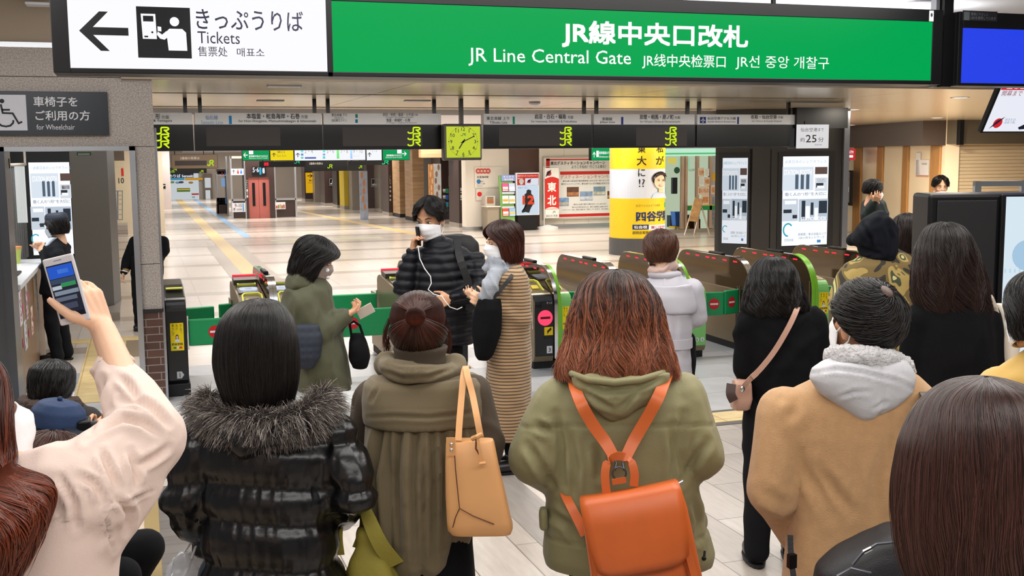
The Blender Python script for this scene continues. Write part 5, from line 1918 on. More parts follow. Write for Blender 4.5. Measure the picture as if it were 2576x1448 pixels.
# ------------------------------------------------------------------ right side: timber screen, shutter, dark bulkhead
A_ = onZ(2381, 303, 2.69)
B_ = onZ(2128, 321, 2.69)
d_ = (A_ - B_)
plr = Plane((B_.x, B_.y, 0), (d_.x, d_.y, 0), (0, 0, 1))
Lr = math.hypot(d_.x, d_.y)
q = MB()
q.slab(plr, (-3, 0, Lr, 2.69), -.3, 0, mk('sand_panel', '#e8d6b8', rough=.5))
struct(q, 'wall_right_side')
q = MB()
q.slab(plr, (-3, plr.px(2250, 368)[1], Lr, 2.69), 0, .5, mk('bulkhead_brown', '#463a34', rough=.5))
struct(q, 'wall_bulkhead')
timber = mk('timber_post', '#a9793f', rough=.45, vary=(4, .12, (6, 6, .6)))
zb = plr.px(2250, 368)[1]
for k, (x0, x1) in enumerate(((2150, 2168), (2208, 2222), (2272, 2286), (2342, 2366))):
    r2 = thing('timber_post', plr.w(plr.px(x0, 500)[0], 0, .1), ('timber post nearest the display pillar', 'timber post behind the masked man with the raised hand', 'timber post right of the masked man with the raised hand', 'wide timber post beside the roller shutter')[k], 'post', 'timber posts of the sand-coloured wall')
    q = MB()
    q.slab(plr, (plr.px(x0, 480)[0], 0, plr.px(x1, 480)[0], zb), .004, .05, timber)
    q.build('shaft', r2, bevel=.01)
root = thing('wall_notice', plr.w(plr.px(2320, 440)[0], 1, .02), 'white paper notice taped between the timber posts', 'notice')
q = MB()
for b_ in ((2306, 384, 2317, 440), (2304, 402, 2338, 440)):
    B(q, plr, b_, .012, .016, pt('#e6e3e4'))
q.build('sheet', root)
q = MB()
B(q, plr, (2321, 410, 2334, 414), .016, .02, pt('#b5aaa6'))
B(q, plr, (2306, 441, 2338, 444), .016, .02, pt('#c98a7a'))
q.build('print', root)
pls_ = PY(A_.y)
xs0 = A_.x + .12
q = MB()
zs = pls_.px(2450, 362)[1]
q.box((xs0, A_.y, 0), (xs0 + 5, A_.y + .3, zs), mk('shutter_sand', '#cdb28a', rough=.45))
for k in range(34):
    z = zs - .05 - k * .075
    q.box((xs0 + .03, A_.y - .012, z - .066), (xs0 + 5, A_.y, z), mk('shutter_slat', '#d8c4a3', rough=.4) if k == 0 else MATS['shutter_slat'])
struct(q, 'wall_shutter')
struct(MB().box((xs0 - .1, A_.y - .35, zs), (xs0 + 5, A_.y + .3, 2.69), mk('bulkhead_olive', '#5a5245', rough=.5)), 'wall_bulkhead_right')
struct(MB().box((xs0 - .14, A_.y - .45, zs - .02), (xs0 - .04, A_.y - .35, 2.69), black), 'trim_black_post')
pl = Plane(plr.w(0, 0, .55), plr.u, plr.v)
root = thing('cash_machine_sign', pl.w(*pl.px(2140, 388), 0), 'red and blue cash machine sign beside the display pillar edge', 'sign')
q = MB()
B(q, pl, (2118, 373, 2134, 404), -.05, 0, lit('#2b3f9a', .8))
B(q, pl, (2134, 374, 2147, 402), -.05, 0, lit('#cc2f33', .9))
q.build('panel', root)
q = MB()
TP(q, 'ATM', pl, (2135, 379, 2147, 386), wl, .02, off=.004)
B(q, pl, (2136, 390, 2146, 396), 0, .004, wl)
q.build('lettering', root)
root = thing('notice_board', plr.w(plr.px(2132, 465)[0], 0, .3), 'narrow black poster frame between display pillar and timber post', 'poster frame')
pl = Plane(plr.w(0, 0, .3), plr.u, plr.v)
q = MB()
B(q, pl, (2120, 428, 2143, 516), -.03, 0, black)
q.build('frame', root)
q = MB()
B(q, pl, (2121, 432, 2137, 508), 0, .004, pt('#8f8a80'))
B(q, pl, (2128, 438, 2136, 455), .004, .007, pt('#c0442f'))
B(q, pl, (2126, 470, 2136, 482), .004, .007, pt('#e5e3de'))
q.build('poster', root)

# big freestanding monitor at the right edge, aluminium frame behind it
h0 = 6.4
rt = thing('freestanding_monitor', (Q(2450, 900, h0).x, Q(2450, 900, h0).y, 0), 'large black freestanding display with pale blue screen at the right edge', 'monitor')
u_ = RGT
pl = Plane(Q(2450, 600, h0), (u_.x, u_.y, 0), (0, 0, 1))
q = MB()
a0, a1 = pl.px(2331, 700)[0], pl.px(2900, 700)[0]
zt = pl.px(2450, 487)[1]
zf = -pl.o.z
q.slab(pl, (a0, zf + .06, a1, zt), -.28, 0, black)
q.build('housing', rt, bevel=.02)
q = MB()
q.slab(pl, (pl.px(2350, 700)[0], zf + .3, pl.px(2500, 700)[0], pl.px(2430, 503)[1]), 0, .012, blackm)
q.build('speaker_panel', rt, bevel=.01)
q = MB()
q.slab(pl, (pl.px(2506, 700)[0], zf + .3, a1, zt - .005), 0, .03, black)
q.build('bezel', rt, bevel=.006)
q = MB()
q.slab(pl, (pl.px(2517, 700)[0], zf + .34, a1 - .05, pl.px(2540, 494)[1]), .03, .034, lit('#dcecf7', .95))
q.build('screen', rt)
q = MB()
q.disc(pl, pl.px(2578, 640), .09, .038, lit('#a9cbe4', .95), n=24)
TP(q, '仙', pl, (2568, 565, 2600, 590), lit('#8fb3cf', .95), .0, off=.038)
for k in range(9):
    q.slab(pl, (pl.px(2520 + 12 * k, 680)[0], pl.px(2540, 684)[1], pl.px(2524 + 12 * k, 680)[0], pl.px(2540, 674)[1]), .034, .037, lit('#c3dcec', .95))
q.build('page_print', rt)
MB().slab(pl, (a0 + .02, zf, a1 - .02, zf + .06), -.3, .04, blackm).build('base', rt)
rt = thing('aluminium_frame', (Q(2520, 470, 9.5).x, Q(2520, 470, 9.5).y, 0), 'square aluminium frame standing behind the large black display', 'frame stand')
pl = Plane(Q(2500, 470, 9.5), (u_.x, u_.y, 0), (0, 0, 1))
q = MB()
zt = pl.px(2500, 455)[1]
for a, b_ in ((2453, 2469), (2570, 2586), (2690, 2706)):
    q.slab(pl, (pl.px(a, 470)[0], -pl.o.z, pl.px(b_, 470)[0], zt), -.05, 0, steel)
q.slab(pl, (pl.px(2453, 470)[0], zt - .045, pl.px(2706, 470)[0], zt), -.05, .002, steel)
q.build('frame_bars', rt)


# ------------------------------------------------------------------ figures: kit
def ell(q, c, r, Rm=None, mat=None, n=12):
    vs, fs = [], []
    Rm = Rm or Matrix.Identity(3)
    c = Vector(c)
    rings = []
    for i in range(n + 1):
        t = -math.pi / 2 + math.pi * (i + .03) / (n + .06)
        rings.append([c + Rm @ Vector((r[0] * math.cos(t) * math.cos(k * math.pi / n), r[1] * math.cos(t) * math.sin(k * math.pi / n), r[2] * math.sin(t))) for k in range(2 * n)])
    q.loft(rings, mat)


def capsule(q, a, b, ra, rb, mat=None, n=12):
    a, b = Vector(a), Vector(b)
    d = b - a
    if d.length < 1e-5:
        d = Vector((0, 0, 1e-4))
    t = d.normalized()
    u = t.orthogonal().normalized()
    v = t.cross(u)
    rings = []
    for i in range(5):
        p = math.pi / 2 * (1 - i / 4.0) * .98
        rings.append((a - t * ra * math.sin(p), ra * math.cos(p)))
    for i in range(5):
        p = math.pi / 2 * (i / 4.0) * .98
        rings.append((b + t * rb * math.sin(p), rb * math.cos(p)))
    q.loft([[c + (u * math.cos(k * 2 * math.pi / n) + v * math.sin(k * 2 * math.pi / n)) * r for k in range(n)] for c, r in rings], mat)


def chain(q, pts, rs, mat=None, n=12):
    for i in range(len(pts) - 1):
        capsule(q, pts[i], pts[i + 1], rs[i], rs[i + 1], mat, n)


def eloft(q, secs, mat=None, n=36, e=2.3, u=None, v=None):
    """secs: (centre, half width along u, half depth along v)"""
    u, v = u or RGT, v or FWD
    rings = []
    for c, a, b in secs:
        ring = []
        for k in range(n):
            t = k * 2 * math.pi / n
            cs, sn = math.cos(t), math.sin(t)
            ring.append(Vector(c) + u * (a * math.copysign(abs(cs) ** (2 / e), cs)) + v * (b * math.copysign(abs(sn) ** (2 / e), sn)))
        rings.append(ring)
    q.loft(rings, mat)


def rows(h, rr):
    """pixel rows (y, left, right, half depth[, extra distance]) of a silhouette at distance h -> loft sections"""
    out = []
    for r in rr:
        y, xl, xr, b = r[:4]
        hh = h + (r[4] if len(r) > 4 else 0)
        A, Bq = Q(xl, y, hh), Q(xr, y, hh)
        out.append(((A + Bq) / 2, (A - Bq).length / 2, b))
    return out


def vox(q, size, smooth=4, disp=None):
    """weld the closed pieces of q into one skin; returns (verts, faces)"""
    me = bpy.data.meshes.new('skin')
    me.from_pydata(q.v, [], q.f)
    bm = bmesh.new()
    bm.from_mesh(me)
    bmesh.ops.recalc_face_normals(bm, faces=bm.faces)
    bm.to_mesh(me)
    bm.free()
    o = bpy.data.objects.new('skin', me)
    COL.objects.link(o)
    m = o.modifiers.new('r', 'REMESH')
    m.mode = 'VOXEL'
    m.voxel_size = size
    m2 = o.modifiers.new('s', 'SMOOTH')
    m2.factor = .5
    m2.iterations = smooth
    dg = bpy.context.evaluated_depsgraph_get()
    m3 = bpy.data.meshes.new_from_object(o.evaluated_get(dg))
    bpy.data.objects.remove(o)
    bpy.data.meshes.remove(me)
    n = len(m3.vertices)
    P = np.empty(n * 3)
    m3.vertices.foreach_get('co', P)
    P = P.reshape(-1, 3)
    N = np.empty(n * 3)
    m3.vertices.foreach_get('normal', N)
    N = N.reshape(-1, 3)
    fs = [tuple(p.vertices) for p in m3.polygons]
    bpy.data.meshes.remove(m3)
    if disp is not None:
        P = P + N * disp(P, N)[:, None]
    return P, fs


def skin(name, root, q, size, mats, smooth=4, disp=None, pick=None, label=None):
    P, fs = vox(q, size, smooth, disp)
    mats = mats if isinstance(mats, list) else [mats]
    me = bpy.data.meshes.new(name)
    org = Vector((0, 0, 0))
    r = root
    while r is not None:
        org += r.location
        r = r.parent
    me.from_pydata([tuple(p) for p in (P - np.array(org))], [], fs)
    for m in mats:
        me.materials.append(m)
    if pick is not None:
        fc = np.array([P[list(f)].mean(axis=0) for f in fs])
        me.polygons.foreach_set('material_index', [int(i) for i in pick(fc)])
    me.polygons.foreach_set('use_smooth', [True] * len(me.polygons))
    me.update()
    o = bpy.data.objects.new(name, me)
    COL.objects.link(o)
    o.parent = root
    if label:
        o['label'] = label
    return o


def folds(seed, freq, amp, stretch=(1, 1, 1), sharp=1.0):
    """crease field: warped waves; amp in metres"""
    rs = np.random.RandomState(seed)
    K = rs.normal(size=(5, 3)) * np.array(stretch) * freq
    ph = rs.uniform(0, 6.3, 5)
    K2 = rs.normal(size=(3, 3)) * freq * .45
    ph2 = rs.uniform(0, 6.3, 3)

    def f(P, N):
        wv = sum(np.sin(P @ K2[i] + ph2[i]) for i in range(3)) * .9
        s = 0
        for i in range(5):
            w_ = np.sin(P @ K[i] + ph[i] + wv)
            s = s + np.sign(w_) * np.abs(w_) ** sharp
        return amp * s / 2.2
    return f


def addf(*fs):
    return lambda P, N: sum(f(P, N) for f in fs)


def creases(seed, freq, amp, stretch=(1, 1, 1), p=3.0):
    """narrow ridges with soft valleys between them, like pulled cloth"""
    rs = np.random.RandomState(seed)
    K = rs.normal(size=(4, 3)) * np.array(stretch) * freq
    ph = rs.uniform(0, 6.3, 4)
    K2 = rs.normal(size=(3, 3)) * freq * .5
    K3 = rs.normal(size=(2, 3)) * freq * .35
    ph2 = rs.uniform(0, 6.3, 5)

    def f(P, N):
        wv = sum(np.sin(P @ K2[i] + ph2[i]) for i in range(3)) * 1.1
        s = 0
        for i in range(4):
            g = .5 + .5 * np.sin(P @ K3[i % 2] + ph2[3 + i % 2] + i)
            s = s + g * np.exp(-np.sin((P @ K[i] + ph[i] + wv) * .5) ** 2 / (.9 / p) ** 2)
        return amp * (s - .6)
    return f


RN = np.array(ROT)


def px_folds(lines, amp, wd=9):
    """folds of pulled cloth along given lines of the photo: a valley between two soft ridges on the side facing the tripod"""
    segs = []
    for ln in lines:
        p = np.array(ln, float)
        L_ = np.r_[0, np.cumsum(np.linalg.norm(np.diff(p, axis=0), axis=1))]
        segs += [(p[i], p[i + 1], L_[i] / L_[-1], L_[i + 1] / L_[-1]) for i in range(len(p) - 1)]

    def f(P, N):
        c = (P - np.array(OC)) @ RN
        u = np.stack([1288 - c[:, 0] / c[:, 2] * F, 724 + c[:, 1] / c[:, 2] * F], 1)
        vis = np.clip(-((P - np.array(OC)) * N).sum(1) / np.linalg.norm(P - np.array(OC), axis=1) * 3, 0, 1)
        d = np.full(len(P), 1e9)
        tp = np.zeros(len(P))
        for a, b, s0, s1 in segs:
            t = np.clip(((u - a) @ (b - a)) / ((b - a) @ (b - a)), 0, 1)
            e = np.linalg.norm(u - a - t[:, None] * (b - a), axis=1)
            tp = np.where(e < d, np.sin(np.pi * np.clip(s0 + (s1 - s0) * t, .02, .98)) ** .5, tp)     # folds die out at their ends
            d = np.minimum(d, e)
        x = d / wd
        return amp * vis * tp * (.75 * np.exp(-((x - 1.9) / .9) ** 2) - np.exp(-x ** 2))
    return f


# head in its own frame: x to the person's right, y to the face, z up; origin between the ears
def frame(f, pitch=0.0, roll=0.0):
    f = Vector(f).normalized()
    r = f.cross(Vector((0, 0, 1))).normalized()
    base = Matrix((r, f, Vector((0, 0, 1)))).transposed()
    return base @ Matrix.Rotation(-pitch, 3, 'X') @ Matrix.Rotation(roll, 3, 'Y')


def facing(deg):
    """0 = away from the camera, 90 = to the picture's right, 180 = to the camera"""
    a = math.radians(deg)
    return FWD * math.cos(a) + RGT * math.sin(a)


def head_pieces(q, c, Rm, s=1.0):
    L = lambda x, y, z: Vector(c) + Rm @ (Vector((x, y, z)) * s)
    E = lambda p, r: ell(q, L(*p), [k * s for k in r], Rm)
    E((0, -.014, .032), (.077, .094, .086))
    E((0, .022, -.02), (.064, .069, .09))
    E((0, .038, -.072), (.045, .047, .036))
    E((0, .07, -.092), (.024, .02, .02))
    capsule(q, L(0, .086, .014), L(0, .106, -.027), .009 * s, .0125 * s)
    for k in (-1, 1):
        E((k * .012, .094, -.034), (.009, .009, .008))
        E((k * .038, .058, -.026), (.022, .021, .022))
        E((k * .079, -.006, -.012), (.009, .021, .032))
        capsule(q, L(k * .012, .083, .027), L(k * .045, .070, .026), .011 * s, .009 * s)
    E((0, .088, -.058), (.022, .011, .009))
    E((0, .086, -.069), (.019, .011, .009))


def face_parts(root, c, Rm, s=1.0, hair_col=None, mask=None, mask_drop=0.0):
    L = lambda x, y, z: Vector(c) + Rm @ (Vector((x, y, z)) * s)
    for k in (-1, 1):
        e = MB()
        ell(e, L(k * .032, .083, .008), [.0135 * s, .007 * s, .0055 * s], Rm, MATS['eye_white'], 8)
        ell(e, L(k * .031, .0865, .008), [.0058 * s, .0045 * s, .0054 * s], Rm, MATS['eye_dark'], 8)
        e.tube([L(k * .017, .0885, .010), L(k * .030, .0915, .0145), L(k * .047, .082, .011)], [.0012 * s, .002 * s, .0012 * s], MATS['eye_dark'], 6)
        e.build('eye', root, smooth=True)
        b = MB()
        b.tube([L(k * .015, .0945, .030), L(k * .034, .0905, .036), L(k * .052, .076, .031)], [.002 * s, .0035 * s, .0015 * s], hair_col or MATS['hair_black'], 6)
        b.build('eyebrow', root, smooth=True)
    if mask:
        face_mask(root, c, Rm, s, mask, mask_drop)


def face_mask(root, c, Rm, s, mat, drop=0.0, name='face_mask'):
    L = lambda x, y, z: Vector(c) + Rm @ (Vector((x, y, z)) * s)
    nu, nv = 24, 14
    q = MB()
    grid = []
    for j in range(nv + 1):
        v = j / nv
        row = []
        for i in range(nu + 1):
            u = i / nu * 2 - 1
            ph = u * math.radians(80)
            zt = .006 - .030 * abs(u) ** 1.5
            zb_ = -.112 + .030 * abs(u) ** 1.5
            z = zb_ + (zt - zb_) * v - drop
            bul = .033 * math.cos(ph) ** 3 * math.exp(-((z + drop + .035) / .045) ** 2)
            pleat = .0022 * math.sin(v * 3 * 2 * math.pi) * (1 - abs(u))
            x = math.sin(ph) * .081
            y = .014 + math.cos(ph) * (.077 + bul) + pleat - (.012 if v < .08 else 0)
            row.append(L(x, y, z))
        grid.append(row)
    q.loft(grid, mat, cap=False, closed=False)
    o = q.build(name, root, smooth=True, fix=False)
    so = o.modifiers.new('th', 'SOLIDIFY')
    so.thickness = .003
    so.offset = 1
    st = MB()
    for k in (-1, 1):
        st.tube([L(k * .080, .03, -.024 - drop), L(k * .079, .012, -.002 - drop * .5), L(k * .082, -.014, .014), L(k * .083, -.03, -.004), L(k * .079, -.018, -.04), L(k * .080, .026, -.082 - drop)], .0022 * s, mat, 6)
    st.build('ear_loop', o, smooth=True)
    return o


def hand(q, wr, d, n, s=1.0, curl=.5, thumb=1, spread=1.0, fingers=(1, 1, 1, 1), tcurl=0.3):
    """palm, four bent fingers of unequal length and a thumb from the side of the palm"""
    wr, d, n = Vector(wr), Vector(d).normalized(), Vector(n).normalized()
    n = (n - d * n.dot(d)).normalized()
    sd = d.cross(n) * thumb
    offs = (-.031, -.0105, .0105, .031)
    lens = (.056, .071, .077, .069)
    for i in range(4):
        o = offs[i] * s
        kn = wr + d * (.088 - .006 * abs(i - 2)) * s + sd * o * (1 + .1 * spread)
        capsule(q, wr + d * .008 * s + sd * o * .62, kn, .013 * s, .0115 * s)
        dd = (d + sd * (offs[i] * 2.2 * spread)).normalized()
        p = kn
        r = .0092
        for seg, bend in ((.46, .9), (.30, 1.1), (.24, .8)):
            a = curl * fingers[i] * bend
            ax = dd.cross(n).normalized()
            dd = Matrix.Rotation(a, 3, ax) @ dd
            nn_ = Matrix.Rotation(a, 3, ax) @ n
            p2 = p + dd * (lens[i] * seg * s)
            capsule(q, p, p2, r * s, (r - .0011) * s)
            p, r = p2, r - .0011
            n_i = nn_
    b = wr + d * .026 * s + sd * .026 * s
    t1 = (d * .62 + sd * .74 + n * .25).normalized()
    p1 = b + t1 * .040 * s
    t2 = (t1 + d * .4 + n * tcurl - sd * .35).normalized()
    p2 = p1 + t2 * .030 * s
    p3 = p2 + (t2 + n * tcurl * .7 - sd * .15).normalized() * .024 * s
    capsule(q, wr + d * .014 * s, b, .017 * s, .0155 * s)
    chain(q, [b, p1, p2, p3], [.0155 * s, .0118 * s, .0100 * s, .0082 * s])
    return p3


SK = {'light': '#e6b99a', 'mid': '#d9a583', 'tan': '#c99474'}
for k, v in SK.items():
    m_ = mk('skin_' + k, v, rough=.5, spec=.35, vary=(14, .05))
    m_.node_tree.nodes['Principled BSDF'].inputs['Subsurface Weight'].default_value = .12
    m_.node_tree.nodes['Principled BSDF'].inputs['Subsurface Radius'].default_value = (.012, .005, .003)
mk('eye_white', '#e9e4e0', rough=.25)
mk('eye_dark', '#1b1210', rough=.15)
mk('hair_black', '#17120f', rough=.4)
mask_white = mk('mask_white', '#f1f2f6', rough=.8, bump=(60, .15))


def hair_mats(name, root_c, tip_c, rough=.38, rnd=.35):
    out = []
    for kind in ('shell', 'strand'):
        m = bpy.data.materials.new('hair_%s_%s' % (name, kind))
        m.use_nodes = True
        nt = m.node_tree
        b = nt.nodes['Principled BSDF']
        mx = nt.nodes.new('ShaderNodeMix')
        mx.data_type = 'RGBA'
        mx.inputs[6].default_value = lin(root_c)
        mx.inputs[7].default_value = lin(tip_c)
        if kind == 'shell':
            tc = nt.nodes.new('ShaderNodeTexCoord')
            sp = nt.nodes.new('ShaderNodeSeparateXYZ')
            nt.links.new(tc.outputs['Generated'], sp.inputs[0])
            mr = nt.nodes.new('ShaderNodeMapRange')
            mr.inputs[1].default_value, mr.inputs[2].default_value = .72, .2
            nt.links.new(sp.outputs[2], mr.inputs[0])
            nt.links.new(mr.outputs[0], mx.inputs[0])
            nz = nt.nodes.new('ShaderNodeTexNoise')
            mp = nt.nodes.new('ShaderNodeMapping')
            mp.inputs['Scale'].default_value = (70, 70, 4)
            nt.links.new(tc.outputs['Object'], mp.inputs[0])
            nt.links.new(mp.outputs[0], nz.inputs[0])
            nz.inputs['Scale'].default_value = 2
            rout = nz.outputs[0]
        else:
            hi = nt.nodes.new('ShaderNodeHairInfo')
            mr = nt.nodes.new('ShaderNodeMapRange')
            mr.inputs[1].default_value, mr.inputs[2].default_value = .45, 1.1
            ad = nt.nodes.new('ShaderNodeMath')
            ad.operation = 'MULTIPLY_ADD'
            ad.inputs[1].default_value = .6
            nt.links.new(hi.outputs['Random'], ad.inputs[0])
            nt.links.new(hi.outputs['Intercept'], ad.inputs[2])
            nt.links.new(ad.outputs[0], mr.inputs[0])
            nt.links.new(mr.outputs[0], mx.inputs[0])
            rout = hi.outputs['Random']
        r2 = nt.nodes.new('ShaderNodeMapRange')
        r2.inputs[3].default_value, r2.inputs[4].default_value = 1 - rnd, 1 + rnd
        nt.links.new(rout, r2.inputs[0])
        sc = nt.nodes.new('ShaderNodeVectorMath')
        sc.operation = 'SCALE'
        nt.links.new(mx.outputs[2], sc.inputs[0])
        nt.links.new(r2.outputs[0], sc.inputs['Scale'])
        nt.links.new(sc.outputs[0], b.inputs['Base Color'])
        b.inputs['Roughness'].default_value = rough + .25 * (kind == 'shell')
        b.inputs['Specular IOR Level'].default_value = .12 if kind == 'shell' else .5
        out.append(m)
    return out


def strands(name, parent, curves, radii, mat):
    """curves: array (k, n, 3) of world points"""
    k, n, _ = curves.shape
    org = Vector((0, 0, 0))
    r = parent
    while r is not None:
        org += r.location
        r = r.parent
    cu = bpy.data.hair_curves.new(name)
    cu.add_curves([n] * k)
    cu.attributes['position'].data.foreach_set('vector', (curves - np.array(org)).astype(np.float32).ravel())
    a = cu.attributes.get('radius') or cu.attributes.new('radius', 'FLOAT', 'POINT')
    a.data.foreach_set('value', np.broadcast_to(np.asarray(radii, np.float32), (k, n)).ravel().copy())
    cu.materials.append(mat)
    o = bpy.data.objects.new(name, cu)
    COL.objects.link(o)
    o.parent = parent
    return o


class HairForm:
    """surface S(phi, t): phi 0..1 round the head from one temple to the other, t 0..1 crown to tips"""

    def __init__(s, secs, u=None, v=None, e=2.0):
        """secs: (centre, half width, half depth, opening angle towards the face in degrees)"""
        s.u, s.v = np.array(u or RGT), np.array(v or FWD)
        C_ = np.array([list(x[0]) for x in secs])
        ab = np.array([[x[1], x[2], x[3] if len(x) > 3 else 0] for x in secs], float)
        seg = np.r_[0, np.cumsum(np.linalg.norm(np.diff(C_, axis=0), axis=1) + .6 * np.abs(np.diff(ab[:, 0])))]
        t = seg / seg[-1]
        tt = np.linspace(0, 1, 90)
        D = np.column_stack([np.interp(tt, t, z) for z in list(C_.T) + list(ab.T)])
        for _ in range(3):
            D[2:-2] = (D[:-4] + D[1:-3] + D[2:-2] + D[3:-1] + D[4:]) / 5
        D[0, 3:5] = .0005
        s.tt, s.D, s.e = tt, D, e

    def at(s, phi, t, lift=0.0):
        d = np.stack([np.interp(t, s.tt, s.D[:, k]) for k in range(6)], -1)
        op = np.radians(d[..., 5])
        a = math.pi / 2 + op + phi * (2 * math.pi - 2 * op)     # pi/2 = towards the face (v)
        cs, sn = np.cos(a), np.sin(a)
        x = np.sign(cs) * np.abs(cs) ** (2 / s.e) * (d[..., 3] + lift)
        y = np.sign(sn) * np.abs(sn) ** (2 / s.e) * (d[..., 4] + lift)
        up = np.zeros(x.shape + (3,))
        up[..., 2] = (lift + .002) * np.clip(1 - t / .22, 0, 1)
        return d[..., :3] + x[..., None] * s.u + y[..., None] * s.v + up


def hair(root, form, mats, n=2500, pts=14, lift=.006, rad=.0007, wave=.006, seed=1, ridge=.004, tmax=1.0, t0max=.35, ragged=.12, label=None, nphi=72, nt=44, swirl=0.0):
    rs = np.random.RandomState(seed)
    ph, t = np.meshgrid(np.linspace(0, 1, nphi), np.linspace(0, .99, nt))
    rd = sum(np.sin(ph * f * 2 * math.pi + p + 2.2 * np.sin(t * 3 + p)) for f, p in zip((9, 17, 31), rs.uniform(0, 6, 3))) / 3 * ridge * np.clip(t * 4, 0, 1)
    G = form.at(ph, t, rd)
    q = MB()
    q.loft([[tuple(p) for p in row] for row in G], mats[0], cap=False, closed=False)
    o = q.build('hair', root, smooth=True, fix=False, label=label)
    so = o.modifiers.new('th', 'SOLIDIFY')
    so.thickness = .004
    so.offset = 0
    if n:
        phi = rs.uniform(0, 1, (n, 1))
        t0 = rs.uniform(0, 1, (n, 1)) ** 2.0 * t0max
        t1 = tmax - np.abs(rs.normal(0, ragged, (n, 1))) * .6 + rs.uniform(0, .04, (n, 1))
        s_ = np.linspace(0, 1, pts)[None, :]
        T_ = t0 + (t1 - t0) * s_
        cl = np.minimum((phi * max(n // 60, 1)).astype(int), max(n // 60, 1) - 1)
        clp = rs.uniform(0, 6.28, (max(n // 60, 1),))[cl] * .12 + phi * 26 + rs.normal(0, .25, (n, 1))
        wob = wave * (np.sin(T_ * 7 + clp) + .6 * np.sin(T_ * 17 + clp * 2.3)) * T_ / .6
        PH = phi + wob * 2 + rs.normal(0, .004, (n, 1)) * s_ + swirl * s_
        R_ = sum(np.sin(PH * f * 2 * math.pi + p + 2.2 * np.sin(T_ * 3 + p)) for f, p in zip((9, 17, 31), np.random.RandomState(seed).uniform(0, 6, 3))) / 3 * ridge * np.clip(T_ * 4, 0, 1)
        LF = R_ + .002 + lift * rs.uniform(.1, 1, (n, 1)) + rs.normal(0, .004, (n, 1)) * s_ ** 3
        P = form.at(np.clip(PH, 0.0, 1.0), np.clip(T_, 0, 1), LF)
        over = np.clip(T_ - 1, 0, None)
        P[..., 2] -= over * .3
        strands('hair_strands', o, P, rad * np.r_[np.ones(pts - 3), .8, .5, .2], mats[1])
    return o


def body(root, h, c, Rm, arms, hip, feet, size=.012, s=1.0, mat=None, hands=(), face=True, chest_dh=0.0):
    """one continuous figure: head, neck, trunk, arms with hands, legs. arms: list of joint lists (shoulder, elbow, wrist)"""
    q = MB()
    c = Vector(c)
    head_pieces(q, c, Rm, s)
    nk = c + Rm @ Vector((0, -.035, -.15)) * s
    sh = [Vector(a[0]) for a in arms]
    mid = (sh[0] + sh[1]) / 2 if len(sh) > 1 else nk - Vector((0, 0, .08))
    hip = Vector(hip)
    capsule(q, c + Rm @ Vector((0, -.022, -.06)) * s, nk, .052 * s, .055 * s)
    capsule(q, nk, mid * .6 + nk * .4, .056 * s, .075 * s)
    chest = mid * .8 + hip * .2
    waist = mid * .35 + hip * .65
    capsule(q, mid, chest, .085, .11)
    capsule(q, chest, waist, .11, .10)
    capsule(q, waist, hip, .10, .115)
    for a in arms:
        a = [Vector(p) for p in a]
        capsule(q, mid, a[0], .07, .052)
        capsule(q, a[0], a[1], .050, .040)
        capsule(q, a[1], a[2], .040, .027)
    for hd in hands:
        hand(q, *hd[:3], **(hd[3] if len(hd) > 3 else {}))
    side = (feet[1] - feet[0]).normalized() if (feet[1] - feet[0]).length > 1e-3 else RGT
    for k, ft in zip((-1, 1), feet):
        hp = hip + side * (.085 * k)
        kn = (hp + ft) / 2 + facing_of(Rm) * .03
        capsule(q, hp, kn, .08, .055)
        capsule(q, kn, ft + Vector((0, 0, .08)), .052, .036)
        capsule(q, ft + Vector((0, 0, .04)), ft + facing_of(Rm) * .15 + Vector((0, 0, .03)), .036, .028)
    return skin('body', root, q, size, mat or MATS['skin_light'], smooth=3)


def facing_of(Rm):
    f = Rm @ Vector((0, 1, 0))
    f.z = 0
    return f.normalized()


def trousers(root, hip, feet, mat, r=(.09, .075, .066), f=None, size=.016, name='trousers', top=.12):
    q = MB()
    hip = Vector(hip)
    f = f or FWD
    side = (feet[1] - feet[0]).normalized() if (feet[1] - feet[0]).length > 1e-3 else RGT
    capsule(q, hip + Vector((0, 0, top)), hip, .105, .115)
    for k, ft in zip((-1, 1), feet):
        hp = hip + side * (.085 * k)
        kn = (hp + ft) / 2 + f * .03
        chain(q, [hp, kn, ft + Vector((0, 0, .075))], r)
    return skin(name, root, q, size, mat, smooth=3, disp=folds(int(hip.x * 100) % 999, 22, .004))


def shoes(root, feet, mat, f=None, s=1.0):
    f = f or FWD
    for ft in feet:
        q = MB()
        r = f.cross(Vector((0, 0, 1)))
        Rm = Matrix((r, f, Vector((0, 0, 1)))).transposed()
        ell(q, ft + f * .10 + Vector((0, 0, .045)), [.048 * s, .13 * s, .045], Rm)
        ell(q, ft - f * .0 + Vector((0, 0, .065)), [.045 * s, .06 * s, .065], Rm)
        o = skin('shoe', root, q, .01, mat, smooth=3)
        s_ = MB()
        s_.lathe(ft + f * .07, [(.05, .0), (.055, .02)], MATS['black_matt'], n=16)
        for i, v in enumerate(s_.v):
            d = Vector(v) - (ft + f * .07)
            s_.v[i] = tuple(ft + f * .07 + d + f * (d.dot(f) * 1.55))
        s_.build('sole', o)


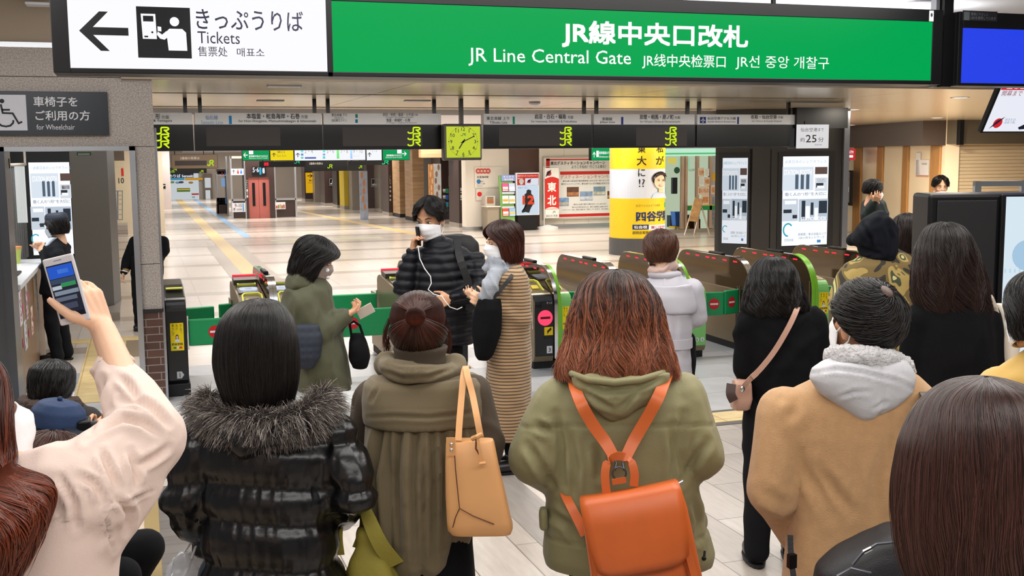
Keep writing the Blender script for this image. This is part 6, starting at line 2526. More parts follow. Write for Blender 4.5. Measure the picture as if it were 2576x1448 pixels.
def coat(root, name, h, rr, arms, mat, size=.012, e=2.4, rads=(.085, .075, .06), disp=None, smooth=5, extra=None, pick=None, label=None, round_top=.03, close=True):
    q = MB()
    secs = rows(h, rr)
    c0, a0, b0 = secs[0]
    secs = [(c0 + Vector((0, 0, round_top)), a0 * .6, b0 * .6)] + secs
    eloft(q, secs, e=e)
    for a in arms:
        rd = rads if not isinstance(a[-1], tuple) else a[-1]
        pts = a if not isinstance(a[-1], tuple) else a[:-1]
        chain(q, pts, rd)
    if extra:
        extra(q)
    return skin(name, root, q, size, mat, smooth=smooth, disp=disp, pick=pick, label=label)


def floor_pt(x, y, h):
    p = Q(x, y, h)
    return Vector((p.x, p.y, 0))


def person(label, x, h, y=900):
    p = floor_pt(x, y, h)
    return thing('person', p, label, 'person', 'people in the station hall')


def stand(root, gap=.1, dh=0.0, f=None):
    """two feet under the figure"""
    f = f or FWD
    r = f.cross(Vector((0, 0, 1)))
    p = Vector(root.location)
    return [p - r * gap - f * .03, p + r * gap - f * .03]


# ------------------------------------------------------------------ front row
def hrows(h, rr):
    out = []
    for r in rr:
        y, xl, xr, b = r[:4]
        hh = h + (r[5] if len(r) > 5 else 0)
        A, Bq = Q(xl, y, hh), Q(xr, y, hh)
        out.append(((A + Bq) / 2, (A - Bq).length / 2, b, r[4] if len(r) > 4 else 0))
    return out


def zat(y, h, x=1288):
    return Q(x, y, h).z


def seam_rows(zs, amp, wd=.03, crumple=.004, freq=60, seed=3):
    """quilting: fabric swells between the stitched lines and puckers beside them"""
    rs = np.random.RandomState(seed)
    ph = rs.uniform(0, 6, 4)
    R_ = np.array(RGT)

    def f(P, N):
        d = np.min(np.abs(P[:, 2][:, None] + .012 * np.sin(P @ R_ * 9)[:, None] - np.array(zs)[None, :]), axis=1)
        u = P @ R_
        v = P @ np.array(FWD)
        cr = np.sin(u * freq + ph[0] + 2 * np.sin(P[:, 2] * 20)) + .6 * np.sin(u * freq * 1.7 + v * 40 + ph[1])
        return amp * (1 - np.exp(-(d / wd) ** 2)) - amp + crumple * cr * np.exp(-d / (wd * 1.6))
    return f


nylon = mk('black_nylon', '#0a0a0d', rough=.28, spec=.5, bump=(30, .12))
black_cloth = mk('black_cloth', '#0b0b0e', rough=.9, spec=.15, bump=(160, .12))
dark_trouser = mk('dark_trouser_cloth', '#0f0f12', rough=.9, spec=.2)
shoe_black = mk('shoe_leather', '#141214', rough=.35)
H_BLACK = hair_mats('black', '#0b0807', '#120d0c', rnd=.5)
H_BROWN = hair_mats('brown', '#2c1a15', '#46271c')
H_AUBURN = hair_mats('auburn', '#2b130d', '#4a2013', rnd=.45)
H_COPPER = hair_mats('copper', '#1c0f0c', '#96573a', rnd=.6)
H_CHEST = hair_mats('chestnut', '#2c1712', '#4c2c25', rnd=.5)

# 1 --- woman in the fur-hooded black puffer
r = person('woman from behind with black bob and black puffer coat with grey fur hood trim', 655, 3.4)
h = 3.4
c = Q(645, 872, h + .02)
Rm = frame(facing(0), -.1)
aL = [Q(505, 1120, h), Q(462, 1262, h - .02), Q(520, 1375, h + .16)]
aR = [Q(845, 1105, h), Q(893, 1235, h - .06), Q(850, 1300, h + .2)]
ft = stand(r)
hip = Vector(r.location) + Vector((0, 0, .84))
hl = (aL[2] - aL[1]).normalized()
hr_ = (aR[2] - aR[1]).normalized()
body(r, h, c, Rm, [aL, aR], hip, ft, hands=[(aL[2], hl, RGT, dict(curl=1.0, thumb=1)), (aR[2], hr_, -RGT, dict(curl=1.0, thumb=-1))])
zs = [zat(y, h - .13, 650) for y in (1118, 1232, 1322, 1435)] + [zat(y, h - .1, 650) for y in (1540,)]
coat(r, 'puffer_coat', h, [(1010, 590, 745, .085), (1045, 520, 800, .11), (1080, 500, 845, .13), (1130, 505, 850, .14), (1220, 515, 850, .145), (1290, 512, 845, .15), (1360, 505, 852, .155), (1448, 498, 868, .16), (1540, 495, 872, .16), (1620, 500, 868, .15)], [aL[:2] + [aL[2] - hl * .03], aR[:2] + [aR[2] - hr_ * .03]], nylon, .009, e=2.5, rads=(.088, .082, .058), disp=addf(seam_rows(zs, .017, .026, .0022, 170), creases(4, 9, .006, (1, 1, .35)), folds(9, 60, .0006)), smooth=4)
hd = MB()
eloft(hd, rows(h - .12, [(1068, 540, 800, .05), (1082, 545, 790, .06), (1105, 560, 740, .07), (1130, 575, 680, .06), (1150, 592, 630, .035)]), e=2)
skin('hood', r, hd, .009, nylon, smooth=4, disp=folds(21, 22, .006))
fur_m = bpy.data.materials.new('grey_fur')
fur_m.use_nodes = True
nt = fur_m.node_tree
hi = nt.nodes.new('ShaderNodeHairInfo')
rp = nt.nodes.new('ShaderNodeValToRGB')
rp.color_ramp.elements[0].position, rp.color_ramp.elements[0].color = .25, lin('#3a322e')
rp.color_ramp.elements[1].position, rp.color_ramp.elements[1].color = .8, lin('#7d726b')
e2 = rp.color_ramp.elements.new(.93)
e2.color = lin('#cfc6be')
nt.links.new(hi.outputs['Random'], rp.inputs[0])
nt.links.new(rp.outputs[0], nt.nodes['Principled BSDF'].inputs['Base Color'])
nt.nodes['Principled BSDF'].inputs['Roughness'].default_value = .5
path = [Q(x, y, h + d) for x, y, d in ((520, 1000, .03), (528, 1035, -.03), (560, 1052, -.08), (620, 1062, -.12), (690, 1064, -.13), (755, 1050, -.11), (800, 1025, -.05), (818, 995, .03))]
tb = MB()
tb.tube(path, [.022, .034, .038, .038, .038, .038, .034, .022], fur_m, n=14)
trim = skin('fur_trim', r, tb, .01, mk('fur_base', '#221d1b', rough=.95), smooth=2)
rs = np.random.RandomState(5)
N_ = 12000
pp = np.array([list(p) for p in path])
si = rs.uniform(0, len(path) - 1, N_)
i0 = np.minimum(si.astype(int), len(path) - 2)
fr = (si - i0)[:, None]
cen = pp[i0] * (1 - fr) + pp[i0 + 1] * fr
tan = pp[i0 + 1] - pp[i0]
tan /= np.linalg.norm(tan, axis=1)[:, None]
rd_ = rs.normal(size=(N_, 3))
rd_ -= tan * (rd_ * tan).sum(1)[:, None]
rd_ /= np.linalg.norm(rd_, axis=1)[:, None]
L_ = rs.uniform(.035, .075, N_)[:, None]
out_ = (cen - np.array(Q(655, 1000, h)))
out_ /= np.linalg.norm(out_, axis=1)[:, None]
dr = rd_ * .6 + out_ * (.25 + .45 * np.clip((rd_ * out_).sum(1), 0, 1)[:, None]) + rs.normal(0, .22, (N_, 3)) + np.array([0, 0, -.2])
dr /= np.linalg.norm(dr, axis=1)[:, None]
s_ = np.linspace(0, 1, 7)
bend = rs.normal(0, .45, (N_, 3)) + np.array([0, 0, -.5])
cv = (cen + rd_ * .024)[:, None, :] + dr[:, None, :] * (L_[:, :, None] * s_[None, :, None]) + bend[:, None, :] * (L_[:, :, None] * (s_ ** 2)[None, :, None]) * .5
ck = (si * 26).astype(int) * 9 + (np.arctan2(rd_[:, 2], (rd_ * out_).sum(1)) * 1.4 + 4).astype(int)      # tufts
_, ck = np.unique(ck, return_inverse=True)
sm = np.zeros((ck.max() + 1, 3))
np.add.at(sm, ck, cv[:, -1])
mean_tip = (sm / np.bincount(ck)[:, None])[ck]
cv = cv + ((mean_tip - cv[:, -1]) * .55)[:, None, :] * (s_ ** 1.5)[None, :, None]
strands('fur_strands', trim, cv, .0009 * (1.05 - s_ * .8), fur_m)
hair(r, HairForm(hrows(h, [(757, 640, 656, .01), (760, 615, 690, .05), (775, 583, 712, .085, 15), (805, 558, 732, .105, 35), (850, 545, 743, .115, 50), (910, 541, 748, .118, 55), (955, 552, 744, .115, 55), (1000, 572, 733, .105, 55), (1030, 590, 722, .095, 55)])), H_BLACK, n=5200, lift=.004, wave=.002, ridge=.0015, rad=.0006, ragged=.05, t0max=.12)
trousers(r, hip, ft, dark_trouser)
shoes(r, ft, shoe_black)

# clear bag in her left hand, mustard tote in her right
p0 = Vector(aL[2])
rb = thing('plastic_bag', Q(465, 1440, h + .1), 'crumpled clear plastic bag with pale handles held low by the fur-hooded woman', 'bag')
q = MB()
eloft(q, rows(h + .1, [(1385, 455, 480, .02), (1400, 440, 500, .05), (1430, 425, 510, .08), (1480, 418, 515, .1), (1560, 425, 510, .1), (1590, 440, 500, .07)]), e=2.2)
skin('bag_body', rb, q, .01, mk('clear_plastic', '#b9bcc2', rough=.15, alpha=.45), smooth=2, disp=folds(77, 50, .008))
q = MB()
q.tube([Q(x, y, h + .1) for x, y in ((428, 1440), (438, 1405), (462, 1390), (478, 1368), (500, 1355))], .004, pt('#d9d9dc'))
q.build('handle', rb, smooth=True)
q = MB()
q.tube([Q(x, y, h + .08) for x, y in ((470, 1440), (482, 1405), (492, 1375), (502, 1355))], .004, pt('#d9d9dc'))
q.build('handle', rb, smooth=True)
mustard = mk('mustard_cotton', '#8f8431', rough=.75, bump=(60, .2))
rb = thing('tote_bag', Q(930, 1480, h + .05), 'slouchy mustard green tote bag hanging from the fur-hooded woman\'s arm', 'bag')
q = MB()
eloft(q, rows(h + .05, [(1330, 905, 935, .015), (1365, 895, 965, .03), (1400, 880, 985, .06), (1450, 865, 1010, .08), (1540, 860, 1030, .09), (1600, 870, 1020, .085), (1625, 890, 1000, .06)]), e=2.3)
skin('bag_body', rb, q, .009, mustard, smooth=3, disp=folds(31, 30, .009))
q = MB()
q.strap([Q(x, y, h + d) for x, y, d in ((855, 1395, .05), (852, 1350, .05), (858, 1310, .06), (885, 1275, .10), (914, 1262, .12))], RGT, [.03, .025, .025, .025, .03], .004, mustard)
q.build('strap', rb, smooth=True)
q = MB()
q.strap([Q(x, y, h + d) for x, y, d in ((912, 1262, .08), (930, 1310, .02), (958, 1370, .0), (995, 1420, .02))], RGT, [.03, .045, .05, .06], .004, mustard)
q.build('strap', rb, smooth=True)
q = MB()
q.strap([Q(x, y, h + d) for x, y, d in ((912, 1262, .12), (920, 1320, .1), (905, 1380, .08))], RGT, [.03, .04, .05], .004, mustard)
q.build('strap', rb, smooth=True)

# 2 --- woman with the bun
h = 3.6
r = person('woman from behind with auburn hair in a bun and khaki coat with cowl collar', 1060, h)
c = Q(1052, 834, h + .01)
Rm = frame(facing(0), -.05)
aL = [Q(940, 1005, h + .03), Q(915, 1130, h + .06), Q(935, 1250, h + .25)]
aR = [Q(1188, 990, h), Q(1220, 1105, h - .02), Q(1195, 1210, h + .2)]
ft = stand(r)
hip = Vector(r.location) + Vector((0, 0, .84))
hl, hr_ = (aL[2] - aL[1]).normalized(), (aR[2] - aR[1]).normalized()
body(r, h, c, Rm, [aL, aR], hip, ft, mat=MATS['skin_mid'], hands=[(aL[2], hl, RGT, dict(curl=.8, thumb=1)), (aR[2], hr_, -RGT, dict(curl=.8, thumb=-1))], size=.008)
khaki = mk('khaki_cotton', '#675a3f', rough=.75, sheen=.15, bump=(220, .1))
khaki_dark = mk('khaki_knit_sleeve', '#4a3f33', rough=.85, bump=(300, .2))
zy = zat(1058, h - .14, 1060)
UC = float(Q(1060, 1200, h).dot(RGT))


def pleats(P, N):
    u = P @ np.array(RGT) - UC
    dz = np.clip((zy - P[:, 2]) / .18, 0, 1)
    back = np.clip(-(N @ np.array(FWD)), 0, 1)
    return dz * back * (.030 * np.abs(np.sin(u * 30 + .6 * np.sin(P[:, 2] * 5))) ** .7 + .010 * np.sin(u * 27 + 1.3) - .020)


coat(r, 'coat', h, [(925, 985, 1140, .09), (955, 930, 1200, .12), (1000, 922, 1212, .135), (1060, 925, 1210, .14), (1150, 915, 1208, .155), (1250, 905, 1200, .17), (1330, 908, 1192, .18), (1385, 930, 1178, .17), (1412, 965, 1140, .15)], [], khaki, .009, disp=addf(pleats, creases(14, 10, .006, (1, 1, .5)), px_folds([[(962, 1040), (940, 1200), (948, 1370)], [(1008, 1040), (998, 1200), (1004, 1390)], [(1046, 1040), (1040, 1220), (1046, 1420)], [(1086, 1040), (1092, 1220), (1090, 1420)], [(1112, 1040), (1120, 1180), (1116, 1380)], [(1152, 1040), (1162, 1180), (1165, 1360)]], .020, 8)), smooth=3)
for nm, a in (('sleeve', aL), ('sleeve', aR)):
    q = MB()
    chain(q, a, (.07, .066, .05))
    skin(nm, r, q, .01, khaki_dark, smooth=3, disp=creases(17, 18, .008))
q = MB()
yk = [(c_, a_ + .006, b_ + .008) for c_, a_, b_ in rows(h, [(945, 938, 1196, .105), (960, 922, 1212, .12), (1000, 916, 1218, .135), (1040, 916, 1218, .14), (1058, 920, 1214, .142)])]
eloft(q, yk, e=2.5)
skin('yoke', r, q, .007, khaki, smooth=1, disp=addf(folds(8, 18, .002), px_folds([[(925, 1050), (990, 1046), (1080, 1050), (1200, 1036)], [(1160, 960), (1185, 1000), (1195, 1040)], [(950, 975), (935, 1010)]], .005, 5)))
q = MB()
cN = Q(1056, 925, h + .0)
ring = [cN + RGT * (.108 * math.cos(t)) + FWD * (.095 * math.sin(t)) + Vector((0, 0, -.012 * math.cos(t))) for t in [k * 2 * math.pi / 28 for k in range(29)]]
q.tube(ring, .040, khaki, n=12, cap=True)
skin('cowl_collar', r, q, .007, khaki, smooth=2, disp=addf(creases(5, 18, .014, (1, 1, 1.6)), px_folds([[(965, 935), (1010, 950), (1080, 950), (1140, 925)], [(985, 905), (1040, 915), (1090, 905)], [(1100, 900), (1140, 895)]], .008, 6)))
q = MB()
eloft(q, [(Q(1056, 930, h), .085, .08), (Q(1057, 895, h), .083, .078), (Q(1058, 868, h), .092, .085)], e=2)
skin('stand_collar', r, q, .007, khaki_dark, smooth=2)
form = HairForm(hrows(h, [(739, 1045, 1062, .01), (744, 1015, 1092, .06), (762, 990, 1112, .088, 20), (795, 980, 1121, .098, 45), (828, 987, 1114, .094, 62), (852, 1000, 1104, .085, 78), (872, 1014, 1094, .07, 85)]))
ho = hair(r, form, H_AUBURN, n=0, ridge=.001)
# strands swept from the hairline to the bun
bun = Q(1046, 793, h - .112)
rs = np.random.RandomState(2)
N_ = 3600
ph = rs.uniform(0, 1, N_)
tt0 = np.where(rs.uniform(size=N_) < .5, rs.uniform(.0, .3, N_), rs.uniform(.75, 1, N_))
bz = np.array(bun)
s_ = np.linspace(0, 1, 12)
st_ = form.at(ph, tt0)
cc = np.array(Q(1052, 815, h))
P = st_[:, None, :] * (1 - s_)[None, :, None] + bz[None, None, :] * s_[None, :, None]
dirv = P - cc
nr = np.linalg.norm(dirv, axis=2)[..., None]
# push every point out to the shell along its direction
Rr = np.array([.083, .104, .10])
ux, uy = dirv @ np.array(RGT), dirv @ np.array(FWD)
k_ = 1 / np.sqrt((ux / .096) ** 2 + (uy / .110) ** 2 + (dirv[..., 2] / .106) ** 2)
P = cc + dirv * k_[..., None] * (1 + rs.uniform(0, .05, (N_, 1, 1)))
strands('hair_strands', ho, P, .0009, H_AUBURN[1])
q = MB()
ell(q, bun - FWD * .014, [.034, .03, .03], frame(facing(0)))
chain(q, [bun - FWD * .03 + RGT * (.022 * math.cos(t)) + Vector((0, 0, .02 * math.sin(t))) for t in [k * .7 for k in range(9)]], [.012] * 9)
bo = skin('bun', ho, q, .005, H_AUBURN[0], smooth=2)
wisps = []
for sx, x0, y0, x1, y1 in ((1, 985, 800, 972, 870), (1, 1117, 800, 1126, 880), (1, 990, 830, 980, 880)):
    for k in range(40):
        a, b_ = Q(x0 + rs.normal(0, 3), y0, h + .02), Q(x1 + rs.normal(0, 4), y1 + rs.normal(0, 8), h + .03)
        wisps.append([list(a * (1 - s) + b_ * s + RGT * (.012 * math.sin(s * 3) * (-1 if x0 < 1050 else 1))) for s in s_])
strands('loose_wisps', ho, np.array(wisps), .0006, H_AUBURN[1])
face_mask(r, c, Rm, 1.0, mask_white)
q = MB()
eloft(q, rows(h, [(1330, 985, 1190, .14), (1400, 985, 1197, .15), (1480, 980, 1200, .16), (1600, 975, 1205, .17), (1760, 970, 1210, .18)]), e=2)
skin('long_skirt', r, q, .014, black_cloth, smooth=2, disp=folds(3, 14, .008, (1, 1, .15)))
shoes(r, ft, shoe_black)

# tan leather tote on her shoulder
leather = mk('tan_leather', '#d79f68', rough=.42, spec=.4, vary=(5, .05))
seam_m = mk('dark_seam', '#5b3520', rough=.6)
hb = 3.36
rb = thing('tote_bag', Q(1200, 1220, hb), 'smooth tan leather tote with knotted tassel on the khaki coat woman\'s shoulder', 'bag')
q = MB()
eloft(q, rows(hb, [(1106, 1124, 1240, .028), (1112, 1122, 1243, .034), (1170, 1121, 1254, .05), (1240, 1122, 1271, .06), (1300, 1125, 1284, .068), (1322, 1127, 1290, .066), (1334, 1136, 1286, .055)]), leather, e=5, n=48)
q.build('bag_body', rb, smooth=True)
q = MB()
f = lambda x, y, d=.0: Q(x, y, hb - d)
q.tube([f(1143, 1132, .048), f(1146, 1180, .056), f(1152, 1240, .065), f(1156, 1278, .070), f(1190, 1297, .073), f(1243, 1318, .071)], .0016, seam_m, 6)
q.tube([f(1156, 1278, .070), f(1146, 1300, .070), f(1139, 1326, .062)], .0016, seam_m, 6)
q.build('seam', rb)
q = MB()
q.strap([Q(x, y, hh) for x, y, hh in ((1153, 1108, 3.335), (1156, 1060, 3.37), (1161, 1000, 3.42), (1166, 945, 3.47), (1172, 922, 3.53), (1178, 925, 3.62))], RGT, .020, .004, leather)
q.build('strap', rb, smooth=True)
q = MB()
q.strap([Q(x, y, hh) for x, y, hh in ((1209, 1100, 3.34), (1200, 1050, 3.36), (1188, 990, 3.42), (1176, 945, 3.46), (1172, 922, 3.52), (1178, 925, 3.61))], RGT, .020, .004, leather)
q.build('strap', rb, smooth=True)
q = MB()
q.strap([f(1134, 1100, .05), f(1134, 1145, .052)], RGT, .028, .004, leather)
q.build('rivet_tab', rb)
q = MB()
for y in (1117, 1131):
    q = MB()
    ell(q, f(1136, y, .054), [.0055, .004, .0055], None, chrome, 8)
    q.build('rivet', rb, smooth=True)
q = MB()
q.tube([f(1188, 1103, .045), f(1200, 1098, .055), f(1212, 1092, .05)], .008, leather)
q.strap([f(1202, 1100, .056), f(1205, 1125, .062), f(1214, 1165, .066)], RGT, .009, .004, leather)
q.tube([f(1198, 1104, .056), f(1197, 1128, .062), f(1206, 1142, .062)], .003, seam_m)
q.tube([f(1206, 1166, .07), f(1222, 1164, .07)], .005, leather)
q.build('knotted_tassel', rb)

# 3 --- woman with copper hair and orange backpack
h = 3.6
r = person('woman from behind with long copper-tipped hair and olive hooded jacket', 1560, h)
c = Q(1552, 790, h + .02)
Rm = frame(facing(3), -.05)
aL = [Q(1410, 1020, h), Q(1352, 1150, h - .02), Q(1420, 1225, h + .22)]
aR = [Q(1708, 1010, h), Q(1745, 1140, h - .02), Q(1690, 1215, h + .22)]
ft = stand(r)
hip = Vector(r.location) + Vector((0, 0, .84))
hl, hr_ = (aL[2] - aL[1]).normalized(), (aR[2] - aR[1]).normalized()
body(r, h, c, Rm, [aL, aR], hip, ft, hands=[(aL[2], hl, RGT, dict(curl=.8, thumb=1)), (aR[2], hr_, -RGT, dict(curl=.8, thumb=-1))])
olive = mk('olive_parka_cotton', '#85805a', rough=.7, sheen=.1, bump=(200, .1))
zyo = zat(1070, h - .15, 1560)


def yoke_groove(P, N):
    u = P @ np.array(RGT) - float(Q(1560, 1000, h).dot(RGT))
    z0 = zyo - .25 * u ** 2
    back = np.clip(-(N @ np.array(FWD)) * 2, 0, 1)
    zh = zat(1392, h - .15, 1560)
    return -back * .006 * np.exp(-((P[:, 2] - z0) / .005) ** 2) - .006 * np.exp(-((P[:, 2] - zh - .03) / .006) ** 2)


coat(r, 'parka', h, [(930, 1450, 1680, .09), (960, 1412, 1715, .13), (1000, 1385, 1740, .15), (1060, 1372, 1755, .16), (1150, 1375, 1755, .165), (1250, 1372, 1762, .17), (1330, 1366, 1778, .18), (1385, 1360, 1795, .185), (1415, 1368, 1790, .17)], [aL, aR], olive, .009, rads=(.10, .098, .062), e=2.4, disp=addf(yoke_groove, creases(6, 9, .010, (1, 1, .8)), folds(15, 40, .0008), px_folds([[(1400, 1040), (1416, 1130), (1412, 1215)], [(1718, 1040), (1708, 1130), (1722, 1200)], [(1330, 1120), (1370, 1185), (1395, 1228)], [(1775, 1110), (1738, 1170), (1712, 1210)], [(1430, 1090), (1446, 1180), (1440, 1260)], [(1690, 1070), (1698, 1150), (1690, 1230)], [(1380, 1290), (1430, 1320), (1450, 1360)], [(1745, 1260), (1765, 1310), (1760, 1360)], [(1350, 1070), (1385, 1085)], [(1500, 1130), (1510, 1200)]], .014, 10)), smooth=4)
q = MB()
eloft(q, rows(h - .125, [(938, 1430, 1688, .05), (965, 1433, 1684, .068), (995, 1450, 1665, .075), (1022, 1480, 1625, .066), (1042, 1508, 1580, .05), (1054, 1530, 1552, .03)]), e=2.1)
skin('hood', r, q, .008, olive, smooth=3, disp=addf(creases(41, 16, .012), folds(42, 45, .0012), px_folds([[(1470, 985), (1500, 1005), (1545, 1030)], [(1600, 985), (1580, 1010), (1560, 1030)], [(1450, 960), (1520, 985), (1600, 978), (1665, 950)]], .010, 7)))
q = MB()
q.tube([Q(x, y, h + d) for x, y, d in ((1424, 932, -.02), (1440, 940, -.12), (1480, 955, -.18), (1545, 962, -.20), (1610, 955, -.19), (1660, 940, -.14), (1690, 924, -.04))], .011, olive, 8)
q.build('hood_edge', r, smooth=True)
q = MB()
eloft(q, rows(h - .09, [(915, 1490, 1620, .04), (925, 1462, 1650, .06), (940, 1448, 1672, .07), (960, 1450, 1665, .065)]), e=2)
skin('hood_lining', r, q, .008, mk('olive_satin', '#6f6a52', rough=.3, spec=.6), smooth=3, disp=folds(43, 30, .010))
hair(r, HairForm(hrows(h, [(691, 1540, 1556, .01), (694, 1505, 1592, .05), (712, 1474, 1620, .085, 20), (745, 1456, 1645, .105, 40), (790, 1443, 1658, .115, 55), (840, 1434, 1668, .118, 60), (890, 1421, 1683, .118, 62, -.02), (925, 1411, 1692, .112, 62, -.035), (948, 1408, 1698, .105, 62, -.04)])), H_COPPER, n=10000, lift=.014, wave=.009, ridge=.009, rad=.0008, ragged=.15, t0max=.2)
face_mask(r, c, Rm, 1.0, mask_white)
trousers(r, hip, ft, dark_trouser)
shoes(r, ft, shoe_black)
MB().tube([Q(1773, 1385, h - .12), Q(1772, 1400, h - .13)], .004, black, 6).ball(Q(1771, 1404, h - .13), .008, black, 6).build('drawcord', r)
q = MB()
eloft(q, rows(h - .05, [(1275, 1358, 1376, .02), (1290, 1355, 1378, .03), (1330, 1357, 1380, .03)]), e=3)
skin('pocket_flap', r, q, .008, olive, smooth=2)

orange = mk('orange_leather', '#c9612a', rough=.4, spec=.45, vary=(7, .06))
orange_d = mk('orange_leather_edge', '#8f3a14', rough=.5)
rb = thing('backpack', Q(1600, 1340, 3.34), 'orange leather backpack with big flap and buckled straps on the olive jacket', 'backpack')
tl = math.radians(10)
u_ = RGT * math.cos(tl) + Vector((0, 0, 1)) * math.sin(tl)
v_ = Vector((0, 0, 1)) * math.cos(tl) - RGT * math.sin(tl)
o_ = Q(1603, 1330, 3.34)
q = MB()
secs = [(o_ + v_ * t + FWD * fd, a, b_) for t, a, b_, fd in ((.115, .135, .03, .01), (.105, .155, .048, .005), (.05, .162, .062, 0), (-.05, .166, .07, 0), (-.15, .17, .075, 0), (-.25, .172, .075, 0), (-.29, .165, .068, 0), (-.305, .14, .05, 0))]
eloft(q, secs, orange, e=5, n=48, u=u_)
q.build('bag_body', rb, smooth=True)
q = MB()
fl = []
for t, a, d in ((.128, .150, .0), (.132, .153, -.045), (.115, .155, -.068), (.05, .153, -.082), (-.02, .149, -.092), (-.075, .140, -.097), (-.10, .112, -.098)):
    fl.append([o_ + u_ * (a * k / 6 - .006) + v_ * t + FWD * (d + .012 * (abs(k) / 6) ** 3) for k in range(-6, 7)])
q.loft(fl, orange, cap=False, closed=False)
ob = q.build('flap', rb, smooth=True, fix=False)
so = ob.modifiers.new('th', 'SOLIDIFY')
so.thickness, so.offset = .006, -1
q = MB()
q.strap([Q(x, y, hh) for x, y, hh in ((1440, 948, 3.56), (1446, 975, 3.46), (1462, 1015, 3.405), (1490, 1065, 3.40), (1522, 1110, 3.39), (1545, 1150, 3.365))], RGT, [.03, .036, .038, .038, .038, .034], .006, orange)
q.build('shoulder_strap', rb, smooth=True)
q = MB()
q.strap([Q(x, y, hh) for x, y, hh in ((1684, 932, 3.56), (1672, 960, 3.46), (1655, 1000, 3.405), (1625, 1055, 3.40), (1596, 1105, 3.39), (1574, 1150, 3.365))], RGT, [.03, .036, .038, .038, .038, .034], .006, orange)
q.strap([Q(x, y, hh) for x, y, hh in ((1408, 1215, 3.56), (1430, 1262, 3.45), (1455, 1310, 3.40), (1472, 1345, 3.38))], RGT, .03, .006, orange)
q.build('shoulder_strap', rb, smooth=True)
q = MB()
q.strap([Q(x, y, hh) for x, y, hh in ((1527, 1250, 3.325), (1522, 1195, 3.335), (1530, 1160, 3.345), (1556, 1146, 3.35), (1585, 1158, 3.345), (1596, 1190, 3.335), (1594, 1222, 3.33))], [RGT, RGT, (RGT + v_) / 1.4, v_, (RGT - v_) / 1.4, RGT, RGT], .026, .005, orange)
q.build('carry_handle', rb, smooth=True)
q = MB()
q.tube([Q(1558 + 17 * math.cos(t), 1190 + 16 * math.sin(t), 3.33) for t in [k * 2 * math.pi / 18 for k in range(19)]], .0028, dsteel, 8)
for x in (1543, 1574):
    q.tube([Q(x, 1145, 3.36), Q(x + (1558 - x) * .5, 1165, 3.345), Q(x + (1558 - x) * .2, 1183, 3.335)], .004, dsteel, 8)
q.build('buckle', rb, smooth=True)
q = MB()
q.strap([Q(1540, 1212, 3.325), Q(1575, 1206, 3.325)], v_, .018, .005, orange)
for sx in (-1, 1):
    q.strap([o_ + u_ * (sx * .135) + v_ * -.06 + FWD * -.078, o_ + u_ * (sx * .142) + v_ * -.15 + FWD * -.088], u_, .022, .004, orange)
q.build('pull_tab', rb)
q = MB()
for sx in (-1, 1):
    q.tube([o_ + u_ * (sx * .12) + v_ * -.09 + FWD * -.079, o_ + u_ * (sx * .125) + v_ * -.28 + FWD * -.080], .0018, orange_d, 6)
q.tube([o_ + u_ * (.148) + v_ * .117, o_ + u_ * .166 + v_ * .124], .005, chrome, 8)
q.build('seam', rb)

# 4 --- man in the camel coat
h = 3.3
r = person('man from behind in a camel coat with pale grey fleece-lined hood', 2160, h)
c = Q(2178, 815, h + .0)
Rm = frame(facing(-28), -.12)
aL = [Q(1985, 1050, h), Q(1945, 1225, h - .02), Q(2010, 1350, h + .2)]
aR = [Q(2325, 1070, h), Q(2370, 1240, h - .02), Q(2310, 1350, h + .2)]
ft = stand(r)
hip = Vector(r.location) + Vector((0, 0, .86))
hl, hr_ = (aL[2] - aL[1]).normalized(), (aR[2] - aR[1]).normalized()
body(r, h, c, Rm, [aL, aR], hip, ft, mat=MATS['skin_tan'], hands=[(aL[2], hl, RGT, dict(curl=.8, thumb=1)), (aR[2], hr_, -RGT, dict(curl=.8, thumb=-1))], size=.007, s=1.05)
camel = mk('camel_wool', '#bd9366', rough=.9, sheen=.2, vary=(40, .06), bump=(320, .3))
uc4 = float(Q(2195, 1100, h).dot(RGT))


def back_seam(P, N):
    u = P @ np.array(RGT) - uc4
    back = np.clip(-(N @ np.array(FWD)) * 2 - .6, 0, 1)
    return -.004 * back * np.exp(-(u / .004) ** 2)


coat(r, 'camel_coat', h, [(945, 2060, 2300, .1), (980, 2000, 2335, .13), (1010, 1980, 2350, .145), (1080, 1975, 2365, .155), (1180, 1985, 2362, .16), (1280, 1990, 2360, .165), (1360, 1985, 2365, .17), (1448, 1975, 2372, .175), (1560, 1965, 2380, .18), (1650, 1962, 2382, .17)], [aL, aR], camel, .009, rads=(.094, .080, .062), disp=addf(back_seam, creases(62, 6.5, .010, (1, 1, .9), 2.0), px_folds([[(1985, 1090), (1998, 1170), (1990, 1230)], [(1925, 1230), (1965, 1262), (1992, 1250)], [(1935, 1300), (1975, 1310), (1995, 1290)], [(2010, 1150), (2060, 1230), (2090, 1300)], [(2240, 1110), (2210, 1200), (2200, 1300)], [(2000, 1020), (1985, 1060)], [(2060, 1180), (2140, 1290)]], .008, 15)), smooth=5)
grey_j = mk('grey_jersey', '#c9c9cd', rough=.9, vary=(30, .05), bump=(260, .15))
q = MB()
eloft(q, rows(h - .10, [(905, 2070, 2275, .06), (925, 2040, 2292, .075), (950, 2034, 2303, .082), (985, 2058, 2296, .082), (1012, 2092, 2258, .076), (1038, 2130, 2212, .06), (1054, 2156, 2182, .035)]), e=2.2)
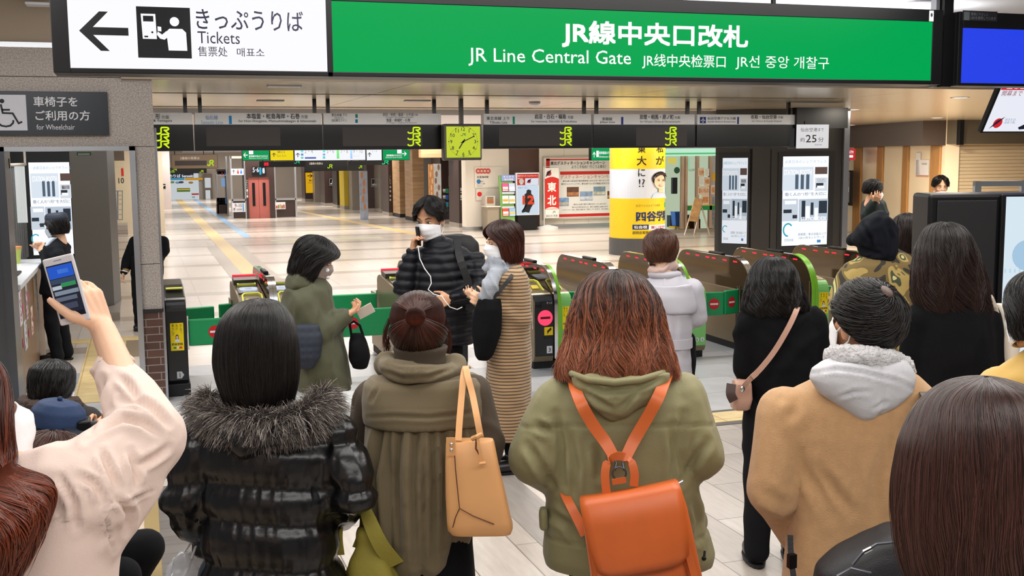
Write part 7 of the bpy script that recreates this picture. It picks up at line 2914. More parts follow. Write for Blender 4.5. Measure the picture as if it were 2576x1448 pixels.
skin('hood', r, q, .008, grey_j, smooth=3, disp=addf(lambda P, N: -.006 * np.exp(-((P @ np.array(RGT) - float(Q(2172, 1000, h).dot(RGT))) / .005) ** 2), folds(51, 20, .003), px_folds([[(2036, 938), (2105, 928), (2180, 938), (2255, 958), (2303, 980)], [(2110, 1000), (2150, 985), (2190, 985)], [(2230, 1010), (2200, 1030)]], .007, 5)))
fleece = mk('fleece_lining', '#d3d1d2', rough=1.0, bump=(130, 1.0))
q = MB()
q.tube([Q(x, y, h + d) for x, y, d in ((2090, 905, .02), (2098, 892, -.05), (2130, 893, -.11), (2180, 898, -.13), (2235, 906, -.12), (2272, 920, -.06), (2285, 935, .02))], [.022, .03, .034, .034, .034, .03, .022], fleece, 12)
skin('hood_lining', r, q, .006, fleece, smooth=2, disp=addf(folds(52, 160, .0028), folds(53, 300, .0016)))
# short hair swirling from the crown
u4 = Rm @ Vector((1, 0, 0))
form_rows = []
whorl = (Vector((.03, -.55, .83))).normalized()
xq = whorl.cross(Vector((0, 1, 0))).normalized()
yq = whorl.cross(xq).normalized() * -1
Wm = Rm @ Matrix((xq, whorl.cross(xq) * -1, whorl)).transposed()
cu_ = Wm @ Vector((1, 0, 0))
cv_ = Wm @ Vector((0, 1, 0))
cw = Wm @ Vector((0, 0, 1))
cen = Vector(c) + Rm @ Vector((0, -.012, .034))
for t in range(0, 12):
    a = math.radians(2 + t * 9.6)
    form_rows.append((cen + cw * (.098 * math.cos(a)), .094 * math.sin(a), .100 * math.sin(a)))
fm = HairForm(form_rows, u=cu_, v=cv_)
hb_m = hair_mats('short_black', '#0d0a09', '#1c1513', rnd=.6)
ho = hair(r, fm, hb_m, n=0, ridge=.002)
rs = np.random.RandomState(8)
N_ = 9000
phi = rs.uniform(0, 1, (N_, 1))
t0 = np.sqrt(rs.uniform(0.001, .95, (N_, 1)))
ln = rs.uniform(.16, .30, (N_, 1))
s_ = np.linspace(0, 1, 9)[None]
T_ = np.clip(t0 + ln * s_, 0, 1)
PH = phi + .10 * s_ + .03 * np.sin(phi * 40) * s_
P = fm.at(PH % 1.0, T_, .004 + .020 * s_ ** .7 * rs.uniform(.1, 1.2, (N_, 1)) * (.4 + .6 * np.sin(phi * 60 + t0 * 9) ** 2))
low = P[..., 0, 2] > c.z - .075
face_d = (P[:, 0] - np.array(c)) @ np.array(Rm @ Vector((0, 1, 0)))
keep = low & (face_d < .075)
strands('hair_strands', ho, P[keep], .0010 * np.r_[np.ones(6), .8, .6, .3], hb_m[1])
q = MB()
ell(q, cen + cw * .098 + cu_ * .004, [.020, .024, .0065], Wm, mk('thin_crown', '#4f382d', rough=.5, vary=(160, .35)), 8)
q.build('bald_spot', ho, smooth=True, label='pale thinning crown')
face_mask(r, c, Rm, 1.05, mask_white)
trousers(r, hip, ft, dark_trouser)
shoes(r, ft, shoe_black)
rb = thing('shoulder_bag', Q(2190, 1450, 2.92), 'black nylon bag with silver zips behind the camel coat, bottom edge', 'bag')
q = MB()
eloft(q, rows(2.92, [(1328, 2215, 2310, .05), (1350, 2165, 2320, .075), (1390, 2105, 2325, .09), (1430, 2060, 2330, .1), (1500, 2040, 2335, .1), (1600, 2050, 2330, .09)]), e=2.6)
bagnyl = mk('bag_nylon', '#1b1b1e', rough=.55, bump=(260, .2))
skin('bag_body', rb, q, .009, bagnyl, smooth=3, disp=folds(71, 18, .006))
q = MB()
q.tube([Q(x, y, 2.805) for x, y in ((2145, 1420), (2170, 1390), (2205, 1368), (2260, 1362), (2300, 1368))], .004, dsteel, 6)
q.tube([Q(x, y, 2.80) for x, y in ((2105, 1448), (2140, 1428), (2190, 1440), (2210, 1470))], .004, dsteel, 6)
q.tube([Q(x, y, 2.80) for x, y in ((2172, 1388), (2192, 1378))], .006, chrome, 8)
q.build('zip', rb)
q = MB()
q.strap([Q(x, y, hh) for x, y, hh in ((2322, 985, 3.30), (2328, 990, 3.16), (2338, 1020, 3.10), (2345, 1100, 3.08), (2340, 1230, 3.05), (2300, 1345, 2.98))], RGT, .03, .005, mk('dark_leather', '#2d2320', rough=.4))
q.build('strap', rb, smooth=True)
q = MB()
q.strap([Q(1988, 1345, 3.12), Q(1990, 1400, 3.1), Q(1996, 1448, 3.08), Q(2003, 1500, 3.06)], RGT, .016, .004, bagnyl)
q.box(*[tuple(Q(1992, 1410, 3.09) + Vector(k)) for k in ((-.012, -.008, -.02), (.012, .008, .02))], black)
q.build('adjuster_strap', rb)

# 5 --- brown-haired head in the bottom right corner
h = 1.95
r = person('nearest woman, only her long smooth brown hair and pale collar in the bottom right corner', 2475, h)
c = Q(2480, 1190, h + .0)
Rm = frame(facing(-5), -.05)
aL = [Q(2230, 1640, h), Q(2180, 1900, h), Q(2250, 2000, h + .2)]
aR = [Q(2720, 1640, h), Q(2770, 1900, h), Q(2700, 2000, h + .2)]
ft = stand(r)
hip = Vector(r.location) + Vector((0, 0, .84))
body(r, h, c, Rm, [aL, aR], hip, ft, hands=[(aL[2], Vector((0, 0, -1)), RGT, {}), (aR[2], Vector((0, 0, -1)), -RGT, dict(thumb=-1))])
hair(r, HairForm(hrows(h, [(958, 2478, 2482, .001), (960, 2455, 2506, .02), (966, 2420, 2542, .05), (978, 2380, 2585, .075), (1000, 2345, 2618, .095, 15), (1040, 2312, 2650, .112, 35), (1110, 2278, 2680, .125, 50), (1200, 2260, 2692, .13, 55), (1290, 2258, 2694, .13, 55), (1380, 2272, 2688, .12, 55), (1440, 2290, 2675, .108, 55), (1475, 2310, 2660, .095, 55)])), H_CHEST, n=9000, lift=.004, wave=.003, ridge=.0025, rad=.0006, ragged=.07, t0max=.10, pts=18)
coat(r, 'coat', h, [(1455, 2390, 2600, .07), (1500, 2330, 2640, .09), (1560, 2250, 2710, .11), (1640, 2220, 2740, .125), (1800, 2210, 2750, .13), (2100, 2200, 2760, .13)], [aL, aR], black_cloth, .014, rads=(.07, .06, .05))
q = MB()
eloft(q, rows(h, [(1425, 2405, 2590, .068), (1450, 2398, 2600, .074), (1490, 2385, 2612, .08)]), e=2)
skin('collar', r, q, .008, mk('cream_collar', '#e5ddd8', rough=.8), smooth=2)
trousers(r, hip, ft, dark_trouser)
shoes(r, ft, shoe_black)

# 6 --- woman in pink raising a smartphone
h = 2.0
r = person('woman in a pale pink coat at the lower left raising a white smartphone', 60, h)
c = Q(-98, 1082, h)
Rm = frame(facing(50), -.32)
sh = Q(215, 1240, h)
el = Q(372, 1100, h + .10)
wr = Q(258, 826, h + .365)
aR = [sh, el, wr]
aL = [Q(-190, 1240, h), Q(-240, 1480, h), Q(-150, 1600, h + .15)]
ft = stand(r)
hip = Vector(r.location) + Vector((0, 0, .82))
dfa = (wr - el).normalized()
hd_d = (Vector((0, 0, 1)) - RGT * .42).normalized()
hn = (-RGT * .75 + FWD * .35 - Vector((0, 0, .3))).normalized()
body(r, h, c, Rm, [aL, aR], hip, ft, size=.0045, hands=[(wr, hd_d, hn, dict(curl=.42, thumb=1, s=.98, fingers=(1.2, 1.1, 1.0, .45), spread=.6, tcurl=.12)), (aL[2], Vector((0, 0, -1)), RGT, {})])
pink = mk('pale_pink_cotton', '#e0c8bc', rough=.8, sheen=.1, bump=(240, .08))


def pink_extra(q):
    chain(q, [Q(160, 1250, h), sh, Q(300, 1165, h + .06), el, Q(335, 1010, h + .2), Q(285, 928, h + .29)], [.11, .105, .095, .078, .066, .046])
    chain(q, [Q(190, 1330, h), Q(300, 1200, h + .06)], [.1, .09])


coat(r, 'pink_coat', h, [(1180, -60, 160, .07), (1210, -140, 260, .11), (1270, -190, 300, .13), (1350, -205, 300, .14), (1448, -210, 292, .145), (1600, -215, 292, .15), (1800, -220, 295, .15), (1950, -220, 300, .14)], [aL], pink, .007, rads=(.085, .07, .05), extra=pink_extra, disp=addf(creases(81, 9, .010, (1, 1, 1.2)), folds(83, 50, .0005), px_folds([[(215, 1105), (260, 1068), (310, 1048), (360, 1060), (405, 1090)], [(300, 1005), (345, 1000), (385, 1022), (428, 1066)], [(226, 1080), (238, 1005), (258, 950)], [(298, 945), (320, 962), (345, 998)], [(255, 1130), (278, 1180), (302, 1228)], [(330, 1130), (346, 1180), (350, 1222)], [(200, 1195), (240, 1215), (262, 1262)], [(428, 1125), (390, 1150), (350, 1172)], [(150, 1200), (185, 1260), (195, 1330)], [(300, 1250), (330, 1290), (322, 1340)]], .012, 9), px_folds([[(246, 1250), (268, 1310), (292, 1392)], [(250, 1272), (320, 1262), (400, 1234)], [(60, 1290), (150, 1310), (230, 1300)]], .006, 4)), smooth=4)
q = MB()
q.tube([Q(289, 936, h + .284), Q(284, 921, h + .298)], [.049, .047], pink, 18)
skin('cuff', r, q, .006, pink, smooth=1, disp=creases(84, 30, .006))
H_RED = hair_mats('russet', '#38170e', '#6e3019', rnd=.45)
vv = Rm @ Vector((0, 1, 0))
uu = Rm @ Vector((1, 0, 0))
L = lambda z: c + Rm @ Vector((0, -.014, z))
hair(r, HairForm([(L(.136), .001, .001, 0), (L(.132), .035, .04, 0), (L(.118), .064, .075, 0), (L(.09), .086, .10, 10), (L(.05), .095, .11, 35), (L(0), .097, .11, 52), (L(-.06), .10, .105, 60)] + [(Q(x, y, h - d), a_, b_, op) for x, y, d, a_, b_, op in ((-90, 1195, .07, .11, .10, 52), (-62, 1235, .12, .12, .11, 40), (-45, 1280, .15, .12, .11, 25), (-50, 1350, .16, .11, .10, 15), (-65, 1430, .16, .09, .085, 15), (-70, 1500, .16, .06, .06, 15))], u=uu, v=vv), H_RED, n=6500, lift=.018, wave=.010, ridge=.006, rad=.0007, ragged=.16, t0max=.2, pts=20)
face_parts(r, c, Rm, 1.0, MATS['hair_black'], mask_white)
trousers(r, hip, ft, dark_trouser)
shoes(r, ft, shoe_black)
# smartphone
hp = h + .328
rb = thing('smartphone', Q(165, 735, hp), 'white smartphone held up by the woman in pink, its screen showing the gate', 'phone')
co = [Q(x, y, hp) for x, y in ((146, 826), (216, 800), (196, 638), (113, 648))]
ux = ((co[1] - co[0]) + (co[2] - co[3])) / 2
uy = ((co[3] - co[0]) + (co[2] - co[1])) / 2
cp = sum(co, Vector()) / 4
wx, wy = ux.length / 2, uy.length / 2
pl = Plane(cp, ux, uy - ux * (ux.dot(uy) / ux.dot(ux)))
MB().slab(pl, (-wx, -wy, wx, wy), -.005, .004, mk('phone_white', '#d9d6da', rough=.3)).build('shell', rb, bevel=.004)
MB().slab(pl, (-wx * .84, -wy * .80, wx * .84, wy * .78), .004, .0045, lit('#2b2d3a', .8)).build('screen', rb)
q = MB()
for (a0, b0, a1, b1), cc in (((-.8, .38, .8, .74), '#2f62d8'), ((-.8, .22, .8, .36), '#41506a'), ((-.2, .1, .75, .22), '#3c9a5e'), ((-.8, .05, -.2, .16), '#c9d2de'), ((-.75, -.12, .8, .0), '#8b97a8'), ((-.8, -.3, .6, -.18), '#6a7283'), ((-.5, -.55, .5, -.38), '#4a4f63'), ((-.8, -.78, .8, -.66), '#1d1f29'), ((-.2, .5, .5, .62), '#4f86ea')):
    q.slab(pl, (a0 * wx, b0 * wy, a1 * wx, b1 * wy), .0045, .0050, lit(cc, .8))
q.build('screen_image', rb)
MB().slab(pl, (-wx * .25, wy * .88, wx * .25, wy * .9), .004, .0047, pt('#8a888c')).build('earpiece', rb)

# 7-9 --- people crouching at the lower left
def croucher(label, x, ytop, yb, h, w, fdeg, hm, coatm, rows_c, arms, hatch=None, nst=1400):
    r = person(label, x, h)
    hc = Q(x, (ytop + yb) / 2, h)
    Rm = frame(facing(fdeg), .15)
    hip = Vector((r.location.x, r.location.y, .42)) - facing(fdeg) * .12
    f = facing(fdeg)
    sd = f.cross(Vector((0, 0, 1)))
    base = Vector(r.location)
    q = MB()
    head_pieces(q, hc, Rm, .97)
    nk = hc + Rm @ Vector((0, -.04, -.15))
    capsule(q, hc + Rm @ Vector((0, -.022, -.06)), nk, .05, .055)
    chain(q, [nk, nk * .6 + hip * .4, hip], [.075, .11, .12])
    for k in (-1, 1):
        kn = hip + sd * (.16 * k) + f * .36 + Vector((0, 0, .06))
        an = base + sd * (.13 * k) + f * .02 + Vector((0, 0, .08))
        chain(q, [hip + sd * (.08 * k), kn, an], [.09, .06, .04])
        capsule(q, an - Vector((0, 0, .03)), an + f * .14 - Vector((0, 0, .05)), .036, .028)
    for a in arms:
        capsule(q, nk - Vector((0, 0, .03)), a[0], .06, .05)
        chain(q, a, [.05, .04, .028])
        hand(q, a[2], (a[2] - a[1]).normalized(), -sd if a is arms[0] else sd, curl=.6, thumb=1)
    skin('body', r, q, .005, MATS['skin_mid'], smooth=3)
    q = MB()
    eloft(q, rows(h, rows_c), e=2.2)
    for a in arms:
        chain(q, a[:2] + [a[2] - (a[2] - a[1]).normalized() * .04], [.075, .065, .05])
    capsule(q, hip + Vector((0, 0, .1)), hip, .15, .15)
    skin('jacket', r, q, .011, coatm, smooth=4, disp=folds(int(x), 20, .005))
    q = MB()
    for k in (-1, 1):
        kn = hip + sd * (.16 * k) + f * .36 + Vector((0, 0, .06))
        an = base + sd * (.13 * k) + f * .02 + Vector((0, 0, .1))
        chain(q, [hip + sd * (.08 * k), kn, an], [.11, .08, .06])
    skin('trousers', r, q, .014, dark_trouser, smooth=3)
    shoes(r, [base + sd * (.13 * k) + f * .0 for k in (-1, 1)], shoe_black, f)
    u, v = Rm @ Vector((1, 0, 0)), Rm @ Vector((0, 1, 0))
    if hm:
        L = lambda z: hc + Rm @ Vector((0, -.014, z))
        hair(r, HairForm([(L(.128), .01, .01, 0), (L(.122), .05, .06, 0), (L(.095), .082, .098, 30), (L(.05), .09, .108, 48), (L(0), .092, .105, 62), (L(-.05), .086, .09, 80), (L(-.085), .075, .075, 95)], u=u, v=v), hm, n=nst, lift=.008, wave=.006, ridge=.004, ragged=.1)
    return r, hc, Rm


jk = mk('dark_brown_jacket', '#2a2322', rough=.85)
r, hc, Rm = croucher('dark-haired person crouching low in front of the doorway, brown fleece collar', 135, 920, 1030, 5.2, 110, 20, H_BLACK, jk, [(1000, 60, 190, .09), (1030, 30, 215, .13), (1090, 10, 235, .15), (1200, 10, 240, .16), (1290, 20, 230, .15)], [[Q(30, 1060, 5.2), Q(20, 1150, 5.3), Q(90, 1140, 5.5)], [Q(220, 1060, 5.2), Q(235, 1150, 5.3), Q(180, 1140, 5.5)]])
q = MB()
q.tube([Q(x, y, hh) for x, y, hh in ((60, 1010, 5.22), (70, 1020, 5.1), (110, 1026, 5.05), (160, 1024, 5.06), (195, 1012, 5.16))], .035, jk, 10)
skin('fleece_collar', r, q, .01, mk('brown_fleece', '#4a3c36', rough=1, bump=(120, 1)), smooth=2, disp=folds(91, 120, .004))
face_mask(r, hc, Rm, .97, mask_white)
blue_j = mk('blue_windbreaker', '#4f7fae', rough=.6)
r, hc, Rm = croucher('man in a navy denim cap and white mask aiming a small camera, lower left', 150, 1037, 1147, 4.2, 110, 88, None, blue_j, [(1120, 90, 190, .08), (1150, 60, 210, .12), (1230, 50, 225, .14), (1350, 50, 230, .15), (1420, 60, 225, .14)], [[Q(90, 1170, 4.3), Q(140, 1190, 4.25), Q(222, 1112, 4.34)], [Q(120, 1170, 4.1), Q(190, 1180, 4.05), Q(226, 1116, 4.2)]])
navy = mk('navy_denim', '#23385c', rough=.8, bump=(200, .2))
L = lambda x, y, z: hc + Rm @ Vector((x, y, z))
q = MB()
eloft(q, [(L(0, -.012, .135), .03, .035), (L(0, -.012, .125), .062, .075), (L(0, -.012, .095), .085, .10), (L(0, -.010, .055), .09, .106), (L(0, -.008, .03), .088, .105)], e=2, u=Rm @ Vector((1, 0, 0)), v=Rm @ Vector((0, 1, 0)))
cap_o = skin('cap', r, q, .006, navy, smooth=3, disp=folds(95, 40, .002))
q = MB()
br = []
for k in range(-6, 7):
    a = k / 6 * 1.15
    br.append([L(math.sin(a) * .085, -.01 + math.cos(a) * .10, .045), L(math.sin(a) * .088, .045 + math.cos(a) * .115, .034 - .012 * abs(math.sin(a)))])
q.loft(br, navy, cap=False, closed=False)
bo = q.build('brim', cap_o, smooth=True, fix=False)
so = bo.modifiers.new('th', 'SOLIDIFY')
so.thickness = .005
bo.data.materials[0] = mk('cap_brim_dark', '#1d2231', rough=.7)
MB().ball(L(0, -.012, .140), .010, navy, 6).build('cap_button', cap_o, smooth=True)
face_parts(r, hc, Rm, .97, None, mask_white)
hs = HairForm([(L(0, -.016, .03), .087, .103, 75), (L(0, -.016, .0), .086, .10, 90), (L(0, -.014, -.05), .078, .085, 100)], u=Rm @ Vector((1, 0, 0)), v=Rm @ Vector((0, 1, 0)))
hair(r, hs, hair_mats('grey_dark', '#2a2727', '#4b4746'), n=700, t0max=.5, lift=.004)
rb = thing('compact_camera', Q(218, 1078, 4.2), 'small black camera held to the face of the capped man', 'camera')
pc_ = Q(214, 1075, 4.2)
MB().box(tuple(pc_ - Vector((.025, .05, .03))), tuple(pc_ + Vector((.02, .05, .035))), black).build('camera_body', rb, bevel=.006)
MB().tube([pc_ + RGT * .02, pc_ + RGT * .06], .026, black, 16).build('lens', rb)
r, hc, Rm = croucher('person with long reddish brown hair crouching nearest the pink coat', 135, 1135, 1245, 3.5, 120, 40, None, mk('grey_jacket_dark', '#3d3836', rough=.85), [(1200, 70, 210, .09), (1240, 40, 240, .13), (1320, 30, 250, .15), (1440, 30, 250, .15), (1560, 40, 245, .14)], [[Q(50, 1290, 3.5), Q(45, 1400, 3.55), Q(120, 1420, 3.65)], [Q(235, 1290, 3.5), Q(245, 1400, 3.55), Q(190, 1420, 3.65)]])
L = lambda z: hc + Rm @ Vector((0, -.014, z))
hair(r, HairForm([(L(.128), .01, .01, 0), (L(.122), .05, .06, 0), (L(.095), .085, .10, 30), (L(.05), .094, .11, 45), (L(-.02), .098, .11, 55), (L(-.10), .10, .11, 60), (L(-.2), .11, .11, 60), (L(-.27), .1, .1, 60)], u=Rm @ Vector((1, 0, 0)), v=Rm @ Vector((0, 1, 0))), H_RED, n=2000, lift=.01, wave=.01, ridge=.005)
face_mask(r, hc, Rm, .97, mask_white)


# ------------------------------------------------------------------ people at and beyond the gates
def rel_hair(r, hc, Rm, hm, drop=.09, s=1.0, bang=.03, n=1500, wide=1.0, lift=.009, tap=1.0, **k):
    """hair in the head's own frame; drop = how far it hangs below the ear centre"""
    L = lambda z: hc + Rm @ Vector((0, -.014, z)) * s
    w_ = wide * s
    secs = [(L(.136), .001, .001, 0), (L(.133), .030 * w_, .036 * w_, 0), (L(.122), .056 * w_, .068 * w_, 0), (L(.10), .079 * w_, .095 * w_, 8), (L(.06), .091 * w_, .108 * w_, 22), (L(bang), .092 * w_, .110 * w_, 45), (L(0), .092 * w_, .108 * w_, 58)]
    if drop > .02:
        secs += [(L(-drop * .6), .091 * w_ * tap ** .5, .100 * w_ * tap ** .5, 62), (L(-drop), .084 * w_ * tap, .088 * w_ * tap, 70)]
    return hair(r, HairForm(secs, u=Rm @ Vector((1, 0, 0)), v=Rm @ Vector((0, 1, 0))), hm, n=n, lift=lift, nphi=48, nt=30, pts=10, **k)


def figure(label, x, h, head, fdeg, aL, aR, cname, crows, cmat, pitch=0.1, s=1.0, hipz=.84, sk='light', rads=(.08, .07, .052), e=2.3, disp=None, curl=(.8, .8), nL=None, nR=None, mask=mask_white, face=False, leg=None, size=.012, thumb=(1, -1), bsize=.009, legdeg=None, vis_shoes=True, gap=.1, lr=(.09, .075, .066)):
    r = person(label, x, h)
    hc = Q(head[0], head[1], h)
    Rm = frame(facing(fdeg), pitch)
    A = [Q(px, y, h + d) for px, y, d in aL]
    B_ = [Q(px, y, h + d) for px, y, d in aR]
    f = facing(fdeg if legdeg is None else legdeg)
    ft = stand(r, gap, f=f)
    hip = Vector(r.location) + Vector((0, 0, hipz))
    dl, dr = (A[2] - A[1]).normalized(), (B_[2] - B_[1]).normalized()
    body(r, h, hc, Rm, [A, B_], hip, ft, size=bsize, s=s, mat=MATS['skin_' + sk], hands=[(A[2], dl, nL or RGT, dict(curl=curl[0], thumb=thumb[0])), (B_[2], dr, nR or -RGT, dict(curl=curl[1], thumb=thumb[1]))])
    if cname:
        coat(r, cname, h, crows, [A[:2] + [A[2] - dl * .02], B_[:2] + [B_[2] - dr * .02]], cmat, size, e=e, rads=rads, disp=disp or addf(creases(int(x), 14, .008), folds(int(x) + 1, 30, .002)))
    if face:
        face_parts(r, hc, Rm, s, MATS['hair_black'], mask)
    elif mask:
        face_mask(r, hc, Rm, s, mask)
    if leg is not False:
        trousers(r, hip, ft, leg or dark_trouser, r=lr, f=f)
        shoes(r, ft, shoe_black, f)
    return r, hc, Rm, A, B_, ft, hip


# woman in the olive parka, reading her phone
parka = mk('dark_olive_parka', '#43442c', rough=.75, sheen=.1, bump=(200, .1))
h = 7.0
r, hc, Rm, A, B_, ft, hip = figure('woman in a dark olive parka reading her phone in profile, patterned grey mask', 800, h, (797, 654), 88, [(765, 765, -.12), (800, 838, -.14), (868, 795, -.06)], [(770, 765, .14), (805, 835, .14), (872, 792, .06)], 'parka', [(698, 745, 815, .10), (725, 718, 835, .17), (780, 712, 842, .2), (840, 722, 858, .21), (900, 742, 876, .22), (975, 745, 886, .22)], parka, pitch=.38, s=.98, mask=None, face=True, sk='mid', nL=Vector((0, 0, 1)), nR=Vector((0, 0, 1)), curl=(.7, .7), rads=(.105, .092, .06), bsize=.0055)
mo = face_mask(r, hc, Rm, .98, mk('mask_taupe', '#9c8d86', rough=.8))
for a, z in ((-35, -.03), (-60, -.07), (10, -.075), (35, -.03), (-15, -.01)):
    a = math.radians(a)
    q = MB()
    ell(q, hc + Rm @ Vector((math.sin(a) * .082, .014 + math.cos(a) * .088, z)), [.016, .014, .014], Rm, mask_white, 8)
    q.build('dot', mo, smooth=True)
rel_hair(r, hc, Rm, H_BLACK, drop=.14, wide=1.24, n=3000, lift=.016, wave=.008, tap=1.05)
q = MB()
eloft(q, rows(h, [(668, 745, 800, .09), (690, 722, 806, .13), (715, 714, 812, .15), (732, 725, 800, .12)]), e=2)
skin('hood', r, q, .012, parka, disp=creases(3, 20, .008))
q = MB()
ell(q, Q(755, 678, h), [.055, .07, .05])
skin('hoodie_collar', r, q, .012, mask_white, disp=folds(4, 30, .005))
rb = thing('smartphone', Q(908, 778, h), 'phone held in both hands by the parka woman', 'phone')
pl = Plane(Q(908, 778, h - .02), RGT * .85 + Vector((0, 0, .45)), Vector((-.45, -.2, .85)))
MB().slab(pl, (-.035, -.06, .075, .01), -.006, .002, pt('#cfc4b8', .3)).build('shell', rb, bevel=.003)
rb = thing('handbag', Q(898, 880, h), 'soft black handbag hanging at the parka woman\'s front', 'bag')
q = MB()
eloft(q, rows(h - .05, [(838, 882, 915, .03), (860, 878, 922, .08), (900, 878, 932, .1), (925, 885, 925, .08)]), e=2.3)
skin('bag_body', rb, q, .011, black_cloth, disp=folds(5, 24, .006))
MB().tube([Q(x, y, h - .05) for x, y in ((884, 842), (880, 815), (890, 808), (905, 818), (913, 842))], .008, black_cloth).build('handle', rb)
rb = thing('quilted_bag', Q(775, 860, h - .2), 'navy quilted shoulder bag on the back of the parka woman', 'bag')
q = MB()
eloft(q, rows(h - .24, [(815, 745, 800, .03), (850, 738, 812, .06), (895, 742, 806, .07), (925, 748, 790, .05)]), e=2.3)
skin('bag_body', rb, q, .011, mk('navy_quilt', '#1c2433', rough=.7), disp=lambda P, N: .004 * np.abs(np.sin(P @ np.array(RGT) * 70) * np.sin(P[:, 2] * 70)))

# man on the telephone
down = mk('navy_down_jacket', '#0d0f17', rough=.5, spec=.3, bump=(160, .1))
h = 7.65
zq = [zat(y, h, 1100) for y in range(610, 880, 22)]
r, hc, Rm, A, B_, ft, hip = figure('man in a black down jacket with a telephone at his ear and white earphone cord', 1105, h, (1082, 553), 202, [(1040, 652, -.03), (1014, 722, -.12), (1036, 630, -.12)], [(1196, 660, 0), (1208, 735, -.12), (1135, 752, -.22)], 'down_jacket', [(610, 1068, 1150, .09), (632, 1040, 1190, .13), (680, 1028, 1205, .16), (740, 1025, 1205, .17), (800, 1028, 1200, .175), (862, 1032, 1195, .17)], down, pitch=.22, s=1.14, hipz=.9, face=True, size=.011, rads=(.085, .082, .05), disp=addf(seam_rows(zq, .011, .014, .002, 50), creases(71, 16, .006)), nL=RGT - FWD * .2, nR=FWD, curl=(1.0, .7), sk='mid', thumb=(1, -1), legdeg=190, bsize=.007)
rel_hair(r, hc, Rm, hb_m, drop=.012, s=1.12, bang=.045, wide=1.0, n=2800, lift=.012, wave=.012, ragged=.18)
q = MB()
eloft(q, [(Q(1098, 632, h), .10, .09), (Q(1095, 610, h), .085, .08), (Q(1092, 592, h), .075, .075)], e=2)
skin('collar', r, q, .01, down)
q = MB()
for a, b_ in (((1150, 600, -.12), (1180, 780, -.19)),):
    q.strap([Q(a[0], a[1], h + .02), Q(a[0] + 6, a[1] + 45, h - .16), Q(b_[0], b_[1] - 60, h + b_[2]), Q(b_[0], b_[1], h + b_[2])], RGT, .05, .008, blackm)
rb = thing('backpack', Q(1180, 640, h + .2), 'black backpack on the shoulders of the man on the telephone', 'backpack')
q.build('shoulder_strap', rb)
q = MB()
eloft(q, rows(h + .22, [(590, 1110, 1185, .05), (610, 1090, 1205, .08), (660, 1080, 1210, .1), (760, 1080, 1208, .1), (790, 1095, 1200, .08)]), e=2.6)
skin('bag_body', rb, q, .014, bagnyl, disp=folds(6, 20, .005))
rb = thing('telephone', Q(1050, 592, h - .14), 'dark telephone pressed to the ear of the man in the down jacket', 'phone')
pl = Plane(Q(1052, 592, h - .10), RGT * .35 - FWD * .9, (-.1, 0, 1))
MB().slab(pl, (-.035, -.07, .035, .06), -.005, .005, black).build('shell', rb, bevel=.003)
rb = thing('earphone_cord', Q(1080, 700, h - .2), 'white earphone cord looping down the black down jacket', 'cord')
cp_ = [(1052, 622, .22), (1056, 650, .25), (1068, 675, .26), (1083, 695, .27), (1085, 712, .28), (1077, 728, .29), (1092, 740, .32), (1112, 745, .34), (1122, 760, .36), (1132, 772, .36), (1150, 778, .34), (1163, 772, .33)]
MB().tube([Q(x, y, h - d) for x, y, d in cp_], .0035, pt('#e8e8ec'), 6).build('cord', rb, smooth=True)

# woman in the long striped coat
stripe = mk('striped_knit', '#9b7c5a', rough=.9, sheen=.2)
nt = stripe.node_tree
wv = nt.nodes.new('ShaderNodeTexWave')
wv.bands_direction = 'Z'
wv.inputs['Scale'].default_value = 15
wv.inputs['Distortion'].default_value = .6
tc = nt.nodes.new('ShaderNodeTexCoord')
rp = nt.nodes.new('ShaderNodeValToRGB')
rp.color_ramp.elements[0].position, rp.color_ramp.elements[0].color = .2, lin('#4b3b2e')
rp.color_ramp.elements[1].position, rp.color_ramp.elements[1].color = .4, lin('#a58660')
nt.links.new(tc.outputs['Object'], wv.inputs[0])
nt.links.new(wv.outputs[0], rp.inputs[0])
nt.links.new(rp.outputs[0], nt.nodes['Principled BSDF'].inputs['Base Color'])
h = 7.1
r, hc, Rm, A, B_, ft, hip = figure('woman in a long brown striped knit coat with grey scarf, looking left', 1285, h, (1262, 610), 252, [(1298, 706, -.10), (1312, 800, -.12), (1225, 762, -.14)], [(1262, 700, .13), (1255, 780, .2), (1205, 755, .05)], 'long_coat', [(668, 1255, 1315, .10), (695, 1235, 1330, .15), (740, 1238, 1338, .17), (800, 1240, 1336, .18), (900, 1226, 1340, .19), (1000, 1222, 1338, .19), (1095, 1226, 1334, .18)], stripe, pitch=.08, face=True, hipz=.82, rads=(.085, .078, .058), nR=Vector((0, 0, 1)), nL=FWD, disp=addf(creases(9, 9, .010, (1, 1, .25)), folds(8, 20, .003)), bsize=.007, thumb=(-1, 1), gap=.06, lr=(.06, .055, .05))
rel_hair(r, hc, Rm, H_AUBURN, drop=.135, wide=1.12, n=2600, lift=.010, wave=.006)
q = MB()
cN = Q(1262, 672, h)
for dz, rr_, tr in ((-.01, .085, .042), (.035, .078, .036)):
    q.tube([cN + RGT * (rr_ * math.cos(t)) + FWD * (rr_ * math.sin(t)) + Vector((0, 0, dz + .015 * math.sin(2 * t))) for t in [k * 2 * math.pi / 20 for k in range(21)]], tr, mask_white)
chain(q, [Q(1245, 690, h - .12), Q(1232, 720, h - .18), Q(1222, 745, h - .18)], [.05, .055, .045])
skin('scarf', r, q, .010, mk('grey_scarf', '#8f959f', rough=.95, sheen=.3, bump=(150, .4)), disp=creases(12, 36, .010))
rb = thing('folded_coat', Q(1222, 830, h - .15), 'black folded garment hanging over the forearm of the striped coat woman', 'garment')
q = MB()
eloft(q, rows(h - .18, [(748, 1200, 1262, .05), (775, 1192, 1264, .08), (840, 1188, 1258, .09), (890, 1195, 1242, .08), (908, 1202, 1232, .05)]), e=2.2)
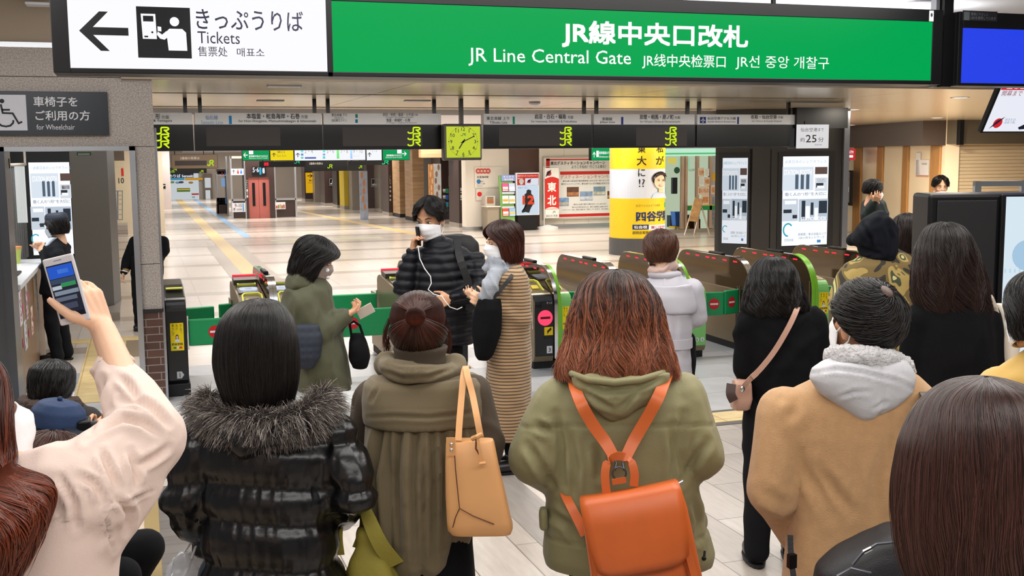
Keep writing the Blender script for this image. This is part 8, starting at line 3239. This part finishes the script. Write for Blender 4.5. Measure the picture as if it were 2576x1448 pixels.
skin('cloth', rb, q, .011, black_cloth, disp=creases(14, 20, .014, (1, 1, .3)))
rb = thing('smartphone', Q(1172, 741, h + .02), 'dark phone held out flat by the striped coat woman', 'phone')
MB().hexa([Q(x, y, hh) for x, y, hh in ((1156, 742, h), (1186, 748, h), (1190, 744, h + .08), (1160, 739, h + .08))] + [Q(x, y - 3, hh) for x, y, hh in ((1156, 742, h), (1186, 748, h), (1190, 744, h + .08), (1160, 739, h + .08))], black).build('shell', rb)
q = MB()
q.strap([Q(x, y, h - d) for x, y, d in ((1300, 668, -.02), (1290, 690, .15), (1262, 725, .19), (1240, 750, .2))], RGT, .025, .005, blackm)
q.build('bag_strap', r)

# woman in the grey trench coat
trench = mk('grey_trench', '#b3b1ba', rough=.7, bump=(220, .08))
h = 7.3
r, hc, Rm, A, B_, ft, hip = figure('woman from behind with short brown hair in a pale grey belted trench coat', 1690, h, (1660, 630), -22, [(1628, 728, 0), (1612, 800, .05), (1640, 850, .22)], [(1742, 728, 0), (1756, 798, 0), (1722, 812, .18)], 'trench_coat', [(690, 1645, 1715, .10), (715, 1622, 1738, .14), (770, 1628, 1742, .155), (830, 1640, 1742, .155), (862, 1648, 1736, .145), (900, 1640, 1738, .16), (1000, 1632, 1745, .18), (1090, 1625, 1750, .19)], trench, s=.95, pitch=.15, hipz=.8, rads=(.08, .07, .055), disp=addf(creases(31, 16, .007, (1, 1, .6), 4), folds(3, 30, .001)))
rel_hair(r, hc, Rm, hair_mats('caramel', '#3d2318', '#5d3826'), drop=.085, s=.95, wide=1.14, tap=.72, n=2400, lift=.012, wave=.01)
q = MB()
eloft(q, [(a, b_ + .012, d + .012) for a, b_, d in rows(h, [(712, 1626, 1736, .135), (740, 1620, 1745, .15), (765, 1622, 1748, .155), (782, 1640, 1744, .155)])], e=2.3)
skin('storm_flap', r, q, .010, trench, disp=folds(33, 18, .004))
q = MB()
eloft(q, [(a, b_ + .008, d + .008) for a, b_, d in rows(h, [(846, 1646, 1738, .15), (870, 1646, 1738, .15)])], trench, e=2.3)
q.build('belt', r, smooth=True)
q = MB()
q.tube([Q(1673, 690, h) + RGT * (.085 * math.cos(t)) + FWD * (.085 * math.sin(t)) for t in [k * 2 * math.pi / 20 for k in range(21)]], .030, trench)
skin('collar', r, q, .01, trench, disp=folds(34, 20, .004))
q = MB()
cN = Q(1668, 672, h)
q.tube([cN + RGT * (.068 * math.cos(t)) + FWD * (.07 * math.sin(t)) + Vector((0, 0, .02 * math.cos(t))) for t in [k * 2 * math.pi / 20 for k in range(21)]], .034, trench)
skin('scarf', r, q, .010, mk('pink_scarf', '#cdb0a6', rough=.95), disp=creases(16, 34, .008))

# black-haired woman with the crossbody bag
h = 5.4
r, hc, Rm, A, B_, ft, hip = figure('woman from behind in black with shoulder-length black hair and pale crossbody strap', 1960, h, (1948, 722), 0, [(1888, 812, 0), (1874, 925, .0), (1905, 985, .2)], [(2045, 808, 0), (2062, 910, .0), (2030, 985, .2)], 'black_blouse', [(770, 1900, 2020, .09), (795, 1880, 2050, .125), (850, 1880, 2062, .14), (920, 1882, 2060, .14), (980, 1885, 2060, .15), (1018, 1888, 2062, .15)], black_cloth, hipz=.8, rads=(.078, .066, .05))
q = MB()
eloft(q, rows(h, [(1000, 1895, 2055, .15), (1050, 1890, 2058, .16), (1110, 1892, 2062, .165), (1180, 1895, 2060, .16)]), e=2.1)
skin('skirt', r, q, .014, black_cloth, disp=creases(19, 12, .01, (1, 1, .2)))
hair(r, HairForm(hrows(h, [(653, 1938, 1950, .01), (656, 1918, 1972, .05), (672, 1898, 1992, .09, 20), (705, 1886, 2004, .11, 45), (740, 1878, 2018, .12, 58), (772, 1872, 2028, .12, 62), (790, 1882, 2022, .11, 62)])), H_BLACK, n=2600, lift=.014, wave=.012, ridge=.005, ragged=.12, t0max=.2)
rb = thing('crossbody_bag', Q(1862, 990, h - .05), 'small dusty pink crossbody bag at the hip of the woman in black', 'bag')
dp = mk('dusty_pink_leather', '#b58d7b', rough=.45)
q = MB()
eloft(q, rows(h - .06, [(955, 1846, 1886, .03), (962, 1844, 1888, .05), (1000, 1840, 1890, .055), (1024, 1840, 1884, .05), (1028, 1846, 1878, .04)]), dp, e=5)
q.build('bag_body', rb, smooth=True)
q = MB()
q.strap([Q(x, y, h - d) for x, y, d in ((1840, 965, .11), (1838, 990, .125), (1846, 1008, .125))], RGT, .045, .008, mk('dark_flap_lining', '#3d2a26', rough=.5))
q.build('flap', rb)
q = MB()
q.strap([Q(x, y, h - d) for x, y, d in ((2010, 752, .0), (2005, 775, .12), (1985, 820, .155), (1950, 880, .16), (1915, 925, .16), (1885, 955, .155), (1868, 975, .13))], RGT - Vector((0, 0, .4)), .026, .005, dp)
q.strap([Q(1893, 938, h - .17), Q(1902, 948, h - .17)], RGT, .03, .008, dp)
q.build('strap', rb)
q = MB()
ell(q, Q(1868, 978, h - .14), [.012, .006, .016], None, chrome, 8)
q.build('clasp', rb, smooth=True)

# camouflage jacket with navy hood
camo = bpy.data.materials.new('camouflage_cloth')
camo.use_nodes = True
nt = camo.node_tree
nz = nt.nodes.new('ShaderNodeTexNoise')
nz.inputs['Scale'].default_value, nz.inputs['Detail'].default_value, nz.inputs['Distortion'].default_value = 7.5, 1.0, .8
tc = nt.nodes.new('ShaderNodeTexCoord')
rp = nt.nodes.new('ShaderNodeValToRGB')
rp.color_ramp.interpolation = 'CONSTANT'
for i, (p_, cc_) in enumerate(((0, '#2d2a20'), (.40, '#6e5b33'), (.50, '#a68f52'), (.60, '#3f4630'), (.67, '#c0b77e'))):
    el_ = rp.color_ramp.elements[i] if i < 2 else rp.color_ramp.elements.new(p_)
    el_.position, el_.color = p_, lin(cc_)
nt.links.new(tc.outputs['Object'], nz.inputs[0])
nt.links.new(nz.outputs[0], rp.inputs[0])
nt.links.new(rp.outputs[0], nt.nodes['Principled BSDF'].inputs['Base Color'])
nt.nodes['Principled BSDF'].inputs['Roughness'].default_value = .85
h = 6.0
r, hc, Rm, A, B_, ft, hip = figure('person in a camouflage jacket with a dark navy hood pulled up', 2215, h, (2208, 600), -35, [(2150, 690, 0), (2118, 760, -.02), (2122, 712, .22)], [(2300, 690, 0), (2316, 780, .0), (2292, 850, .2)], 'camouflage_jacket', [(640, 2165, 2285, .10), (662, 2140, 2310, .14), (710, 2132, 2322, .155), (780, 2130, 2322, .16), (880, 2130, 2322, .17), (960, 2130, 2322, .17)], camo, pitch=.3, rads=(.085, .075, .05))
q = MB()
eloft(q, rows(h, [(533, 2195, 2225, .05), (545, 2172, 2244, .10), (572, 2152, 2256, .125), (605, 2146, 2260, .13), (635, 2160, 2262, .12), (660, 2172, 2266, .10)]), e=2)
ell(q, Q(2148, 602, h + .06), [.03, .05, .04])
skin('hood', r, q, .009, mk('navy_hood', '#0c0f17', rough=.9, spec=.2), disp=addf(creases(23, 11, .016), px_folds([[(2165, 560), (2190, 600), (2195, 640)], [(2230, 560), (2245, 600), (2240, 645)], [(2150, 615), (2180, 632), (2215, 640)]], .014, 5)))
rb = thing('smartphone', Q(2112, 690, h + .22), 'phone in the hand of the camouflage jacket person', 'phone')
MB().hexa([Q(x, y, hh) for x, y, hh in ((2104, 694, h + .2), (2124, 696, h + .2), (2126, 688, h + .3), (2106, 687, h + .3))] + [Q(x, y - 3, hh) for x, y, hh in ((2104, 694, h + .2), (2124, 696, h + .2), (2126, 688, h + .3), (2106, 687, h + .3))], black).build('shell', rb)
# head behind the hood
r, hc, Rm, A, B_, ft, hip = figure('dark-haired person half hidden between the navy hood and the long-haired woman', 2285, 7.25, (2280, 592), 10, [(2225, 690, 0), (2215, 770, 0), (2240, 830, .2)], [(2340, 690, 0), (2350, 770, 0), (2325, 830, .2)], 'dark_coat', [(660, 2240, 2322, .1), (690, 2222, 2340, .14), (780, 2222, 2345, .15), (960, 2220, 2345, .16)], black_cloth)
rel_hair(r, hc, Rm, hair_mats('mocha', '#1d1412', '#33241f'), drop=.12, wide=1.06, n=1200)
# long dark hair, black clothes
h = 5.0
r, hc, Rm, A, B_, ft, hip = figure('woman in black with very long dark hair beside the large black display', 2395, h, (2385, 650), -22, [(2318, 800, 0), (2296, 900, .02), (2300, 812, .28)], [(2475, 800, 0), (2492, 910, 0), (2450, 960, .2)], 'black_top', [(742, 2345, 2465, .09), (775, 2312, 2492, .13), (840, 2300, 2500, .145), (930, 2295, 2500, .15), (1010, 2290, 2500, .16), (1100, 2290, 2500, .16)], black_cloth, rads=(.08, .07, .052), nL=RGT, curl=(.9, .8))
hair(r, HairForm(hrows(h, [(566, 2372, 2384, .01), (570, 2345, 2410, .05), (590, 2326, 2432, .09, 20), (630, 2310, 2450, .11, 45), (680, 2302, 2466, .12, 58), (730, 2300, 2482, .12, 62), (775, 2312, 2492, .115, 65), (800, 2330, 2490, .10, 65)])), hair_mats('espresso', '#120c0b', '#2e1c18'), n=3200, lift=.012, wave=.014, ridge=.006, ragged=.2, t0max=.2)
rb = thing('shoulder_bag', Q(2520, 830, h), 'cream canvas bag on the shoulder of the long-haired woman', 'bag')
cream_c = mk('cream_canvas', '#d8cdbd', rough=.85)
q = MB()
eloft(q, rows(h + .02, [(762, 2508, 2530, .04), (785, 2504, 2548, .08), (850, 2502, 2556, .1), (905, 2504, 2552, .1)]), e=2.5)
skin('bag_body', rb, q, .01, cream_c, disp=creases(27, 20, .006))
MB().strap([Q(x, y, h - d) for x, y, d in ((2470, 735, -.02), (2488, 742, .06), (2500, 765, .06), (2508, 790, .05))], RGT, .022, .005, cream_c).build('strap', rb)
# yellow coat at the right edge
h = 3.5
r, hc, Rm, A, B_, ft, hip = figure('person in a mustard yellow coat cut off by the right edge', 2630, h, (2612, 790), -20, [(2515, 985, 0), (2475, 1120, 0), (2530, 1230, .2)], [(2745, 985, 0), (2790, 1120, 0), (2730, 1230, .2)], 'yellow_coat', [(900, 2555, 2690, .09), (935, 2510, 2745, .13), (990, 2490, 2770, .15), (1150, 2490, 2775, .16), (1500, 2480, 2780, .17)], mk('mustard_wool', '#c8a250', rough=.9, sheen=.3), sk='mid')
rel_hair(r, hc, Rm, H_BLACK, drop=.08, wide=1.0, n=1500)

# uniformed woman at the staffed doorway
uni = mk('station_uniform', '#0f1116', rough=.85, spec=.2)
h = 11.2
r, hc, Rm, A, B_, ft, hip = figure('uniformed station woman in a navy cap and grey mask behind the doorway', 150, h, (142, 572), -86, [(146, 642, -.14), (128, 678, -.12), (110, 632, -.02)], [(148, 640, .14), (125, 672, .14), (104, 628, .06)], 'uniform_jacket', [(602, 128, 160, .09), (618, 114, 172, .16), (660, 110, 178, .18), (700, 108, 178, .19), (738, 104, 176, .19)], uni, pitch=.08, s=.98, mask=None, face=True, rads=(.072, .06, .045), nL=FWD, nR=-FWD, curl=(1.0, 1.0), hipz=.8, leg=uni)
face_mask(r, hc, Rm, .98, mk('mask_grey', '#b9bec6', rough=.85))
rel_hair(r, hc, Rm, H_BLACK, drop=.07, n=700)
L = lambda x, y, z: hc + Rm @ Vector((x, y, z))
q = MB()
eloft(q, [(L(0, -.012, .15), .06, .07), (L(0, -.012, .135), .09, .105), (L(0, -.012, .10), .098, .115), (L(0, -.010, .05), .09, .108), (L(0, -.01, .04), .088, .105)], e=2, u=Rm @ Vector((1, 0, 0)), v=Rm @ Vector((0, 1, 0)))
co = skin('cap', r, q, .008, mk('cap_navy', '#232a38', rough=.7))
q = MB()
ell(q, L(0, .12, .045), [.07, .045, .008], Rm, black, 8)
q.build('brim', co, smooth=True)
q = MB()
eloft(q, rows(h - .02, [(596, 128, 150, .085), (615, 118, 138, .12), (630, 122, 130, .08)]), e=2)
skin('shirt_collar', r, q, .01, mk('pale_blue_shirt', '#b9c4d6', rough=.8))
# man in uniform behind the granite pillar
h = 13.3
r, hc, Rm, A, B_, ft, hip = figure('uniformed man mostly hidden by the granite pillar, one arm with gold cuff showing', 376, h, (376, 545), 175, [(340, 608, 0), (322, 652, 0), (312, 686, -.05)], [(410, 608, 0), (414, 628, .05), (404, 650, .15)], 'uniform_jacket', [(585, 356, 396, .09), (600, 342, 410, .14), (660, 342, 410, .15), (720, 345, 408, .16)], uni, hipz=.85, leg=uni, s=1.0)
rel_hair(r, hc, Rm, H_BLACK, drop=.03, n=500)
q = MB()
d = (A[2] - A[1]).normalized()
q.tube([A[2] - d * .05, A[2] - d * .035], .056, pt('#b58a4a'), 14)
q.tube([A[2] - d * .03, A[2] - d * .012], .050, pt('#e8e4e0'), 14)
q.build('cuff_band', r)
# two men near the timber wall
h = 12.6
r, hc, Rm, A, B_, ft, hip = figure('masked man in a dark jacket with raised hand before the timber posts', 2197, h, (2197, 482), 78, [(2182, 518, .05), (2178, 545, .0), (2200, 508, -.18)], [(2212, 518, .0), (2222, 545, 0), (2210, 512, -.1)], 'dark_jacket', [(502, 2184, 2210, .1), (512, 2174, 2218, .15), (550, 2172, 2222, .17), (590, 2172, 2222, .17), (620, 2172, 2222, .17)], mk('dark_green_jacket', '#1a2424', rough=.8), face=True, nL=FWD, sk='mid', bsize=.006)
rel_hair(r, hc, Rm, H_BLACK, drop=.03, n=500)
h = 14.5
r, hc, Rm, A, B_, ft, hip = figure('man in a black T-shirt with lowered mask standing by the roller shutter', 2366, h, (2366, 470), 185, [(2336, 508, 0), (2330, 536, 0), (2328, 575, -.05)], [(2396, 508, 0), (2402, 536, 0), (2404, 575, -.05)], None, None, None, face=True, mask=None, sk='mid', s=1.05)
coat(r, 't_shirt', h, [(490, 2350, 2382, .09), (500, 2336, 2398, .14), (545, 2338, 2396, .15), (620, 2338, 2396, .16)], [A[:2] + [(.075, .07)], B_[:2] + [(.075, .07)]], black_cloth, .014)
face_mask(r, hc, Rm, 1.05, mask_white, .045)
rel_hair(r, hc, Rm, H_BLACK, drop=.02, s=1.05, n=600, lift=.012)
